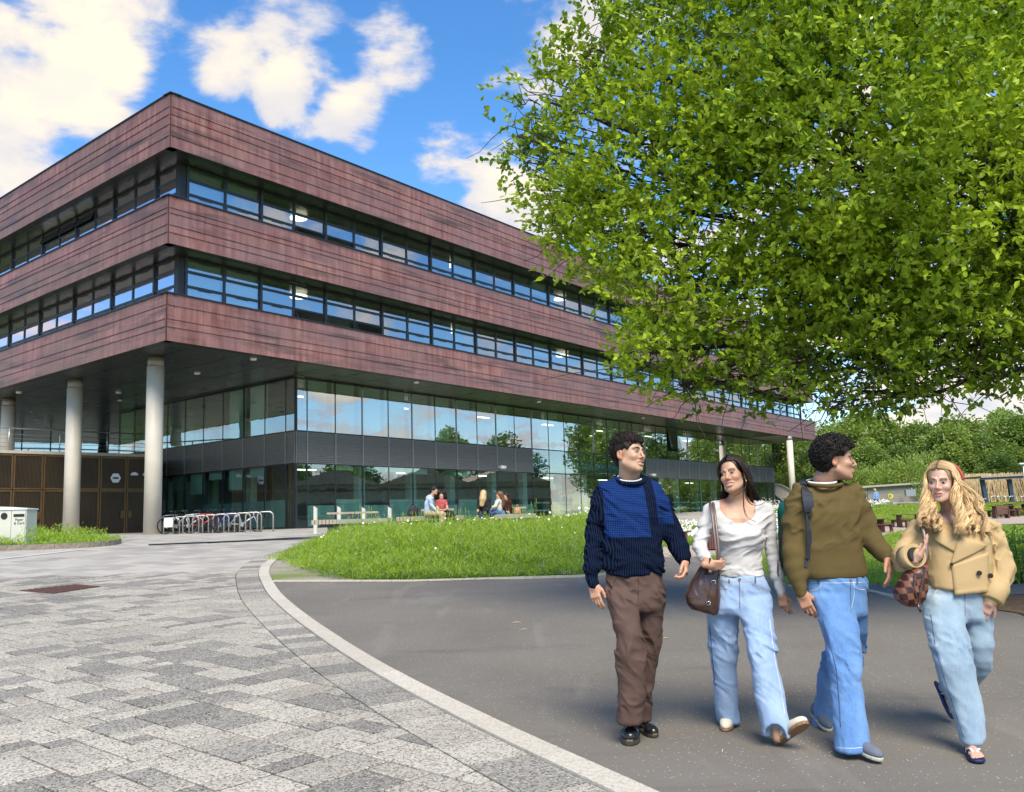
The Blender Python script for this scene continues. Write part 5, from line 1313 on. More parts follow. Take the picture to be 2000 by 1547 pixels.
# ---- shoes
def shoe_parts(p, heel, toe, up=(0, 0, 1), L=.28, W=.052, hgt=.062, sole=.022, collar=.06, bulk=1.):
    """heel, toe local points at sole level; returns upper sdf, sole sdf, bounds"""
    heel, toe = np.asarray(heel, float), np.asarray(toe, float); F_ = toe-heel; Ln = np.linalg.norm(F_); F_ /= Ln; U = np.asarray(up, float); U -= F_*(U@F_); U /= np.linalg.norm(U); X = np.cross(F_, U); R = np.array([X, F_, U]).T.astype(np.float32); h0 = heel.astype(np.float32); k = Ln/.28
    def q(P): return ((P-h0)@R)/k
    def outline(Q): 
        y = Q[:, 1]; w = np.interp(y, [-.01, .02, .08, .13, .20, .245, .275, .29], [.020, .032, .031, .034, .046, .040, .022, .008])*W/.046; cxx = np.interp(y, [0, .1, .2, .28], [0, .0, -.004, 0]); return w, cxx
    def solef(P):
        Q = q(P); w, cxx = outline(Q); d2 = np.abs(Q[:, 0]-cxx)-w; d2 = np.maximum(d2, np.maximum(-Q[:, 1]-.002, Q[:, 1]-.283)); return smax(d2, np.abs(Q[:, 2]-sole/2)-sole/2, .006)*k
    def upper(P):
        Q = q(P); d = sd_ell(Q, (0, .055, sole+.022), (.034*bulk, .062, hgt*.72)); d = smin(d, sd_ell(Q, (-.003, .20, sole+.012), (.043*bulk*W/.046, .082, hgt*.60)), .03); d = smin(d, sd_cap(Q, (0, .045, sole+.03), (0, .04, sole+collar), .036, .034), .02); d = smin(d, sd_cap(Q, (0, .08, sole+.04), (0, .17, sole+.025), .024, .022), .03)
        return smax(d, sole*.9-Q[:, 2], .004)*k
    lo = np.minimum(heel, toe)-.12; hi = np.maximum(heel, toe)+.15
    return upper, solef, lo, hi, (lambda v: heel+R.astype(float)@(np.asarray(v)*k))
# ---- hair strands
def strands(curves, r, nseg, nside=4, col=None, rs=None, taper=.45):
    """curves (n, k, 3) -> tube mesh arrays"""
    n, k, _ = curves.shape; T = np.gradient(curves, axis=1); T /= np.linalg.norm(T, axis=2)[..., None]+1e-9
    ref = np.array([.3, .8, .5]); U = np.cross(T, ref); U /= np.linalg.norm(U, axis=2)[..., None]+1e-9; Wv = np.cross(T, U)
    tp = np.interp(np.linspace(0, 1, k), [0, .1, .6, 1], [.7, 1, 1, taper]); R = r[:, None]*tp[None]
    an = np.arange(nside)*2*pi/nside; V = curves[:, :, None]+R[:, :, None, None]*(U[:, :, None]*np.cos(an)[None, None, :, None]+Wv[:, :, None]*np.sin(an)[None, None, :, None])
    V = V.reshape(-1, 3); b = (np.arange(n)*k*nside)[:, None, None, None]; i = np.arange(k-1)[None, :, None, None]; j = np.arange(nside)[None, None, :, None]
    q = np.concatenate([i*nside+j, i*nside+(j+1) % nside, (i+1)*nside+(j+1) % nside, (i+1)*nside+j], 3)+b; return V, q.reshape(-1, 4), np.repeat(col, k*nside)
def hair_obj(p, parts, m, name='hair'):
    V = np.concatenate([a for a, _, _ in parts]); o = 0; F = []; 
    for a, f, _ in parts: F.append(f+o); o += len(a)
    c = np.concatenate([x for _, _, x in parts]); return link(name, np_mesh(name, V, np.concatenate(F), m, True, attr=np.stack([c, c, c, np.ones_like(c)], 1)), p.e)

# ---- cloth materials
def knit(name, c1, c2, freq=150, depth=.5, horiz=False):
    t = NT(name); s = t.sep(t.objc()); ang = t.math('ADD', s[0], t.math('MULTIPLY', s[1], .6))
    w = t.math('SINE', t.math('MULTIPLY', s[2] if horiz else ang, freq)); f = t.ramp(w, -.6, .8); n = t.noise(t.objc(), 300, 3)
    t.set(col=t.mix(f, (*c1, 1), (*c2, 1)), rough=1., spec=.05); t.bump(t.math('ADD', w, t.math('MULTIPLY', n, .6)), depth, .004); return t.m
def denim(name, c1, c2, c3, wear=.6):
    t = NT(name); p = t.objc(); n = t.noise(t.mapv(p, (1, 1, .45)), 5, 5, .6, .4); tw = t.noise(t.mapv(p, (1, 1, .35), rot=(0, .5, 0)), 420, 3, .7); sl = t.noise(t.mapv(p, (30, 30, 1.6)), 6, 4, .6)
    c = t.mix(t.ramp(n, .32, .66), (*c1, 1), (*c2, 1)); c = t.mix(t.ramp(tw, .35, .65, 0, .22), c, (*c3, 1)); c = t.mix(t.ramp(sl, .5, .75, 0, .30), c, (*c3, 1))
    t.set(col=c, rough=.85, spec=.15, sheen=.1); t.bump(t.math('ADD', tw, n), .30, .003); return t.m
def cloth(name, col, rough=.85, b=.25, sc=260, var=.12):
    t = NT(name); p = t.objc(); n = t.noise(p, sc, 3, .6); n2 = t.noise(p, 7, 4)
    c = t.mix(t.ramp(n2, .3, .7), (*[v*(1-var) for v in col], 1), (*[min(1, v*(1+var)) for v in col], 1)); c = t.mix(t.ramp(n, .3, .7, 0, .25), c, (*[v*.6 for v in col], 1)); t.set(col=c, rough=rough, spec=.2); t.bump(t.math('ADD', n, t.math('MULTIPLY', n2, 2.)), b, .002); return t.m
def leather(name, col, rough=.22):
    t = NT(name); p = t.objc(); n = t.noise(p, 9, 3, .5, .5); t.set(col=t.mix(t.ramp(n, .3, .7), (*[v*.8 for v in col], 1), (*[v*1.2 for v in col], 1)), rough=t.ramp(n, .3, .7, rough, rough+.12), spec=.6); t.bump(n, .25, .01); return t.m
mat['navy'] = knit('navy_rib', (.003, .006, .016), (.011, .020, .050), 420, .6)
mat['chino'] = cloth('brown_twill', (.095, .058, .048), .75)
mat['jean1'] = denim('pale_denim', (.17, .27, .46), (.30, .42, .62), (.46, .56, .72))
mat['jean2'] = denim('blue_denim', (.050, .145, .36), (.135, .275, .53), (.26, .40, .64))
mat['jean3'] = denim('washed_denim', (.16, .26, .38), (.31, .41, .49), (.46, .53, .57))
mat['white_top'] = cloth('off_white_rib', (.52, .505, .50), .85, .2, 300, .04)
mat['olive'] = cloth('olive_wool', (.110, .080, .030), .95, .35, 330, .12)
mat['trench'] = cloth('tan_gabardine', (.47, .335, .17), .7, .15, 420, .05)
mat['tee'] = cloth('white_cotton', (.75, .75, .75), .9, .1)
mat['boot'] = leather('black_leather', (.012, .012, .014), .14); mat['bootsole'] = M('boot_sole', (.045, .04, .03), .5, 0, .3); mat['stitch'] = M('yellow_stitch', (.45, .36, .10), .7, 0, .1)
mat['brownleather'] = leather('dark_brown_leather', (.050, .024, .018), .16); mat['strapb'] = leather('brown_strap', (.12, .075, .065), .3)
mat['creamsuede'] = cloth('cream_suede', (.66, .60, .48), .8, .1); mat['gum'] = M('gum_sole', (.24, .13, .06), .5, 0, .15)
mat['greysuede'] = cloth('blue_grey_suede', (.13, .15, .19), .8, .2); mat['navyb'] = cloth('navy_fabric', (.012, .016, .045), .8, .1)
mat['solew'] = M('off_white_sole', (.48, .46, .38), .6, 0, .15); mat['flip'] = M('navy_rubber', (.012, .022, .10), .6, 0, .2)
mat['strapf'] = M('white_rubber', (.74, .72, .70), .45, 0, .05); mat['nylon'] = cloth('charcoal_nylon', (.024, .028, .040), .55, .3, 500); mat['teal'] = cloth('teal_canvas', (.006, .105, .085), .7, .2)
mat['gold'] = M('gold', (.75, .50, .16), .2, 1., .05); mat['metal'] = M('nickel', (.65, .62, .58), .2, 1., .05); mat['coral'] = M('coral_scarf', (.55, .07, .06), .7, 0, .3, 40)
mat['socks'] = M('wine_sock', (.10, .012, .03), .9, 0, .2); mat['stitchw'] = M('pale_stitch', (.55, .58, .62), .8, 0, .05); mat['stitcho'] = M('orange_stitch', (.42, .24, .10), .8, 0, .05); mat['seamd'] = M('dark_seam', (.05, .08, .14), .9, 0, .1)
mat['button'] = M('dark_button', (.012, .012, .014), .3, 0, .05); mat['buttoncu'] = M('copper_rivet', (.35, .2, .12), .35, .9, .05)
SK1 = (.52, .32, .215); SK2 = (.48, .285, .185); SK3 = (.43, .245, .16); SK4 = (.56, .36, .275)
def body_of(p, head, neckrows, skin, lipc, stub, hands, chest=None, limbs=None, h=.0042, lo=None, hi=None, blush=.12):
    """one skin mesh: head, neck, chest, arms, hands, legs"""
    def f(P):
        d = head.sdf(P); d = smin(d, sd_chain(P, neckrows[0], neckrows[1], .02), .022)
        if chest is not None: d = smin(d, chest(P), .03)
        return d
    P, F = snet(f, lo, hi, h); A = head_col(head.loc(P), skin, lipc, head.smile, stub, blush)
    ex = []
    for g, l, u in hands:
        P2, F2 = snet(g, l, u, .0032); c = np.tile(np.array([*skin, 1.]), (len(P2), 1)); c[:, :3] *= np.array([1.02, .92, .90]); ex.append((P2, F2, c))
    if limbs:
        for pts_, rs_ in limbs:
            a = np.array(pts_); P2, F2 = snet(lambda Q: sd_chain(Q, pts_, rs_, .02), a.min(0)-.12, a.max(0)+.12, .014); ex.append((P2, F2, np.tile(np.array([*skin, 1.]), (len(P2), 1))))
    for P2, F2, A2 in ex:
        F = np.concatenate([F, F2+len(P)]); P = np.concatenate([P, P2]); A = np.concatenate([A, A2])
    link('body', np_mesh('body', P, F, mat['skin'], True, attr=A), p.e); return f
def bounds(rows_pts, pad=.05):
    a = np.array(rows_pts); return a.min(0)-pad, a.max(0)+pad
def sb(st, pad=.04):
    r = st.r; return np.array([(r[:, 1]-r[:, 3]).min(), (r[:, 2]-r[:, 4]).min(), r[:, 0].min()])-pad, np.array([(r[:, 1]+r[:, 3]).max(), (r[:, 2]+r[:, 4]).max(), r[:, 0].max()])+pad
def curls(rs, head, n, lenr, rad, wave, region, out_=.02, r0=.0022):
    """short curls rooted on a shell round the skull"""
    C_ = []
    while len(C_) < n:
        d = rs.normal(size=3); d /= np.linalg.norm(d)
        if not region(d): continue
        base = np.array([0, .020, .034])+d*(np.array([.0745, .0935, .083])+out_*(.5+.6*rs.rand())); t = np.linspace(0, 1, 9); L = rs.uniform(*lenr)
        tan = np.cross(d, rs.normal(size=3)); tan /= np.linalg.norm(tan); bit = np.cross(d, tan); ph = rs.rand()*6.28; tw = rs.uniform(.7, 1.4)*wave
        C_.append(np.array([base+tan*L*(u-.5)*.6+rad*(np.cos(ph+tw*u)*d+np.sin(ph+tw*u)*bit)*(1-.3*u) for u in t]))
    Cw = np.array(C_); Cw = head.c+head.s*(Cw@head.R.T); return strands(Cw, rs.uniform(.7, 1.3, n)*r0*head.s, 8, 4, rs.rand(n)**1.5)

# ================================================================ PERSON 1: navy and blue jumper, brown trousers, black boots
p = P1 = Person(5.72, (1245, 1455), 'young man in a blue and navy knitted jumper, brown trousers and black boots'); p.dk = .84
hd = Head(p, 1229.5, 885.5, -.02, radians(44), radians(-3), radians(4), 1.0, 0., 1.0)
torso = p.rows([(929, 1203, 1262, .035, .060), (940, 1184, 1278, .03, .080), (952, 1167, 1290, .02, .098), (972, 1163, 1294, .0, .115), (1000, 1172, 1292, -.01, .125), (1040, 1177, 1291, -.01, .125), (1075, 1174, 1293, -.01, .125), (1100, 1173, 1297, -.01, .128), (1110, 1176, 1297, -.01, .125), (1116, 1184, 1297, -.01, .118), (1125, 1186, 1296, -.01, .116)], 2.4)
slL, slLr = p.pts([(1180, 960, .01, 17), (1168, 985, .01, 17), (1163, 1018, .02, 17.5), (1159, 1050, .02, 17), (1157, 1080, .0, 16.5), (1155, 1108, -.02, 16.5), (1156, 1119, -.02, 13.5), (1159, 1141, -.03, 12)])
slR, slRr = p.pts([(1278, 958, .01, 18), (1291, 985, .01, 19), (1302, 1015, .02, 19.5), (1314, 1043, .02, 19.5), (1325, 1068, .0, 18.5), (1333, 1084, -.01, 16), (1337, 1097, -.02, 12)])
def sweater1(P):
    d = smin(torso(P), sd_chain(P, slL, slLr, .02), .022); d = smin(d, sd_chain(P, slR, slRr, .02), .022)
    nk = sd_ell(P, p.L(1230, 922, -.01), (.080, .105, .068)); d = smax(d, -nk, .008)
    zc = p.L(1240, 1111)[2]; d = d+.004*np.exp(-((P[:, 2]-zc)/.012)**2)*(P[:, 0] > p.L(1172, 1100)[0])
    return d-folds(P, 3, 9, 9, 18, .0080, d)-.006*np.exp(-((P[:, 2]-p.L(1156, 1112)[2])/.02)**2)*(P[:, 0] < p.L(1172, 1100)[0])
def jumper_mat():
    t = NT('two_tone_jumper'); p3 = t.objc(); s = t.sep(p3); L_ = p.L
    x0, x1, x2 = L_(1177, 1000)[0], L_(1259, 1000)[0], L_(1279, 1000)[0]; zb = L_(1230, 1049)[2]
    def gt(a, b, w=.004): return t.ramp(a, b-w, b+w)
    x1s = t.math('ADD', s[0], t.math('MULTIPLY', t.math('SUBTRACT', s[2], zb), .10))
    patch = t.math('MULTIPLY', gt(s[2], zb), t.math('SUBTRACT', 1., gt(x1s, x1+.020)))
    xl = t.math('ADD', s[0], t.math('MULTIPLY', t.math('SUBTRACT', s[2], L_(0, 1015)[2]), .42)); zgt = t.math('ADD', s[0], 0.)
    patch = t.math('MULTIPLY', patch, gt(t.math('MAXIMUM', t.math('ADD', s[0], t.math('MULTIPLY', t.math('SUBTRACT', s[2], L_(0, 1000)[2]), .35)), t.math('SUBTRACT', s[0], .0)), x0+.004))
    stripe = t.math('MULTIPLY', gt(x1s, x2+.018), t.math('SUBTRACT', 1., gt(t.math('SUBTRACT', s[0], t.math('MULTIPLY', t.math('SUBTRACT', L_(0, 955)[2], s[2]), .16)), L_(1294, 955)[0])))
    stripe = t.math('MULTIPLY', stripe, gt(s[2], L_(0, 1062)[2]))
    patch = t.math('MAXIMUM', patch, stripe)
    # basket weave
    u = t.math('MULTIPLY', s[0], 300.); v = t.math('MULTIPLY', s[2], 300.)
    wv = t.math('MULTIPLY', t.math('SINE', t.math('ADD', u, v)), t.math('SINE', t.math('SUBTRACT', u, v))); wf = t.ramp(wv, -.5, .6)
    blue = t.mix(wf, (.005, .014, .062, 1), (.014, .044, .175, 1))
    rib = t.math('SINE', t.math('MULTIPLY', t.math('ADD', s[0], t.math('MULTIPLY', s[1], .5)), 480.)); navy = t.mix(t.ramp(rib, -.5, .8), (.0025, .0045, .012, 1), (.009, .017, .044, 1))
    t.set(col=t.mix(patch, navy, blue), rough=1., spec=.06); h = t.math('ADD', t.math('MULTIPLY', wv, patch), t.math('MULTIPLY', rib, t.math('SUBTRACT', 1., patch))); t.bump(h, .35, .004); return t.m
mat['jumper'] = jumper_mat()
lo, hi = sb(torso); lo = np.minimum(lo, np.array(slL+slR).min(0)-.08); hi = np.maximum(hi, np.array(slL+slR).max(0)+.08)
sw_ = p.add('sweater', sweater1, lo, hi, .0062, mat['jumper'])
# collar ring and white tee edge
def ring(c, rx, ry, tilt, r, m, name, par, z=0., a0=0, a1=2*pi, flat=None):
    pts_ = [c+np.array([rx*cos(a), ry*sin(a), tilt*sin(a)+z]) for a in np.linspace(a0, a1, 33)]; return MB().tube(pts_, r, 8, cap=False, flat=flat).build(name, m, par)
ring(p.L(1231, 936, .01), .088, .088, .030, .0135, mat['navy'], 'collar', sw_); ring(p.L(1230, 932.5, .012), .073, .075, .028, .0055, mat['tee'], 'undershirt', p.e)
waist = p.rows([(1112, 1184, 1296, .0, .110), (1140, 1185, 1297, .0, .115), (1165, 1186, 1297, .0, .12), (1185, 1190, 1296, .0, .115), (1196, 1198, 1292, .0, .09)], 2.3)
legA = p.rows([(1150, 1186, 1245, -.02, .10), (1190, 1192, 1248, -.05, .10), (1215, 1197, 1250, -.08, .098), (1240, 1202, 1256, -.11, .095), (1265, 1200, 1262, -.12, .090), (1300, 1203, 1262, -.11, .09), (1350, 1208, 1260, -.09, .09), (1390, 1206, 1258, -.08, .09), (1407, 1205, 1257, -.08, .092), (1414, 1208, 1254, -.08, .09)])
legB = p.rows([(1150, 1240, 1296, .02, .10), (1200, 1246, 1294, .04, .10), (1236, 1246, 1292, .06, .095), (1275, 1244, 1287, .09, .09), (1310, 1240, 1281, .12, .085), (1350, 1236, 1275, .15, .085), (1390, 1234, 1272, .18, .085), (1408, 1236, 1271, .19, .085)])
def trousers1(P):
    d = smin(smin(waist(P), legA(P), .02), legB(P), .02)
    kn = p.L(1230, 1262, -.1)[2]; w = .35+.9*np.exp(-((P[:, 2]-kn)/.10)**2)+.8*np.exp(-((P[:, 2]-p.L(0, 1398)[2])/.06)**2)+.7*np.exp(-((P[:, 2]-p.L(0, 1195)[2])/.09)**2)
    return d-folds(P, 5, 13, 11, 15, .0100, d)*w
lo, hi = sb(legA); l2, h2 = sb(legB); lo = np.minimum(lo, l2); hi = np.maximum(np.maximum(hi, h2), sb(waist)[1])
tr_ = p.add('trousers', trousers1, lo-.02, hi+.02, .0072, mat['chino'])
mat['chinod'] = M('dark_brown_thread', (.03, .018, .015), .9)
p.seam(trousers1, [(1247, 1128), (1247, 1150), (1246, 1178)], .002, 0, mat['chinod'], 'fly_seam', tr_); p.seam(trousers1, [(1205, 1126), (1197, 1145), (1189, 1156)], .002, 0, mat['chinod'], 'pocket_seam', tr_)
for heel, toe, dz in (((1232, 1432, .16), (1230, 1462, -.12), 0), ((1250, 1432, .22), (1280, 1438, .03), 0)):
    a = p.L(heel[0], heel[1], heel[2]); b = p.L(toe[0], toe[1], toe[2]); a[2] = gz(p.Y+heel[2])-p.o[2]+.0; b[2] = gz(p.Y+toe[2])-p.o[2]
    up_, so_, lo, hi, W_ = shoe_parts(p, a, b, L=.3, W=.055, hgt=.085, sole=.032, collar=.13, bulk=1.12)
    b_ = p.add('boot', up_, lo, hi+np.array([0, 0, .05]), .0048, mat['boot']); p.add('sole', so_, lo, hi, .0045, mat['bootsole'], b_)
    n = 30; MB().tube([W_((.050*sin(t_)*(.72 if cos(t_) < -.0 else 1)-.002, .14+.145*cos(t_), .034)) for t_ in np.linspace(-2.6, 2.6, n)], .0016, 4).build('welt_stitch', mat['stitch'], b_)
    for k in range(3): MB().tube([W_((-.018, .105+.022*k, .098-.011*k)), W_((0, .112+.022*k, .108-.011*k)), W_((.018, .105+.022*k, .098-.011*k))], .0028, 5).build('lace', mat['black'], b_)
hL = add_hand(p, p.L(1159, 1143, -.03), (.14, -.12, -1), (.55, .75, 0), -1, (.30, .38, .42, .45), .35, .03, .93, p.L(1157, 1118, -.02))
hR = add_hand(p, p.L(1338, 1097, -.02), (-.02, -.38, -.92), (-.9, .25, .1), 1, (.75, .9, 1.0, 1.05), .5, .02, .93, p.L(1330, 1078, -.01))
body_of(p, hd, ([hd.w((0, .015, -.05)), p.L(1229, 925, .03), p.L(1230, 950, .05)], [.056, .058, .066]), SK1, (.50, .16, .13), .05, [hL, hR],
        limbs=[([p.L(1165, 975, .02), p.L(1157, 1050, .02), p.L(1157, 1120, -.02)], [.034, .028, .022]), ([p.L(1290, 975, .02), p.L(1315, 1043, .02), p.L(1332, 1083, -.01)], [.034, .028, .022]), ([p.L(1230, 970, .02), p.L(1238, 1060, .0), p.L(1240, 1140, 0)], [.065, .065, .07]),
               ([p.L(1218, 1160, -.02), p.L(1230, 1260, -.11), p.L(1232, 1400, -.06)], [.052, .042, .034]), ([p.L(1266, 1160, .02), p.L(1266, 1260, .08), p.L(1255, 1400, .18)], [.052, .042, .034])], lo=p.L(1180, 965, -.18), hi=p.L(1275, 836, .25), h=.0038)
hd.details((.15, 0), .0036)
rs = np.random.RandomState(1)
def hairA(head, grow, cut_, seed, bump=.005, fr=120):
    def f(P):
        Q = head.loc(P); d = sd_ell(Q, (0, .022, .040), (.0765+grow, .0965+grow, .085+grow)); d = smin(d, sd_ell(Q, (0, -.030, .090), (.050, .036, .014+grow*.3)), .02)
        d = smin(d, sd_ell(Q, (0, .075, -.030), (.052, .032, .050)), .03)
        d = smax(d, -sd_ell(Q, (0, -.115, cut_), (.22, .088, .100)), .008)                                   # face opening
        for sx_ in (-1, 1): d = smax(d, -sd_ell(Q, (sx_*.100, -.028, -.050), (.060, .062, .082)), .006)        # round the ears
        return (d-bump*(np.sin(Q[:, 0]*fr+seed)*np.sin(Q[:, 1]*fr*1.1+1)*np.sin(Q[:, 2]*fr*.9+2)))*head.s
    return f
hf = hairA(hd, .012, -.032, 1)
Pq, Fq = snet(hf, hd.c-.16, hd.c+.17, .0045); 
cr = curls(rs, hd, 3600, (.018, .030), .0065, 6.5, lambda d: (d[2] > -.1 or (d[1] > .35 and d[2] > -.85)) and not (d[1] < -.35 and d[2] < .30) and not (abs(d[0]) > .75 and d[2] < .22 and d[1] < .3), .020, .0018)
hair_obj(p, [(Pq, Fq, .1+.2*rs.rand(len(Pq))), cr], mat['hair_dark'])

# ================================================================ PERSON 2: white top, pale jeans
p = P2 = Person(5.72, (1440, 1430), 'young woman with long dark hair in a white scoop neck top and pale jeans'); p.dk = .84
hd = Head(p, 1431, 927, -.02, radians(-36), radians(-4), radians(-9), .955, 1., 1.0, .3)
torso = p.rows([(977, 1392, 1485, .04, .055), (984, 1381, 1497, .035, .072), (995, 1376, 1507, .03, .085), (1010, 1381, 1504, .01, .10), (1034, 1392, 1495, .0, .118), (1050, 1398, 1494, -.01, .126), (1066, 1403, 1491, -.01, .112), (1085, 1405, 1487, 0, .098), (1100, 1407, 1487, 0, .095), (1115, 1406, 1491, 0, .10), (1128, 1405, 1494, 0, .105)], 2.2)
slL, slLr = p.pts([(1386, 997, .02, 13), (1378, 1025, .01, 13.5), (1370, 1052, -.02, 13.5), (1368, 1068, -.05, 13), (1375, 1086, -.12, 12), (1387, 1102, -.17, 9)])
slR, slRr = p.pts([(1499, 998, .02, 13.5), (1504, 1034, .02, 12.5), (1507, 1070, .03, 13), (1511, 1095, .02, 12.2), (1518, 1125, .0, 11.5), (1526, 1158, -.02, 9)])
def top2(P):
    d = smin(torso(P), sd_chain(P, slL, slLr, .02), .018); d = smin(d, sd_chain(P, slR, slRr, .02), .018)
    for px in (1424, 1470): d = smin(d, sd_ell(P, p.L(px, 1047, -.085), (.052, .045, .050)), .03)
    nk = sd_ell(P, p.L(1443.5, 972, -.07), (.123, .16, .146)); d = smax(d, -nk, .004)
    zz_ = P[:, 2]; w = .5+1.2*np.exp(-((zz_-p.L(0, 1092)[2])/.06)**2); tq = 1*(P[:, 0] > p.L(1497, 1000)[0])+1*(P[:, 0] < p.L(1392, 1000)[0])
    s_ = np.sin(zz_*150+3*np.sin(P[:, 0]*14)+1.3*np.sin(zz_*31))
    return d-.0011*s_*np.clip(w+tq*.5-.5, 0, 1.5)-folds(P, 8, 9, 9, 24, .0055, d)
lo, hi = sb(torso); lo = np.minimum(lo, np.array(slL+slR).min(0)-.07); hi = np.maximum(hi, np.array(slL+slR).max(0)+.07)
tp_ = p.add('top', top2, lo, hi, .0055, mat['white_top'])
chest = p.rows([(972, 1410, 1470, .06, .045), (982, 1388, 1492, .045, .062), (995, 1384, 1500, .035, .074), (1012, 1390, 1496, .02, .088), (1030, 1398, 1488, .01, .09)], 2.2)
fnb = lambda P: chest(P)
# neckline binding
pts_ = [(1402, 978), (1404, 990), (1409, 1003), (1418, 1012), (1430, 1018), (1445, 1020), (1460, 1018), (1472, 1012), (1480, 1002), (1483, 990), (1484, 979)]
waist = p.rows([(1124, 1406, 1493, .0, .10), (1140, 1402, 1497, .0, .11), (1165, 1392, 1503, .01, .118), (1185, 1386, 1506, .0, .115), (1200, 1390, 1502, .0, .09)], 2.3)
legL = p.rows([(1165, 1388, 1443, .03, .10), (1200, 1382, 1443, .06, .10), (1236, 1385, 1440, .09, .095), (1270, 1388, 1440, .12, .09), (1300, 1391, 1438, .15, .09), (1350, 1395, 1439, .20, .09), (1390, 1399, 1441, .24, .095), (1412, 1404, 1444, .26, .10)])
legR = p.rows([(1165, 1440, 1504, -.02, .10), (1200, 1445, 1508, -.06, .10), (1236, 1455, 1511, -.10, .095), (1270, 1462, 1516, -.14, .09), (1300, 1469, 1519, -.16, .088), (1330, 1471, 1526, -.17, .09), (1360, 1474, 1531, -.18, .095), (1390, 1483, 1537, -.20, .10), (1420, 1490, 1542, -.22, .105), (1440, 1492, 1541, -.24, .105)])
hem = p.L(1516, 1452, -.38)
def jeans2(P):
    d = smin(smin(waist(P), legL(P), .02), legR(P), .02); kn = p.L(0, 1300)[2]; w = .35+1.1*np.exp(-((P[:, 2]-kn)/.09)**2)+.6*np.exp(-((P[:, 2]-p.L(0, 1180)[2])/.08)**2)
    d = d-folds(P, 15, 13, 11, 14, .0092, d)*w; return smax(d, -sd_ell(P, p.L(1516, 1446, -.30), (.060, .10, .085)), .006)
lo, hi = sb(legL); l2, h2 = sb(legR); lo = np.minimum(lo, l2); hi = np.maximum(np.maximum(hi, h2), sb(waist)[1])
jn = p.add('jeans', jeans2, lo-.02, hi+.02, .0072, mat['jean1'])
def jean_details(p, f, jn, wy, xl, xr, cxm, crotch, m1, m2, curve=None):
    p.seam(f, [(xl+3, wy+9), ((xl+xr)/2, wy+10), (xr-3, wy+8)], .0018, 0, m1, 'waistband_seam', jn)
    p.seam(f, [(cxm, wy+2), (cxm+.5, (wy+crotch)/2), (cxm+1, crotch-4)], .0022, 0, m2, 'fly_seam', jn)
    p.seam(f, [(cxm+7, wy+8), (cxm+7.5, (wy+crotch)/2), (cxm+2, crotch-12)], .0014, 0, m1, 'fly_stitching', jn)
    p.seam(f, [(xr-25, wy+9), (xr-22, wy+18), (xr-12, wy+23), (xr+1, wy+22)], .0018, 0, m1, 'pocket_stitching', jn)
    p.seam(f, [(xl+25, wy+9), (xl+22, wy+18), (xl+12, wy+24), (xl, wy+24)], .0018, 0, m1, 'pocket_stitching', jn)
    c = p.hit(f, cxm+.5, wy+5); MB().tube([c, c+np.array([0, -.004, 0])], .008, 12).build('button', mat['buttoncu'], jn)
    for bx_ in (xl+18, xr-18): p.strip(f, [(bx_, wy-1), (bx_, wy+11)], 2.6, .003, 6, .003, 'belt_loop', m2, jn)
jean_details(p, jeans2, jn, 1127, 1406, 1493, 1444, 1192, mat['stitcho'], mat['seamd'])
p.seam(jeans2, [(1503, 1210), (1514, 1290), (1524, 1340), (1534, 1400)], .003, 0, mat['stitchw'], 'side_seam', jn); p.seam(jeans2, [(1386, 1220), (1392, 1290), (1397, 1340)], .003, 0, mat['seamd'], 'side_seam', jn)
# shoes
a = p.L(1424, 1415, .36); b = p.L(1416, 1421, .12); a[2] = gz(p.Y+.36)-p.o[2]+.03; b[2] = gz(p.Y+.12)-p.o[2]
up_, so_, lo, hi, W_ = shoe_parts(p, a, b, W=.046, hgt=.06, sole=.018, collar=.05); s_ = p.add('shoe', up_, lo, hi, .0045, mat['creamsuede']); p.add('sole', so_, lo, hi, .004, mat['gum'], s_)
heel = p.L(1521, 1466, -.20); toe = p.L(1545, 1441, -.42); heel[2] = gz(p.Y-.20)-p.o[2]+.005
up_, so_, lo, hi, W_ = shoe_parts(p, heel, heel+np.array([.115, -.185, .150])*1.0, up=(.10, .25, 1), W=.048, hgt=.06, sole=.022, collar=.07); s_ = p.add('shoe', up_, lo, hi, .0045, mat['creamsuede']); p.add('sole', so_, lo, hi, .004, mat['gum'], s_)
for k in range(3): MB().tube([W_((-.046, .10+.018*k, .025)), W_((-.040, .115+.018*k, .055)), W_((-.026, .13+.018*k, .078))], .0032, 5).build('side_stripe', mat['brow'], s_)
MB().tube([W_((0, .03, .05)), W_((0, .03, .16))], .036, 14).build('sock', mat['socks'], p.e)
hL = add_hand(p, p.L(1386, 1103, -.19), (.92, -.10, -.06), (.0, .9, .45), 1, (1.35, 1.4, 1.4, 1.4), .85, .0, .86, p.L(1376, 1088, -.13))
hR = add_hand(p, p.L(1527, 1161, -.02), (.10, -.1, -1), (.6, .8, 0), -1, (.45, .55, .7, .85), .4, .03, .84, p.L(1520, 1130, 0)) 
body_of(p, hd, ([hd.w((0, .015, -.05)), p.L(1441, 972, .04), p.L(1443, 990, .05)], [.046, .047, .056]), SK2, (.52, .17, .15), 0, [hL, hR], chest=chest,
        limbs=[([p.L(1386, 998, .02), p.L(1371, 1060, -.03), p.L(1385, 1100, -.16)], [.028, .026, .020]), ([p.L(1499, 998, .02), p.L(1508, 1075, .03), p.L(1525, 1150, -.01)], [.028, .026, .020]), ([p.L(1443, 1040, .02), p.L(1446, 1080, .0), p.L(1448, 1140, 0)], [.06, .06, .065]),
               ([p.L(1418, 1165, .03), p.L(1415, 1290, .14), p.L(1425, 1400, .28)], [.050, .040, .032]), ([p.L(1475, 1165, -.02), p.L(1495, 1290, -.15), p.L(1519, 1440, -.22)], [.050, .040, .032])], lo=p.L(1375, 1036, -.18), hi=p.L(1512, 884, .25), h=.0040, blush=.22)
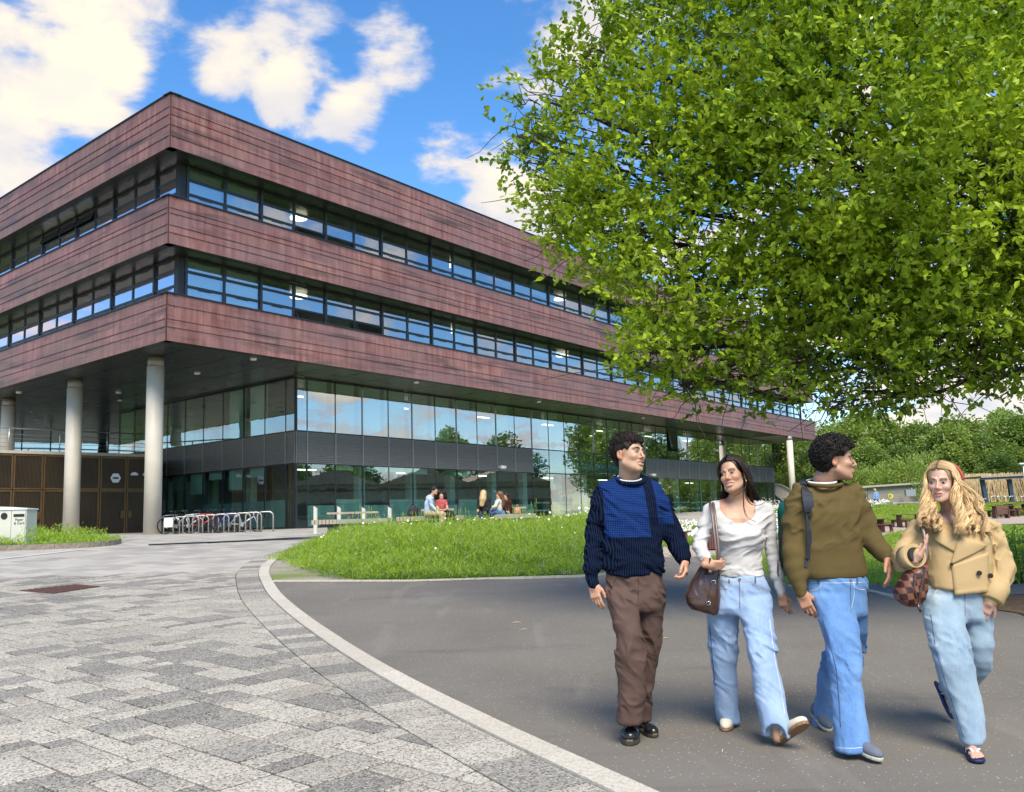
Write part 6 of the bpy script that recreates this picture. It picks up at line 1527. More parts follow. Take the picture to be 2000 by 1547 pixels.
hd.details((-.15, 0), .0026)
# gold earring, rings, watch
MB().tube([hd.w((.078, .004, -.046)), hd.w((.080, .000, -.055)), hd.w((.079, .004, -.062))], .0035, 8).build('earring', mat['gold'], p.e)
w_ = p.L(1383, 1100, -.18); MB().tube([w_+np.array([.028*cos(t)*.45, .028*sin(t), .028*cos(t)*.9]) for t in np.linspace(0, 2*pi, 17)], .0065, 6, cap=False).build('watch', mat['black'], p.e)
w_ = p.L(1537, 1199, -.05)
def part_flow(side, u, rs, xo=0., g0=.007):
    g = g0+.008*rs.rand(); th = radians(31)+radians(120)*u; A = np.array([.0745+g, .0935+g, .083+g]); C0 = np.array([0, .020, .034])
    def E_(ph, t): return C0+A*np.array([side*sin(ph), -cos(ph)*cos(t), cos(ph)*sin(t)])
    root = E_(.05, th)+np.array([xo, 0, 0]); m1 = E_(.78, th*.93+.06); m2 = C0+A*np.array([side*.97, -.62*cos(th*.9)-.02, -.12]); return root, m1, m2
def hair2(P):
    Q = hd.loc(P); d = sd_ell(Q, (0, .021, .038), (.079, .098, .087)); d = smax(d, -sd_ell(Q, (0, -.118, -.024), (.088, .096, .134)), .006)
    d = smax(d, -(Q[:, 2]+.02+.2*(Q[:, 1])), .02) if False else d
    c = p.rows([(925, 1424, 1470, .09, .05), (950, 1418, 1474, .10, .05), (975, 1412, 1480, .10, .045), (992, 1418, 1480, .10, .04)]); return smin(smax(d, -sd_ell(Q, (0, -.09, -.10), (.075, .09, .06)), .01), c(P), .03)
Pq, Fq = snet(hair2, p.L(1385, 1005, -.2), p.L(1500, 880, .3), .005)
C_ = []; n = 1500
for i in range(n):
    side = -1 if rs.rand() < .42 else 1; u0 = rs.rand()
    a = rs.rand(); root, mid1, mid2 = part_flow(side, u0, rs)
    if side > 0: end = p.L(1466+22*rs.rand(), 978+14*rs.rand(), .0+.12*rs.rand()); m3 = np.array([.084+.008*rs.rand(), .010+.080*u0, -.05])
    else: end = p.L(1404+24*rs.rand(), 976+12*rs.rand(), .06+.10*rs.rand()); m3 = np.array([-.080, -.01+.09*u0, -.06])
    K_ = [hd.w(root), hd.w(mid1), hd.w(mid2), hd.w(m3), end]; t = np.linspace(0, 4, 14); K_ = np.array(K_)
    # Catmull-Rom
    def cr_(K_, t):
        o = []
        for v in t:
            j = min(int(v), len(K_)-2); u = v-j; p0 = K_[max(j-1, 0)]; p1_ = K_[j]; p2_ = K_[j+1]; p3_ = K_[min(j+2, len(K_)-1)]
            o.append(.5*((2*p1_)+(-p0+p2_)*u+(2*p0-5*p1_+4*p2_-p3_)*u*u+(-p0+3*p1_-3*p2_+p3_)*u**3))
        return np.array(o)
    C_.append(cr_(K_, t))
for path in ([(1462, 925), (1464, 950), (1457, 965)], ):
    pass
st = strands(np.array(C_), rs.uniform(.0012, .0026, n), 12, 4, rs.rand(n)**2)
loose = []
for q in ([(1454, 930, -.06), (1456, 948, -.08), (1446, 962, -.10), (1434, 969, -.11)], [(1452, 935, -.07), (1452, 970, -.08), (1454, 1000, -.09), (1462, 1012, -.10), (1477, 1019, -.11)], [(1456, 935, -.05), (1456, 965, -.06), (1464, 983, -.07), (1480, 987, -.06), (1494, 981, -.03)], [(1410, 905, -.06), (1405, 925, -.05), (1404, 945, -.02), (1403, 968, .02), (1398, 978, .05)], [(1453, 930, -.06), (1451, 960, -.08), (1453, 990, -.09), (1460, 1009, -.1)]):
    K_ = np.array([p.L(*v) for v in q]); loose += [cr_(K_+rs.normal(size=3)*.0015, np.linspace(0, len(K_)-1, 14)) for _ in range(4)]
st2 = strands(np.array(loose), np.full(len(loose), .0011), 12, 4, np.full(len(loose), .5))
hair_obj(p, [(Pq, Fq, .05+.15*rs.rand(len(Pq))), st, st2], mat['hair_long'])
# shoulder bag
bag = empty('shoulder_bag', tuple(p.o), 0, 'shiny dark brown leather shoulder bag held by the woman in the white top', 'bag')
bagS = p.rows([(1098, 1386, 1398, -.06, .035), (1104, 1368, 1404, -.06, .05), (1120, 1358, 1406, -.07, .062), (1145, 1344, 1405, -.08, .072), (1163, 1338, 1405, -.08, .078), (1178, 1343, 1404, -.08, .078), (1190, 1353, 1403, -.08, .070), (1200, 1384, 1401, -.08, .05)], 2.6)
def bagf(P):
    top = p.L(1390, 1099, -.06); return smax(bagS(P), -sd_ell(P, top+np.array([0, 0, .02]), (.030, .022, .035)), .006)-folds(P, 31, 14, 14, 10, .005)
P_, F_ = snet(bagf, sb(bagS)[0]-.02, sb(bagS)[1]+.02, .006); link('bag_body', np_mesh('bag_body', P_, F_, mat['brownleather'], True), bag)
class _B: pass
def on_bag(fn, path, w, name, m, off=.004):
    o = p.strip(fn, path, w, off, 14, .004, name, m, bag); return o
on_bag(bagf, [(1393, 1138), (1388, 1158), (1383, 1178)], 5, 'buckle_strap', mat['brownleather'])
for q in ((1393, 1137), (1383, 1178)):
    c = p.hit(bagf, *q)+np.array([0, -.008, 0]); MB().tube([c+np.array([x, 0, z]) for x, z in ((-.011, -.010), (.011, -.010), (.011, .010), (-.011, .010), (-.011, -.010))], .0022, 5).build('buckle', mat['metal'], bag)
for dx, dyy in ((-3.2, .0), (2.6, -.012)):
    MB().tube([p.L(1390+dx, 981, .02), p.L(1391+dx, 985, -.06), p.L(1394+dx, 1005, -.10+dyy), p.L(1398+dx, 1040, -.145+dyy), p.L(1402+dx*.7, 1075, -.17+dyy), p.L(1403+dx*.4, 1092, -.18+dyy), p.L(1400+dx*1.2, 1106, -.14), p.L(1396+dx*4, 1114, -.10)], .0075, 8, flat=.4).build('strap', mat['strapb'], bag)

# ================================================================ PERSON 3: olive jumper, blue jeans, backpack
p = P3 = Person(5.55, (1650, 1470), 'young man with curly black hair in an olive jumper and wide blue jeans'); p.dk = .84
hd = Head(p, 1634, 898, -.02, radians(74), radians(2), radians(2), 1.0, 0., .15, .9)
torso = p.rows([(941, 1586, 1636, .04, .065), (949, 1566, 1652, .035, .085), (958, 1553, 1666, .03, .10), (975, 1548, 1676, .01, .12), (1000, 1556, 1680, .0, .13), (1040, 1564, 1680, .0, .13), (1078, 1567, 1683, .0, .13), (1104, 1566, 1690, .0, .132), (1118, 1566, 1694, .0, .13), (1130, 1572, 1693, .0, .12)], 2.4)
slL, slLr = p.pts([(1562, 962, .01, 20), (1551, 990, .01, 20), (1548, 1020, .02, 20), (1548, 1050, .02, 20), (1549, 1080, .0, 20.5), (1552, 1106, -.01, 20.5), (1557, 1126, -.02, 18), (1561, 1142, -.03, 12.5), (1565, 1158, -.03, 12)])
slR, slRr = p.pts([(1664, 965, .01, 22), (1676, 990, .01, 23), (1687, 1020, .01, 23), (1698, 1047, .0, 22.5), (1712, 1064, -.03, 20.5), (1724, 1078, -.06, 18.5), (1734, 1090, -.09, 13.5)])
def sweater3(P):
    d = smin(torso(P), sd_chain(P, slL, slLr, .02), .022); d = smin(d, sd_chain(P, slR, slRr, .02), .022); nk = sd_ell(P, p.L(1610, 933, -.02), (.092, .115, .056)); d = smax(d, -nk, .008)
    return d-folds(P, 12, 9, 9, 13, .0085, d)*np.clip((P[:, 2]-p.L(0, 1126)[2])/.06, .15, 1)
lo, hi = sb(torso); lo = np.minimum(lo, np.array(slL+slR).min(0)-.09); hi = np.maximum(hi, np.array(slL+slR).max(0)+.09)
sw_ = p.add('sweater', sweater3, lo, hi, .0064, mat['olive'])
ring(p.L(1611, 943, .01), .098, .094, .022, .0115, mat['olive'], 'collar', sw_)
ring(p.L(1605, 940, .01), .082, .082, .016, .0065, mat['tee'], 'undershirt', p.e)
waist = p.rows([(1116, 1580, 1692, .0, .112), (1150, 1582, 1692, .0, .118), (1174, 1588, 1692, .0, .118), (1195, 1594, 1692, .0, .11), (1206, 1600, 1688, .0, .09)], 2.3)
legF = p.rows([(1160, 1588, 1655, -.02, .105), (1200, 1597, 1668, -.06, .105), (1222, 1603, 1675, -.09, .10), (1257, 1614, 1677, -.13, .095), (1293, 1619, 1680, -.16, .092), (1329, 1622, 1681, -.17, .092), (1365, 1627, 1686, -.19, .095), (1401, 1629, 1689, -.22, .10), (1437, 1632, 1694, -.25, .105), (1462, 1632, 1697, -.27, .11), (1467, 1634, 1696, -.27, .11)])
legK = p.rows([(1165, 1640, 1692, .03, .10), (1200, 1645, 1692, .05, .10), (1235, 1636, 1691, .10, .095), (1265, 1618, 1688, .16, .09), (1293, 1604, 1684, .20, .088), (1329, 1598, 1668, .26, .088), (1365, 1594, 1655, .32, .09), (1401, 1590, 1645, .37, .095), (1434, 1588, 1634, .41, .10)])
def jeans3(P):
    d = smin(smin(waist(P), legF(P), .02), legK(P), .015); w = .4+.9*np.exp(-((P[:, 2]-p.L(0, 1330)[2])/.12)**2)+.6*np.exp(-((P[:, 2]-p.L(0, 1185)[2])/.08)**2); return d-folds(P, 27, 12, 10, 12, .0092, d)*w
lo, hi = sb(legF); l2, h2 = sb(legK); lo = np.minimum(lo, l2); hi = np.maximum(np.maximum(hi, h2), sb(waist)[1])
jn = p.add('jeans', jeans3, lo-.02, hi+.02, .0074, mat['jean2']); jean_details(p, jeans3, jn, 1129, 1580, 1692, 1661, 1200, mat['stitchw'], mat['seamd'])
p.seam(jeans3, [(1606, 1205), (1622, 1262), (1634, 1310), (1640, 1380), (1642, 1420)], .003, 0, mat['seamd'], 'side_seam', jn); p.seam(jeans3, [(1634, 1461), (1665, 1462), (1695, 1459)], .0022, 0, mat['stitchw'], 'hem_stitching', jn)
a = p.L(1592, 1447, .44); b = p.L(1622, 1458, .22); a[2] = gz(p.Y+.44)-p.o[2]+.05; b[2] = gz(p.Y+.22)-p.o[2]
up_, so_, lo, hi, W_ = shoe_parts(p, a, b, W=.046, hgt=.06, sole=.024, collar=.055); s_ = p.add('shoe', up_, lo, hi, .0045, mat['greysuede']); p.add('sole', so_, lo, hi, .004, mat['solew'], s_)
a = p.L(1655, 1475, -.22); b = p.L(1722, 1494, -.42); a[2] = gz(p.Y-.22)-p.o[2]+.045; b[2] = gz(p.Y-.42)-p.o[2]+.015
up_, so_, lo, hi, W_ = shoe_parts(p, a, b, W=.050, hgt=.066, sole=.024, collar=.06); s_ = p.add('shoe', up_, lo, hi, .0045, mat['greysuede']); p.add('sole', so_, lo, hi, .004, mat['solew'], s_)
for k in range(5): MB().tube([W_((-.020, .10+.020*k, .088-.007*k)), W_((0, .102+.020*k, .098-.008*k)), W_((.020, .10+.020*k, .088-.007*k))], .0035, 5).build('lace', mat['navyb'], s_)
MB().tube([W_((.030, .085, .078)), W_((.042, .125, .055)), W_((.048, .150, .030))], .008, 6).build('side_patch', mat['solew'], s_)
hL = add_hand(p, p.L(1566, 1160, -.03), (.30, -.15, -1), (.45, .85, .1), -1, (.32, .42, .50, .55), .3, .05, .98, p.L(1562, 1138, -.03))
hR = add_hand(p, p.L(1736, 1093, -.10), (-.05, -.30, -1), (-.75, .55, .1), 1, (.28, .35, .45, .55), -.1, .10, .98, p.L(1726, 1080, -.07))
body_of(p, hd, ([hd.w((0, .022, -.05)), p.L(1611, 935, .03), p.L(1608, 960, .05)], [.058, .060, .068]), SK3, (.42, .16, .13), .10, [hL, hR],
        limbs=[([p.L(1551, 985, .02), p.L(1549, 1070, .01), p.L(1560, 1135, -.02)], [.034, .028, .022]), ([p.L(1672, 985, .02), p.L(1700, 1050, -.01), p.L(1728, 1082, -.08)], [.034, .028, .022]), ([p.L(1615, 975, .02), p.L(1625, 1060, .0), p.L(1635, 1145, 0)], [.07, .07, .075]),
               ([p.L(1622, 1165, -.02), p.L(1648, 1300, -.15), p.L(1665, 1450, -.25)], [.052, .042, .034]), ([p.L(1662, 1165, .03), p.L(1648, 1290, .20), p.L(1610, 1420, .40)], [.052, .042, .034])], lo=p.L(1560, 972, -.2), hi=p.L(1690, 836, .25), h=.0040)
hd.details((.1, -.1), .0046)
rs = np.random.RandomState(6)
hf = hairA(hd, .028, -.026, 4, .007, 60); Pq, Fq = snet(hf, hd.c-.18, hd.c+.19, .005)
reg = lambda d: (d[2] > -.05 or (d[1] > .15 and d[2] > -.9)) and not (d[1] < -.4 and d[2] < .36) and not (abs(d[0]) > .78 and d[2] < .10 and d[1] < .25)
cr = curls(rs, hd, 3400, (.030, .055), .011, 4.5, reg, .034, .0022); fr2 = curls(rs, hd, 260, (.03, .05), .012, 5, lambda d: d[1] < -.45 and d[2] > .35, .030, .0022)
hair_obj(p, [(Pq, Fq, .1+.2*rs.rand(len(Pq))), cr, fr2], mat['hair_black'])
bp_ = empty('backpack', tuple(p.o), 0, 'teal backpack with black straps worn by the man in the olive jumper', 'backpack')
bc = p.L(1575, 1052, .26)
def packf(P):
    d = sd_box(P, bc, (.165, .085, .235), .07); d = smin(d, sd_box(P, bc+np.array([0, .07, -.07]), (.12, .05, .12), .04), .02); return d-folds(P, 3, 8, 8, 8, .005, d)
P_, F_ = snet(packf, bc-.34, bc+.34, .009); link('pack_body', np_mesh('pack_body', P_, F_, mat['teal'], True), bp_)
both = lambda P: sweater3(P)
p.strip(both, [(1571, 942), (1574, 955), (1577, 975), (1580, 1000)], [17, 20, 21, 19], .002, 20, .012, 'padded_strap', mat['nylon'], bp_)
p.strip(both, [(1578, 1000), (1579, 1030), (1580, 1060), (1579, 1092)], [10, 9, 9, 9], .003, 20, .005, 'webbing', mat['nylon'], bp_)
p.strip(both, [(1575, 1090), (1573, 1108)], [9, 7], .003, 8, .004, 'webbing', mat['nylon'], bp_)
p.strip(both, [(1571, 1009), (1583, 1008)], [7, 7], .010, 6, .006, 'buckle', mat['black'], bp_)
c = p.L(1575, 947, .06); MB().tube([p.L(1569, 946, -.02), p.L(1567, 940, .05), p.L(1565, 947, .16), p.L(1566, 975, .20)], .022, 8, flat=.3).build('padded_strap', mat['nylon'], bp_)
MB().tube([p.L(1531, 1090, .05), p.L(1519, 1095, .02), p.L(1518, 1120, .02), p.L(1521, 1127, .02), p.L(1520, 1100, .02)], .003, 5).build('zip_pull', mat['black'], bp_)
MB().tube([p.L(1528, 1020, .22), p.L(1524, 1050, .16), p.L(1523, 1085, .14), p.L(1529, 1110, .15)], .006, 6).build('zip', mat['black'], bp_)
# necklace
MB().tube([p.L(1598, 938, -.03), p.L(1604, 944, -.045), p.L(1611, 947, -.055)], .0016, 5).build('necklace', mat['metal'], p.e)

# ================================================================ PERSON 4: tan jacket, flip flops
p = P4 = Person(5.45, (1890, 1480), 'young woman with long curly blond hair in a tan jacket and blue flip flops'); p.dk = .84
hd = Head(p, 1839, 942, -.02, radians(-38), radians(1), radians(3), .97, 1., .42, .5)
torso = p.rows([(1008, 1806, 1914, .05, .065), (1016, 1792, 1932, .045, .085), (1026, 1784, 1942, .03, .105), (1040, 1788, 1940, .02, .125), (1060, 1806, 1932, .0, .14), (1085, 1808, 1932, .0, .142), (1110, 1808, 1934, .0, .145), (1130, 1807, 1934, .0, .148), (1143, 1807, 1933, .0, .15), (1150, 1815, 1932, -.005, .15)], 2.4)
slL, slLr = p.pts([(1794, 1030, .02, 17), (1784, 1050, .0, 20), (1774, 1070, -.03, 22.5), (1766, 1088, -.07, 22.5), (1768, 1096, -.11, 21), (1779, 1090, -.18, 20), (1786, 1086, -.21, 18)])
slR, slRr = p.pts([(1930, 1035, .02, 19), (1941, 1058, .02, 21), (1950, 1085, .02, 21.5), (1955, 1110, .0, 22), (1955, 1128, -.02, 21), (1949, 1145, -.05, 18), (1942, 1160, -.07, 16.5), (1935, 1172, -.09, 15)])
def jacket4(P):
    d = smin(torso(P), sd_chain(P, slL, slLr, .02), .02); d = smin(d, sd_chain(P, slR, slRr, .02), .02); d = smax(d, -sd_ell(P, p.L(1866, 1006, -.06), (.085, .13, .050)), .008)
    v = p.L(1871, 1045, -.14); d = smax(d, -sd_cap(P, p.L(1862, 1000, -.12), v, .062, .004), .006)
    zc = p.L(0, 1140)[2]; w = .3+1.2*((P[:, 0] < p.L(1806, 1050)[0]) | (P[:, 0] > p.L(1936, 1100)[0])); return d-folds(P, 44, 11, 11, 13, .0080, d)*w
lo, hi = sb(torso); lo = np.minimum(lo, np.array(slL+slR).min(0)-.09); hi = np.maximum(hi, np.array(slL+slR).max(0)+.09)
jk = p.add('jacket', jacket4, lo, hi, .0064, mat['trench'])
tf = lambda P: torso(P)
p.patch(tf, [(1872, 1047), (1926, 1066), (1912, 1075), (1855, 1104)], .012, .006, 9, 'lapel', mat['trench'], jk, lambda a, b: .012*a*(1-b))
p.patch(tf, [(1822, 1026), (1872, 1046), (1862, 1078), (1821, 1054)], .010, .006, 9, 'lapel', mat['trench'], jk, lambda a, b: .008*(1-a))
p.patch(tf, [(1900, 1022), (1936, 1028), (1931, 1040), (1903, 1037)], .020, .006, 7, 'collar', mat['trench'], jk); p.patch(tf, [(1792, 1010), (1822, 1006), (1826, 1022), (1800, 1030)], .020, .006, 7, 'collar', mat['trench'], jk)
p.patch(tf, [(1857, 1104), (1930, 1078), (1931, 1156), (1864, 1162)], .010, .008, 11, 'front_flap', mat['trench'], jk)
for q in ((1909, 1119), (1855, 1102), (1931, 1124)):
    c = p.hit(tf, *q)+np.array([0, -.026, 0]); MB().tube([c+np.array([0, .008, 0]), c], .0135 if q[0] != 1855 else .009, 16).build('button', mat['button'], jk)
c1 = p.L(1950, 1138, -.06); dC = (p.L(1935, 1174, -.09)-c1); dC /= np.linalg.norm(dC)
MB().tube([c1-dC*.0, c1+dC*.05, c1+dC*.12, c1+dC*.125], [.062, .066, .068, .060], 20).build('cuff', mat['trench'], jk)
c0 = p.L(1772, 1090, -.15); c2 = p.L(1787, 1085, -.23); MB().tube([c0, c2], [.068, .066], 20).build('cuff', mat['trench'], jk)
MB().tube([c2+(c2-c0)*.02, c2+(c2-c0)*.25], [.046, .040], 18).build('inner_sleeve', mat['black'], p.e)
waist = p.rows([(1136, 1809, 1930, .0, .115), (1160, 1806, 1931, .0, .122), (1185, 1807, 1932, .0, .122), (1205, 1809, 1932, .0, .11), (1215, 1815, 1930, .0, .09)], 2.3)
legF = p.rows([(1165, 1808, 1878, -.02, .105), (1200, 1808, 1882, -.05, .105), (1222, 1811, 1884, -.08, .10), (1257, 1817, 1890, -.11, .098), (1293, 1828, 1900, -.14, .092), (1329, 1838, 1904, -.14, .090), (1365, 1853, 1913, -.15, .088), (1401, 1865, 1919, -.17, .085), (1437, 1876, 1921, -.19, .08), (1452, 1880, 1920, -.20, .078)])
legK = p.rows([(1165, 1870, 1932, .02, .105), (1200, 1876, 1933, .02, .105), (1230, 1880, 1936, .03, .10), (1262, 1884, 1936, .04, .098), (1290, 1886, 1935, .06, .094), (1305, 1886, 1932, .08, .09)])
cf, cfr = p.pts([(1908, 1300, .10, 26), (1890, 1322, .26, 23), (1866, 1338, .42, 19), (1850, 1345, .52, 16)])
def jeans4(P):
    d = smin(smin(waist(P), legF(P), .02), legK(P), .015); d = smin(d, sd_chain(P, cf, cfr, .02), .03); w = .4+.8*np.exp(-((P[:, 2]-p.L(0, 1300)[2])/.12)**2)+.6*np.exp(-((P[:, 2]-p.L(0, 1190)[2])/.08)**2); return d-folds(P, 51, 13, 10, 13, .0080, d)*w
lo, hi = sb(legF); l2, h2 = sb(legK); lo = np.minimum(lo, l2); hi = np.maximum(np.maximum(hi, h2), sb(waist)[1]); hi = np.maximum(hi, np.array(cf).max(0)+.08)
jn = p.add('jeans', jeans4, lo-.02, hi+.02, .0074, mat['jean3']); jean_details(p, jeans4, jn, 1140, 1809, 1930, 1884, 1208, mat['stitcho'], mat['seamd'])
p.seam(jeans4, [(1818, 1200), (1828, 1270), (1846, 1330), (1866, 1390), (1882, 1440)], .0018, 0, mat['seamd'], 'side_seam', jn)
def bare_foot(heel, toe, up):
    heel, toe = np.asarray(heel, float), np.asarray(toe, float); F_ = toe-heel; Ln = np.linalg.norm(F_); F_ /= Ln; U = np.asarray(up, float); U -= F_*(U@F_); U /= np.linalg.norm(U); X = np.cross(F_, U); R = np.array([X, F_, U]).T; k = Ln/.25
    def f(P):
        Q = ((P-heel.astype(np.float32))@R.astype(np.float32))/k; d = sd_ell(Q, (0, .035, .034), (.030, .040, .026)); d = smin(d, sd_cap(Q, (0, .05, .045), (0, .15, .030), .030, .026), .02); d = smin(d, sd_ell(Q, (0, .175, .026), (.044, .045, .018)), .02); d = smin(d, sd_cap(Q, (0, .035, .05), (0, .02, .13), .030, .032), .02)
        for i, (x, y, r) in enumerate(((.030, .236, .0125), (.010, .240, .0088), (-.007, .234, .0082), (-.022, .225, .0078), (-.035, .212, .0080))): d = smin(d, sd_cap(Q, (x*.85, y-.045, .026), (x, y, .022), r, r), .005)
        return smax(d, .013-Q[:, 2], .004)*k
    def sole(P):
        Q = ((P-heel.astype(np.float32))@R.astype(np.float32))/k; w = np.interp(Q[:, 1], [-.015, .02, .08, .18, .235, .262], [.022, .037, .036, .050, .044, .018]); return smax(smax(np.abs(Q[:, 0])-w, np.maximum(-Q[:, 1]-.012, Q[:, 1]-.260), .004), np.abs(Q[:, 2]-.003)-.010, .003)*k
    return f, sole, np.minimum(heel, toe)-.13, np.maximum(heel, toe)+.17, (lambda v: heel+R@(np.asarray(v)*k))
feet = []
a = p.L(1893, 1462, -.16); b = p.L(1912, 1492, -.36); a[2] = gz(p.Y-.16)-p.o[2]+.014; b[2] = gz(p.Y-.36)-p.o[2]+.014
ff_ = bare_foot(a, b, (0, 0, 1))
a2 = p.L(1829, 1336, .58); b2 = p.L(1858, 1400, .42); gg_ = bare_foot(a2, b2, (.72, -.62, .30))
for fn, so_, lo, hi, W_ in (ff_, gg_):
    feet.append((fn, lo, hi)); fl_ = p.add('flip_flop', so_, lo, hi, .004, mat['flip'])
    t_ = W_((.010, .205, .030)); 
    for sx_ in (-1, 1): MB().tube([W_((sx_*.042, .10, .012)), W_((sx_*.038, .115, .040)), W_((sx_*.024, .16, .055)), t_], [.005, .008, .008, .005], 8, flat=.5).build('toe_strap', mat['strapf'], fl_)
    MB().tube([t_, W_((.010, .205, .012))], .004, 6).build('toe_post', mat['strapf'], fl_)
hL = add_hand(p, p.L(1793, 1087, -.25), (.55, -.18, .80), (-.88, .30, .55), 1, (.18, .22, .26, .32), .1, .01, .78, p.L(1782, 1089, -.20))
hR = add_hand(p, p.L(1934, 1176, -.10), (-.45, .35, -1), (.5, .8, .2), -1, (.2, .2, .25, .3), .1, .02, .84, p.L(1942, 1160, -.07))
hf_ = [(g, l, u) for g, l, u in (hL, hR)]+feet
chest = p.rows([(996, 1838, 1890, .06, .05), (1010, 1815, 1915, .04, .07), (1030, 1815, 1918, .02, .10), (1050, 1830, 1915, .01, .115), (1064, 1845, 1910, .01, .11)], 2.2)
body_of(p, hd, ([hd.w((0, .015, -.05)), p.L(1858, 992, .03), p.L(1864, 1012, .05)], [.047, .049, .058]), SK4, (.55, .20, .19), 0, hf_, chest=chest,
        limbs=[([p.L(1796, 1032, .02), p.L(1768, 1090, -.09), p.L(1782, 1089, -.20)], [.032, .028, .021]), ([p.L(1928, 1035, .02), p.L(1953, 1120, .0), p.L(1941, 1162, -.07)], [.032, .028, .021]), ([p.L(1866, 1050, .02), p.L(1869, 1100, .0), p.L(1869, 1165, 0)], [.065, .065, .07]),
               ([p.L(1842, 1170, -.02), p.L(1866, 1310, -.14), p.L(1897, 1450, -.18)], [.052, .040, .032]), ([p.L(1902, 1170, .02), p.L(1908, 1298, .08), p.L(1846, 1342, .54)], [.052, .040, .030])], lo=p.L(1785, 1070, -.2), hi=p.L(1925, 895, .25), h=.0042, blush=.15)
hd.details((-.35, .05), .0028)
# curly blond hair
rs = np.random.RandomState(9)
def hair4(P):
    Q = hd.loc(P); d = sd_ell(Q, (0, .022, .040), (.081, .099, .088)); d = smax(d, -sd_ell(Q, (-.003, -.118, -.024), (.086, .096, .134)), .006)
    R_ = p.rows([(940, 1858, 1886, .05, .045), (960, 1862, 1894, .05, .05), (985, 1868, 1902, .03, .055), (1008, 1876, 1908, .0, .055), (1022, 1882, 1912, -.03, .04)]); L_ = p.rows([(950, 1812, 1826, .05, .04), (975, 1808, 1826, .04, .045), (1000, 1808, 1828, .0, .04), (1014, 1812, 1830, -.05, .03)])
    return smin(smin(d, R_(P), .03), L_(P), .03)-folds(P, 9, 60, 60, 20, .003)
Pq, Fq = snet(hair4, p.L(1785, 1045, -.25), p.L(1945, 895, .3), .006)
C_ = []; cc = []; ng = 84; per = 26; n = ng*per
for gi in range(ng):
    side = -1 if gi % 5 < 2 else 1; u0 = rs.rand()**1.15; a = rs.rand(); root, mid1, mid2 = part_flow(side, u0, rs, -.006)
    if side > 0:
        q1 = p.L(1876+30*a, 972, -.05+.15*u0); q2 = p.L(1884+34*a, 1002, -.09+.11*u0); end = p.L(1872+60*a, 1026+20*rs.rand()*(.4+a), -.14+.07*u0)
        if gi % 10 in (3, 8): q1 = p.L(1864+6*a, 968, -.10); q2 = p.L(1868+10*a, 1000, -.13); end = p.L(1866+20*a, 1032+10*rs.rand(), -.16)
    else: q1 = p.L(1806+14*a, 975, -.05+.11*u0); q2 = p.L(1799+28*a, 1002, -.10+.09*u0); end = p.L(1798+36*a, 1018+20*rs.rand()*(.3+a), -.16+.05*u0)
    t = np.linspace(0, 5, 38); ph = rs.rand()*6.28; fq = rs.uniform(3.4, 5.2); amp = rs.uniform(.009, .019)*(1 if a < .8 else 1.25); tone = rs.uniform(.30, 1.0)
    for _ in range(per):
        uu = min(1, max(0, u0+rs.normal()*.045)); r1, m1, m2 = part_flow(side, uu, rs, -.006); K_ = np.array([hd.w(r1), hd.w(m1), hd.w(m2), q1+rs.normal(size=3)*.007, q2+rs.normal(size=3)*.006, end+rs.normal(size=3)*.0055]); c = cr_(K_, t)
        T = np.gradient(c, axis=0); T /= np.linalg.norm(T, axis=1)[:, None]; U = np.cross(T, (.2, 1, .1)); U /= np.linalg.norm(U, axis=1)[:, None]; W = np.cross(T, U); am = (amp*np.clip((t-1.7)/1.6, 0, 1))[:, None]; ph2 = ph+rs.normal()*.22
        C_.append(c+am*(U*np.cos(fq*t+ph2)[:, None]+W*np.sin(fq*t+ph2)[:, None])); cc.append(np.clip(tone+.12*rs.normal(), .05, 1))
Cn = np.array(C_); V_, F_, c_ = strands(Cn, rs.uniform(.0013, .0027, n), 12, 4, np.array(cc))
# darker roots
zt = np.repeat(np.tile(np.linspace(0, 1, Cn.shape[1]), n), 4); c_ = c_*np.clip(.25+zt*2.2, 0, 1)
hair_obj(p, [(Pq, Fq, np.clip(.08+.2*rs.rand(len(Pq)), 0, 1)), (V_, F_, c_)], mat['hair_blond'])
MB().tube([hd.w(q) for q in ((.045, .085, .112), (.070, .088, .090), (.088, .090, .060), (.096, .092, .030), (.095, .094, .01))], [.004, .006, .008, .008, .004], 8).build('hair_scarf', mat['coral'], p.e)
# checked bag
bag = empty('checked_bag', tuple(p.o), 0, 'brown checked handbag hanging from the arm of the woman in the tan jacket', 'bag')
def checkm():
    t = NT('checked_canvas'); s = t.sep(t.mapv(t.objc(), rot=(0, .12, 0))); q = 95.
    f = t.math('MULTIPLY', t.math('SINE', t.math('MULTIPLY', s[0], q)), t.math('SINE', t.math('MULTIPLY', s[2], q))); t.set(col=t.mix(t.ramp(f, -.03, .03), (.030, .011, .010, 1), (.165, .062, .032, 1)), rough=.45, spec=.4); return t.m
mat['check'] = checkm()
bs_ = p.rows([(1100, 1790, 1812, -.20, .04), (1108, 1784, 1812, -.20, .06), (1118, 1766, 1811, -.20, .075), (1135, 1754, 1810, -.20, .085), (1155, 1747, 1808, -.20, .09), (1170, 1750, 1804, -.20, .088), (1180, 1762, 1798, -.20, .075), (1185, 1772, 1792, -.20, .055)], 2.6)
bf = lambda P: bs_(P)-folds(P, 61, 12, 12, 9, .005)
P_, F_ = snet(bf, sb(bs_)[0]-.02, sb(bs_)[1]+.02, .006); link('bag_body', np_mesh('bag_body', P_, F_, mat['check'], True), bag)
MB().tube([p.L(1796, 1009, .0), p.L(1799, 1020, -.11), p.L(1804, 1040, -.15), p.L(1808, 1060, -.17), p.L(1809, 1085, -.19), p.L(1807, 1106, -.20)], [.008, .009, .010, .013, .012, .008], 8, flat=.45).build('strap', mat['strapb'], bag)
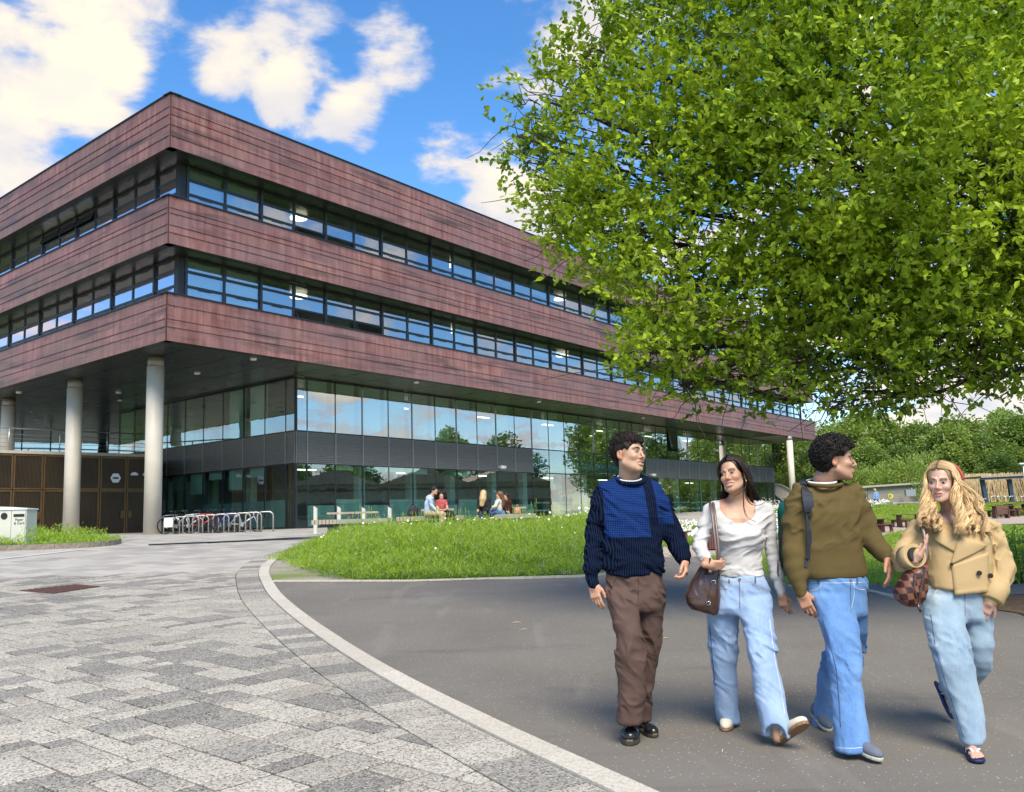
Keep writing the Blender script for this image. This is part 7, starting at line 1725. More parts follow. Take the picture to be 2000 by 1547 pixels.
p.strip(bf, [(1806, 1108), (1800, 1140), (1794, 1172)], 4, .004, 14, .004, 'trim', mat['brownleather'], bag); p.strip(bf, [(1785, 1120), (1784, 1145), (1790, 1168)], 2.5, .004, 14, .004, 'trim', mat['brownleather'], bag)
MB().tube([p.L(1794, 1176, -.29), p.L(1795, 1188, -.30), p.L(1799, 1195, -.30)], [.007, .009, .008], 8, flat=.5).build('hanging_tab', mat['brownleather'], bag)
# ================================================================ BENCHES, BOLLARDS, SEATED PEOPLE BY THE GLASS
def plank_bench(px0, px1, ytop, Y, label, legs, backs, nsl, solid=None):
    a = atY(px0, ytop, Y); b = atY(px1, ytop, Y); zt = (a[2]+b[2])/2; g = gz(Y); o = empty('slab_bench', (a[0], Y, g), 0, label, 'bench', 'slab benches between the meadow and the glass'); L = b[0]-a[0]; W = .75; h = zt-g
    n = int(L/.105); k = 0
    me = MB().box(.008, L/n-.008, -W/2, W/2, h-.13, h).mesh('slat', mat['timber']); me2 = MB().box(.0, L/n, -W/2, W/2, h-.12, h).mesh('slat', mat['conc'])
    ns_ = int(n*nsl)
    for i in range(ns_): link('slat', me, o, (i*L/n, 0, 0))
    MB().box(ns_*L/n, L, -W/2, W/2, h-.13, h).build('slab', mat['conc'], o)
    MB().box(.25, L-.05, -W/2+.08, W/2-.08, h-.20, h-.13).build('under_frame', mat['concd'], o)
    for q0, q1 in legs:
        x0, x1 = atY(q0, ytop, Y)[0]-a[0], atY(q1, ytop, Y)[0]-a[0]; MB().box(x0, x1, -W/2+.10, W/2-.10, -.1, h-.20).build('leg', mat['concd'], o)
    for q0, q1 in backs:
        x0, x1 = atY(q0, ytop, Y)[0]-a[0], atY(q1, ytop, Y)[0]-a[0]; mb = MB(); mb.box(x0, x1, .02, .12, h+.155, h+.215); mb.build('back_rest', mat['timber'], o)
        for x in (x0+.10, x1-.14): MB().box(x, x+.05, .04, .10, h, h+.155).build('back_post', mat['concd'], o)
    return o
plank_bench(613, 760, 1014, 28.0, 'empty slab bench nearest the bicycle stands, left end on slats', [(643, 660)], [(638, 691.5), (692.5, 739)], .36)
plank_bench(777, 908, 1008, 28.5, 'slab bench where the couple with the grey backpack sit', [(803, 812), (880, 890)], [(823, 841), (866, 887)], .30)
plank_bench(931, 1046, 1004.5, 28.5, 'slab bench with a solid base where three women sit', [(953, 1027)], [(958, 986), (1003, 1028)], .30)
for i, (px, yt, yb, Y) in enumerate(((616, 988, 1034, 30.5), (662, 988, 1031, 32.0), (710, 990, 1030, 33.5), (761, 989, 1028, 32.5))):
    p = atY(px, yt, Y); g = gz(Y); r = .068; h = p[2]-g; mb = MB()
    vs = [(r*cos(t*pi/6), r*sin(t*pi/6), 0) for t in range(12)]+[(r*cos(t*pi/6), r*sin(t*pi/6), h-.045*(1+cos(t*pi/6))) for t in range(12)]; mb.add(vs, [tuple(range(12))[::-1], tuple(range(12, 24))]+[(k, (k+1) % 12, 12+(k+1) % 12, 12+k) for k in range(12)])
    o = mb.build('bollard', mat['cream'], None, (p[0], Y, g)); tag(o, ('leftmost pale bollard with a sloped top, left end of the empty bench', 'second pale bollard behind the left back rest of the empty bench', 'third pale bollard behind the right back rest of the empty bench', 'rightmost pale bollard at the right end of the empty bench')[i], 'bollard', 'sloped top bollards behind the empty bench')
skinp = M('plain_skin', (.50, .30, .20), .55, 0, .08)
def mini(Y, foot, label, head, yaw, hairf, hairm, top, topm, legs, legm, hands, shoes=None, hcol=None, neck=None):
    p = Person(Y, foot, label); c = p.L(head[0], head[1], head[3] if len(head) > 3 else 0); r = p.m(head[2]); R = head_rot(yaw).astype(np.float32); k = r/.118
    hdl = lambda P: head_sdf(((P-c.astype(np.float32))@R)/k, 0, 0)*k
    arms = [p.pts(h) for h in hands]; nk = p.pts(neck)
    def bf_(P):
        d = smin(hdl(P), sd_chain(P, *nk, .02), .02)
        for a in arms: d = np.minimum(d, sd_chain(P, *a, .02))
        return d
    al = np.array(list(nk[0])+[q for a in arms for q in a[0]]+[c]); P_, F_ = snet(bf_, al.min(0)-.17, al.max(0)+.17, .013)
    link('body', np_mesh('body', P_, F_, skinp, True), p.e)
    hp = [p.pts(h) for h in hairf]; w = lambda q: c+k*(R.astype(float)@np.asarray(q))
    def hf_(P):
        Q = ((P-c.astype(np.float32))@R)/k; d = smax(sd_ell(Q, (0, .022, .042), (.088, .108, .094)), -sd_ell(Q, (0, -.11, -.03), (.064, .085, .09)), .01)*k
        for a in hp: d = smin(d, sd_chain(P, *a, .02), .03)
        return d-folds(P, 5, 30, 30, 12, .006, d)
    al = np.array([c]+[q for a in hp for q in a[0]]); P_, F_ = snet(hf_, al.min(0)-.2, al.max(0)+.2, .014); cl = np.random.RandomState(3).rand(len(P_))*.8
    link('hair', np_mesh('hair', P_, F_, hairm, True, attr=np.stack([cl, cl, cl, cl*0+1], 1)), p.e)
    def garm(name, parts, m, hh=.017, amp=.008):
        pr = [p.pts(q) for q in parts]; al = np.array([q for a in pr for q in a[0]])
        def f(P):
            d = None
            for a in pr: e = sd_chain(P, *a, .03); d = e if d is None else smin(d, e, .03)
            return d-folds(P, 7, 9, 9, 12, amp, d)
        P_, F_ = snet(f, al.min(0)-.25, al.max(0)+.25, hh); return link(name, np_mesh(name, P_, F_, m, True), p.e)
    garm('top', top, topm); garm('trousers', legs, legm)
    for q in (shoes or []): garm('shoe', [q], mat['black'], .014, 0)
    return p
# radii in photo pixels; dy depth offsets in metres
mini(27.6, (855, 1030), 'dark haired man in a pale blue shirt and beige trousers seated on the bench', (848, 958, 8.2), radians(65), [[(846, 954, .05, 5), (844, 960, .06, 4.5)]], mat['hair_black'],
     [[(840, 972, 0, 6), (838, 985, 0, 8.5), (837, 1000, 0, 9)], [(836, 973, 0, 4.5), (843, 973, 0, 4.5)], [(839, 974, -.2, 4.2), (843, 988, -.22, 3.6), (853, 998, -.25, 3.2)]], cloth('pale_blue_shirt', (.42, .50, .66)),
     [[(836, 1003, 0, 9), (848, 1003, -.15, 6.5), (862, 1004, -.3, 5.8)], [(862, 1004, -.3, 5.5), (862, 1016, -.3, 4.6), (861, 1027, -.3, 4.2)], [(838, 1003, .1, 8), (866, 1006, .0, 5.5), (866, 1026, .0, 4.2)]], cloth('beige_chino', (.46, .36, .22)),
     [[(853, 999, -.26, 2.6), (859, 1003, -.3, 2.4)]], [[(860, 1030, -.3, 3), (867, 1032, -.42, 2.6)]], neck=[(846, 964, .0, 3.6), (841, 972, 0, 4)])
mini(27.9, (885, 1030), 'woman with glasses in a rose red top and dark trousers seated beside the man', (862, 967.5, 7.6), radians(5), [[(856, 962, .05, 6), (853, 972, .06, 5)], [(867, 962, .05, 5), (870, 971, .06, 4.2)]], mat['hair_black'],
     [[(862, 981, 0, 7), (862, 990, 0, 7.5), (863, 999, 0, 7.5)], [(854, 980, 0, 4), (869, 980, 0, 4)], [(853, 981, -.05, 4), (852, 987, -.07, 3.8)], [(870, 981, -.05, 4), (872, 986, -.07, 3.6)]], cloth('rose_top', (.42, .09, .10)),
     [[(861, 1003, 0, 8), (876, 1004, -.2, 5.5), (884, 1006, -.35, 5)], [(884, 1006, -.35, 5), (887, 1018, -.35, 4), (889, 1027, -.35, 3.6)], [(862, 1005, .1, 7), (880, 1005, -.1, 5), (884, 1025, -.15, 3.8)]], cloth('black_trousers', (.022, .024, .03)),
     [[(852, 987, -.07, 2.6), (857, 996, -.15, 2.2), (868, 997, -.30, 2)], [(872, 987, -.07, 2.6), (874, 994, -.18, 2.2), (868, 996, -.32, 2)]], [[(889, 1029, -.35, 2.6), (894, 1031, -.45, 2.4)]], neck=[(862, 972, .0, 3.2), (862, 979, 0, 3.8)])
mat['hair_fair'] = hairm('fair_hair', (.38, .25, .12), (.66, .46, .26))
mini(27.6, (945, 1030), 'woman seen from behind with long fair hair and a black jacket standing at the bench', (944.5, 965, 7.2), radians(175), [[(944, 964, -.06, 6.5), (943, 975, -.13, 6.8), (941, 986, -.16, 4.6)]], mat['hair_fair'],
     [[(946, 978, 0, 8), (946, 988, 0, 8.5), (945, 1000, 0, 8)], [(938, 976, 0, 4), (953, 976, 0, 4)], [(937, 977, 0, 4), (935, 988, 0, 3.6), (934, 995, -.1, 3)], [(954, 977, 0, 4.4), (956, 988, 0, 4), (952, 997, -.1, 3.4)]], cloth('black_jacket', (.02, .02, .022)),
     [[(941, 1002, 0, 7), (943, 1014, 0, 4.5), (944, 1028, 0, 3.6)], [(949, 1002, .05, 7), (947, 1014, .1, 4.5), (948, 1026, .1, 3.6)]], mat['seamd'],
     [[(934, 995, -.1, 2.2), (933, 999, -.15, 2)]], [[(944, 1030, 0, 3), (943, 1031, .1, 2.8)]], neck=[(945, 970, .0, 3.2), (945, 976, 0, 3.8)])
mini(28.3, (975, 1030), 'woman with long brown hair in a pale grey top and jeans seated facing left', (974.5, 967.5, 7.2), radians(-60), [[(978, 965, .0, 5.5), (981, 976, .0, 5), (981, 988, .0, 4.4)]], hairm('brown_hair', (.07, .035, .018), (.22, .12, .06)),
     [[(975, 980, 0, 6.5), (974, 989, 0, 7), (974, 997, 0, 7)], [(972, 979, -.1, 4), (967, 989, -.25, 3.4), (961, 991, -.35, 2.8)]], cloth('pale_grey_top', (.52, .50, .46)),
     [[(976, 1001, 0, 6.5), (965, 1000, -.15, 5), (959, 1001, -.2, 4.8)], [(959, 1002, -.2, 4.6), (959, 1014, -.1, 4), (960, 1026, -.1, 3.6)]], cloth('blue_jeans', (.08, .16, .32)),
     [[(962, 990, -.34, 2.2), (958, 989, -.38, 2)]], neck=[(975, 972, .0, 3.1), (975, 978, 0, 3.6)])
mini(28.6, (992, 1030), 'woman with dark brown hair in a fuzzy dark brown jacket beside the tan bag', (988.5, 969.5, 6.8), radians(-40), [[(991, 968, .03, 5.5), (994, 977, .03, 5)]], mat['hair_dark'],
     [[(993, 983, 0, 7.5), (993, 992, 0, 8), (992, 1000, 0, 8)], [(987, 982, -.08, 3.8), (986, 993, -.18, 3.4), (990, 999, -.25, 3.2)]], cloth('fuzzy_brown', (.045, .016, .014), .95, .6, 60),
     [[(992, 1002, 0, 7.5), (982, 1002, -.2, 5), (979, 1003, -.3, 4.6)], [(979, 1003, -.3, 4.4), (978, 1024, -.2, 3.6)]], mat['jean2'],
     [[(990, 999, -.26, 2.2), (994, 1001, -.28, 2)]], neck=[(989, 974, .0, 3), (990, 979, 0, 3.6)])
def blob(name, Y, rows_, m, label, cat, seed=1, amp=.02, hh=.018, handle=None):
    p = Person.__new__(Person); p.Y = Y; q = atY(rows_[0][1], rows_[0][0], Y); p.o = np.array([q[0], Y, gz(Y)]); p.e = empty(name, tuple(p.o), 0, label, cat); st = p.rows(rows_, 2.8); lo, hi = sb(st)
    P_, F_ = snet(lambda P: st(P)-folds(P, seed, 12, 12, 10, amp), lo-.03, hi+.03, hh); link('bag_body', np_mesh('bag_body', P_, F_, m, True), p.e)
    for h in handle or []: MB().tube([p.L(*v) for v in h], .018, 6).build('strap', m if name != 'tan_bag' else m, p.e)
blob('grey_backpack', 28.4, [(986.5, 802, 811, 0, .12), (992, 799, 815, 0, .16), (1000, 797, 817, 0, .18), (1007.5, 796.5, 817, 0, .18)], cloth('dark_grey_nylon', (.035, .038, .045)), 'dark grey backpack standing on the bench beside the man in the pale shirt', 'backpack', 2, .02, .018, [[(803, 987, 0), (806, 983.5, 0), (810, 987, 0)], [(817, 992, -.1), (822, 1000, -.1), (818, 1007, -.1)]])
blob('tan_bag', 28.4, [(991, 1004, 1017, 0, .06), (997, 1003, 1018, 0, .09), (1003.5, 1003, 1018, 0, .10)], leather('tan_leather', (.36, .17, .09), .4), 'tan leather handbag standing on the right end of the bench', 'bag', 3, .008, .016, [[(1006, 991, 0), (1010, 986, 0), (1014, 991, 0)]])
blob('black_bag', 27.4, [(1019, 928, 936, 0, .1), (1026, 926, 940, 0, .14), (1034, 926, 939, 0, .14)], mat['nylon'], 'small black bag on the ground by the standing woman', 'bag', 4, .02, .018)

# ================================================================ BICYCLE STANDS AND BICYCLES
def hoop(x0, x1, y0, y1, zb, h, r=.026):
    a = np.array([x0, y0, zb-.05]); b = np.array([x1, y1, zb-.05]); d = (b-a); L = np.linalg.norm(d); d /= L; rc = .17
    pts_ = [a]+[a+Z*(h-rc+.05)]+[a+d*rc*(1-cos(t))+Z*(h+.05-rc+rc*sin(t)) for t in np.linspace(.2, pi/2, 6)]+[b-d*rc*(1-cos(t))+Z*(h+.05-rc+rc*sin(t)) for t in np.linspace(pi/2, .2, 6)]+[b+Z*(h-rc+.05), b]
    return [q-a for q in pts_], a
HN = ['first', 'second', 'third', 'fourth', 'fifth', 'sixth', 'seventh', 'eighth', 'ninth', 'tenth']
for i, xl in enumerate((319.4, 338, 357, 376, 395.6, 415.6, 437, 458, 479.5, 502.5)):
    Y = 38.6-.2*i; yb = 1045.6-.98*i; a = atY(xl, yb, Y); b = atY(xl+31, yb-1.2, Y+.05); top = atY(xl+15, (1012 if i < 1 else 1011-1.25*i), Y); pts_, o_ = hoop(a[0], b[0], a[1], b[1], (a[2]+b[2])/2, top[2]-a[2])
    o = MB().tube(pts_, .028, 8).build('bike_stand', mat['steel'], None, tuple(o_))
    lab = {0: 'leftmost steel bicycle hoop, just right of the big column, a white notice on it', 8: 'second steel bicycle hoop from the right end, standing empty', 9: 'rightmost steel bicycle hoop of the row, standing empty'}.get(i, '%s steel bicycle hoop counted from the big round column' % HN[i])
    tag(o, lab, 'bike stand', 'steel hoops in the row beside the column')
p = atY(329, 1020.5, 38.4); MB().box(-.17, .17, -.01, .01, -.19, .19).build('notice', mat['whitep'], None, tuple(p)); tag(bpy.data.objects['notice'], 'small white notice fixed to the leftmost bicycle hoop', 'sign')
def bicycle(frm, name_label, x, y, z, rz, group, lean=.0, rim=None, seat=.0, wr=.33):
    o = empty('bicycle', (x, y, z), rz, name_label, 'bicycle', group); o.rotation_euler = (lean, 0, rz)
    for wx in (-.52, .52):
        w = MB().tube([(wx+wr*cos(t), 0, wr+wr*sin(t)) for t in np.linspace(0, 2*pi, 25)], .027, 6, cap=False).build('wheel', mat['black'], o)
        rm = MB(); rm.tube([(wx+(wr-.025)*cos(t), 0, wr+(wr-.025)*sin(t)) for t in np.linspace(0, 2*pi, 25)], .010, 5, cap=False)
        for k in range(10): t = k*pi/5; rm.tube([(wx, .01, wr), (wx+(wr-.03)*cos(t), 0, wr+(wr-.03)*sin(t))], .0022, 3, cap=False)
        rm.tube([(wx, -.04, wr), (wx, .04, wr)], .025, 8); rm.build('rim', rim or mat['concd'], w)
    f = MB(); bb_ = (-.08, 0, .30); st_ = (-.20, 0, .74); hd_ = (.36, 0, .78); hb = (.40, 0, .62); re = (-.52, 0, wr); fe = (.52, 0, wr)
    for a, b, r in ((bb_, st_, .024), (bb_, hb, .029), (st_, hd_, .024), (hd_, hb, .026), (bb_, re, .016), (st_, re, .015)): f.tube([a, b], r, 8)
    f.tube([hb, (.45, .03, .5), fe], .013, 6); f.tube([hb, (.45, -.03, .5), fe], .013, 6); f.build('frame', frm, o)
    s_ = MB(); s_.tube([st_, (-.23, 0, .88+seat)], .013, 6); s_.tube([(-.35, 0, .90+seat), (-.25, 0, .91+seat), (-.08, 0, .90+seat)], [.07, .055, .018], 8, flat=.5); s_.build('saddle', mat['black'], o)
    h_ = MB(); h_.tube([hd_, (.35, 0, .92)], .014, 6); h_.tube([(.30, -.28, .95), (.37, -.12, .93), (.37, .12, .93), (.30, .28, .95)], .013, 6); h_.build('handlebar', mat['black'], o)
    c = MB(); c.tube([(-.08, -.05, .30), (-.08, -.06, .30)], .09, 14); c.tube([(-.08, -.07, .30), (-.02, -.08, .15)], .009, 5); c.tube([(-.08, .06, .30), (-.14, .07, .45)], .009, 5); c.build('crank', mat['rail'], o)
    return o
bcol = {k: M('bike_'+k, v, .3, .3, .1) for k, v in dict(grey=(.25, .26, .28), white=(.55, .56, .58), red=(.42, .03, .03), black=(.02, .02, .02), blue=(.03, .12, .40), navy=(.05, .04, .20)).items()}
for px, Y, rz, c, lb, ln_ in ((346, 39.4, .75, 'black', 'black bicycle locked between the second and third hoops', .05), (372, 39.0, .35, 'white', 'white bicycle parked left of the red one', -.06), (396, 38.8, .55, 'red', 'red bicycle in the middle of the row of stands', .06), (413, 39.2, 2.5, 'black', 'black bicycle with a red light right of the red one', .04), (434, 38.4, .45, 'navy', 'dark purple blue bicycle leaning among the stands', .08), (450, 38.2, .9, 'blue', 'blue bicycle with a pale saddle right of the purple one', -.05), (476, 38.2, .25, 'white', 'white and blue bicycle, last one at the right of the row', .05), (327, 40.2, .8, 'grey', 'grey bicycle mostly hidden by the big round column', .0)):
    q = atY(px, 1040, Y); bicycle(bcol[c], lb, q[0], Y, gz(Y), rz, 'bicycles locked to the steel hoops', ln_)
for i, (px, Y, c, lb) in enumerate(((1519, 88, 'white', 'far bicycle with a pale frame by the concrete stair wall'), (1528, 88.6, 'blue', 'far blue bicycle in front of the concrete stair wall'), (1537, 89, 'grey', 'far grey bicycle nearest the olive jumper'))):
    q = atY(px, 990, Y); bicycle(bcol[c], lb, q[0], Y, gz(Y)+.02, 2.2+.3*i, 'bicycles by the concrete stair wall')

# ================================================================ RECYCLING BIN
bx0 = atY(-55, 1050, 29); b1 = atY(50, 1050, 28.0); zt = atY(48, 993, 28.0)[2]; g = gz(28); W = .62
o = empty('recycling_bin', (b1[0], 28.0, g), 0, 'cream metal recycling bin marked Paper & Card beside the planted island', 'bin'); H_ = zt-g; L = 1.55
MB().box(-L, 0, 0, W, .0, H_-.03).build('casing', mat['cream'], o)
MB().extr([(-L-.03, -.03, H_-.03), (.03, -.03, H_-.03), (.03, -.03, H_), (-.75, -.03, H_+.07), (-L-.03, -.03, H_+.07)], (0, W+.06, 0)).build('lid', mat['whitep'], o)
MB().box(-.38, -.06, -.012, 0, H_-.24, H_-.16).build('slot', mat['black'], o)
mb = MB(); mb.prism([(.10*cos(t*pi/10), .10*sin(t*pi/10)) for t in range(20)], 0, .012); mb.build('round_hole', mat['black'], o, (-.66, 0, H_-.21), (pi/2, 0, 0))
mb = MB(); mb.box(-.03, -.022, -.004, 0, .02, H_-.05); mb.box(-.45, -.442, -.004, 0, .02, H_-.05); mb.build('door_gap', mat['black'], o)
def text(s_, loc, rot, size, m, parent, name='lettering', align='CENTER', ext=.002):
    cu = bpy.data.curves.new(name, 'FONT'); cu.body = s_; cu.size = size; cu.align_x = align; cu.extrude = ext
    t_ = bpy.data.objects.new(name, cu); C.objects.link(t_); dg = bpy.context.evaluated_depsgraph_get(); dg.update(); me = bpy.data.meshes.new_from_object(t_.evaluated_get(dg)); me.materials.clear(); me.materials.append(m); bpy.data.objects.remove(t_)
    return link(name, me, parent, loc, rot)
text('Paper\n& Card', (-.21, -.005, H_-.36), (pi/2, 0, 0), .105, mat['black'], o)
text('Mixed\nGlass', (-.66, -.005, H_-.42), (pi/2, 0, 0), .09, mat['black'], o) if False else None
# sign lettering on hexagon plate
P = onwall(224, 934)+nW*.135; text('exit', tuple(P-Z*.06), (pi/2, 0, rzW), .20, mat['ink'], bld, 'sign_marking') if False else MB().obox(P-dW*.15-Z*.05, dW*.30, nW*.006, Z*.10).build('sign_marking', mat['ink'], bld)

# ================================================================ FAR RIGHT: STAIR WALL, TIMBER FENCE, SHELTER, PICNIC TABLES
o = empty('stair_wall', tuple(atY(1530, 985, 100)*[1, 1, 0]+[0, 0, gz(100)]), 0, 'pale concrete stair wall sloping down beside the far bicycles', 'wall'); oo = np.array(o.location)
q = [atY(a, b, 100)-oo for a, b in ((1508, 944), (1526, 947), (1560, 966), (1560, 992), (1537, 985), (1514, 966))]; mat['pconc'] = M('pale_concrete', (.44, .40, .32), .8, 0, .15, .6); MB().extr(q, (0, .4, 0)).build('wall', mat['pconc'], o)
q = [atY(a, b, 99.7)-oo for a, b in ((1506, 942.5), (1527, 945.5), (1561, 964.5), (1561, 966.5), (1526.5, 948), (1506, 945))]; MB().extr(q, (0, .8, 0)).build('coping', mat['slab'], o)
A0 = atY(1675, 990, 84); A1 = atY(1822, 984, 93); A2 = atY(1905, 984, 96); zA = atY(1675, 951, 84)[2]; zA1 = atY(1812, 941, 92)[2]
o = empty('timber_fence', (A0[0], A0[1], 0), 0, 'silvered timber slat fence with a pale top rail behind the grass bank', 'fence'); rs = random.Random(9)
d = (A1-A0)[:2]; L = np.linalg.norm(d); d /= L; ang = atan2(d[1], d[0]); n = 110; sl_ = [MB().box(0, .085, -.02, .02, 1.3, h).mesh('slat', mat['greywood']) for h in (zA-.1, zA-.1+.02)]
zt_ = lambda t: zA+(zA1-zA)*t
for k in range(n):
    t = k/n
    if t < .13 or t > .86: continue
    me = MB().box(0, L/n*.55, -.02, .02, 1.3, zt_(t)-.12).mesh('slat', mat['greywood']); link('slat', me, o, (d[0]*L*t, d[1]*L*t, 0), (0, 0, ang))
for t0, t1, nm in ((.0, .13, 'door'), (.86, .99, 'door')):
    w = (t1-t0)*L; dd_ = MB().box(0, w-.1, -.03, .03, 1.5, zt_(t0)-.2).build(nm, mat['greywood'], o, (d[0]*L*t0, d[1]*L*t0, 0), (0, 0, ang)); MB().box(w*.3, w*.3+.14, -.10, -.03, 2.4, 2.6).build('handle', mat['black'], dd_)
mb = MB(); P0 = np.array([0, 0, zA]); P1 = np.array([*(d*L), zA1]); nn_ = np.array([d[1], -d[0], 0]); mb.obox(P0-nn_*.25-Z*.12, P1-P0, nn_*.6, Z*.16); mb.build('top_rail', mat['pconc'], o)
MB().obox(P0-nn_*.12-Z*.12*0+(0, 0, -zA+1.3), (P1-P0)*[1, 1, 0], nn_*.05, Z*(zA-1.5)).build('backing', mat['dark'], o) if False else None
# things on the fence
P = atY(1739, 969, 86.5); c_ = empty('lifebuoy_case', tuple(P), 0, 'round yellow and green lifebuoy case hung on the timber fence', 'lifebuoy')
MB().tube([(0, -.05, 0), (0, .1, 0)], .24, 18).build('case', M('yellow_case', (.75, .50, .02), .5), c_); MB().tube([(-.04, -.08, .02), (-.04, -.05, .02)], .13, 12).build('badge', M('green_badge', (.03, .35, .12), .5), c_)
P = atY(1777, 963, 88); tag(MB().box(-.45, .45, -.25, .1, -.3, .32).build('wall_box', mat['rail'], None, tuple(P)), 'grey metal box mounted on the timber fence right of the lifebuoy', 'cabinet')
for x0, x1, y_, Y, lb in ((1693, 1731, 984, 80, 'far slab bench in front of the left part of the timber fence'), (1741, 1793, 981.5, 84, 'far slab bench in front of the right part of the timber fence')):
    a = atY(x0, y_, Y); b = atY(x1, y_, Y); o = empty('far_bench', (a[0], Y, gz(Y)), 0, lb, 'bench', 'far slab benches by the fence'); L = b[0]-a[0]; h = a[2]-gz(Y); MB().box(0, L, -.3, .3, h-.12, h).build('slab', mat['conc'], o); MB().box(L*.25, L*.8, -.25, .25, -.2, h-.12).build('leg', mat['concd'], o)
mini(82, (1710, 990), 'distant person in a light blue shirt walking past the timber fence', (1709, 958, 3.4), radians(40), [[(1709, 957, .05, 2.2), (1709, 959, .05, 2)]], mat['hair_fair'], [[(1711, 964, 0, 3.8), (1711, 969, 0, 4.2), (1711, 974, 0, 4)], [(1707, 964, 0, 1.8), (1706, 974, 0, 1.5)], [(1715, 964, 0, 1.8), (1716, 974, 0, 1.5)]], cloth('sky_shirt', (.20, .34, .62)),
     [[(1710, 976, 0, 3.2), (1710, 988, 0, 2.4)], [(1713, 976, 0, 3), (1713, 988, 0, 2.2)]], mat['seamd'], [[(1716, 975, 0, 1.3), (1717, 978, 0, 1.2)]], neck=[(1710, 960, 0, 1.6), (1710, 963, 0, 2)])
# blue posted shelter
Y = 86.; a = atY(1908, 934, Y); b = atY(2075, 926, Y); o = empty('garden_shelter', (a[0], Y, gz(Y, a[0])), 0, 'open shelter with dark blue posts and a flat roof by the reeds', 'shelter'); g = gz(Y, a[0])
MB().obox((0, -.8, a[2]-g), (b[0]-a[0], 0, b[2]-a[2]), (0, 3.4, 0), (0, 0, .16)).build('roof', mat['timber'], o); MB().obox((0, -.7, a[2]-g-.2), (b[0]-a[0], 0, b[2]-a[2]), (0, .12, 0), (0, 0, .2)).build('beam', mat['shelter'], o)
for q0, q1 in ((1918, 1927), (1971, 1978), (2035, 2042)):
    p0 = atY(q0, 938, Y)-np.array([a[0], Y, g]); p1 = atY(q1, 986, Y)-np.array([a[0], Y, g]); p1[2] = -.1; mb = MB(); mb.obox(p1+[-.17, -.17, 0], (.34, 0, 0), (0, .34, 0), p0-p1+[0, 0, .1]); mb.build('post', mat['shelter'], o)
q = atY(1912, 976, 84); o = empty('shelter_bench', (q[0], 84, gz(84, q[0])), 0, 'small grey bench at the left post of the blue shelter', 'bench'); h = max(q[2]-gz(84, q[0]), .45); MB().box(-1.4, .6, -.2, .2, h-.10, h).build('slab', mat['conc'], o); MB().box(-.9, .2, -.15, .15, -.1, h-.1).build('leg', mat['concd'], o)
for i, (x0, x1, Y) in enumerate(((1936, 1949, 82), (1948, 1961.5, 83), (1962, 1972.5, 84), (1972, 1985, 84.5), (1995, 2008, 82))):
    a = atY(x0, 985.5, Y); b = atY(x1, 985.5, Y); t_ = atY(x0, 969.5, Y); pts_, o_ = hoop(a[0], b[0], Y, Y, gz(Y, a[0]), t_[2]-gz(Y, a[0])); ob = MB().tube(pts_, .045, 6).build('bike_stand', mat['steel'], None, tuple(o_)); tag(ob, '%s far bicycle hoop from the left in front of the reeds' % HN[i], 'bike stand', 'far hoops in front of the reeds')
# lamp post at right border
q = atY(1998, 906, 70); g = gz(70, q[0]); o = empty('lamp_post', (q[0], 70, g), 0, 'slim grey lamp post with a flat head at the right border', 'street lamp'); MB().tube([(0, 0, 0), (0, 0, q[2]-g)], .06, 8).build('pole', mat['rail'], o); MB().box(-.32, .32, -.15, .15, q[2]-g-.03, q[2]-g+.07).build('lamp_head', mat['whitep'], o)
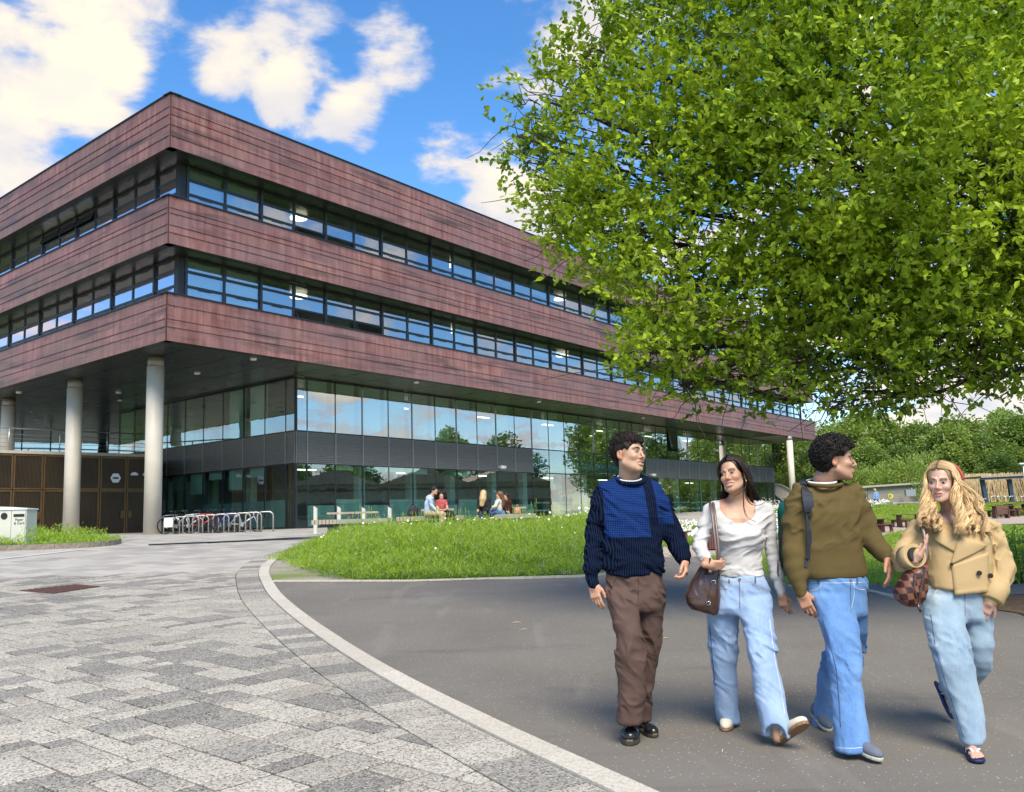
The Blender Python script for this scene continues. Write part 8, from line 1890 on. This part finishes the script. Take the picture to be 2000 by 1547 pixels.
# picnic tables
def picnic(x, y, rz, label, s=1.0):
    o = empty('picnic_table', (x, y, gz(y, x)), rz, label, 'picnic table', 'brown plank picnic tables on the gravel'); pl = MB().box(-.9*s, .9*s, -.058, .058, 0, .045).mesh('plank', mat['brownp'])
    for k in range(5): link('plank', pl, o, (0, -.26+.13*k, .72))
    for sy in (-1, 1):
        for k in range(2): link('plank', pl, o, (0, sy*(.62+.13*k), .42))
        for sx_ in (-1, 1): MB().box(sx_*.62-.05, sx_*.62+.05, sy*.60, sy*.78, 0, .42).build('leg', mat['brownp'], o)
    for sx_ in (-1, 1): MB().box(sx_*.62-.05, sx_*.62+.05, -.22, .22, 0, .72).build('leg', mat['brownp'], o); MB().box(sx_*.62-.04, sx_*.62+.04, -.75, .75, .33, .41).build('cross_beam', mat['brownp'], o)
    return o
for px, Y, rz, lb in ((1705, 53, .5, 'picnic table just right of the olive jumper'), (1962, 65, .1, 'picnic table with a plank armchair end in front of the far hoops'), (1990, 66.5, .3, 'picnic table cut by the right border of the photo'), (1290, 38, .7, 'picnic table mostly hidden behind the blue jumper'), (1775, 57, .2, 'picnic table mostly hidden behind the tan jacket')):
    q = atY(px, 1020, Y); picnic(q[0], Y, rz, lb)
q = atY(1958, 1000, 63); o = empty('plank_chair', (q[0], 63, gz(63, q[0])), .0, 'brown plank chair with a solid back in front of the picnic table', 'chair'); 
for k in range(4): MB().box(-.42, .42, -.03, .03, .28+.16*k, .42+.16*k).build('back_plank', mat['brownp'], o)
MB().box(-.42, .42, .0, .5, .36, .42).build('seat', mat['brownp'], o)
for sx_ in (-1, 1): MB().box(sx_*.42-.05, sx_*.42+.05, -.03, .5, 0, .62).build('arm_side', mat['brownp'], o)
# brown litter bin behind the handbag strap
q = atY(1390, 1060, 37); o = empty('litter_bin', (q[0], 37, gz(37, q[0])), .35, 'brown slatted litter bin behind the woman in white', 'litter bin'); h = .78
st_ = MB().box(0, .075, -.012, .012, .06, h).mesh('slat', mat['brownp'])
for k in range(6):
    for a in range(4): link('slat', st_, o, {0: (-.28+.095*k, -.28, 0), 1: (.28, -.28+.095*k, 0), 2: (.28-.095*k, .28, 0), 3: (-.28, .28-.095*k, 0)}[a], (0, 0, a*pi/2))
MB().box(-.26, .26, -.26, .26, .03, h-.06).build('liner', mat['black'], o); MB().box(-.30, .30, -.30, .30, h, h+.05).build('lid', mat['brownp'], o); MB().box(-.04, .04, -.300, -.292, h*.6, h*.6+.09).build('sticker', M('mint_sticker', (.35, .62, .58), .6), o)
# litter on the tarmac: twigs and leaves
r = random.Random(3)
for px, py, a, L, lb in ((1297, 1248, .4, .045, 'pale twig on the tarmac between the brown trousers and the pale jeans'), (1412, 1469, 1.2, .03, 'short pale twig on the tarmac in front of the two women'), (1009, 1217, .2, .05, 'brown twig on the tarmac left of the walkers'), (1023, 1231, .3, .045, 'thin dry stalk on the tarmac left of the walkers')):
    g_ = gnd(px, py); tag(MB().tube([(-L*cos(a), -L*sin(a), .004), (0, .006, .010), (L*cos(a), L*sin(a), .004)], [.002, .004, .002], 5).build('twig', mat['reed'], None, (g_[0], g_[1], gz(g_[1]))), lb, 'twig')
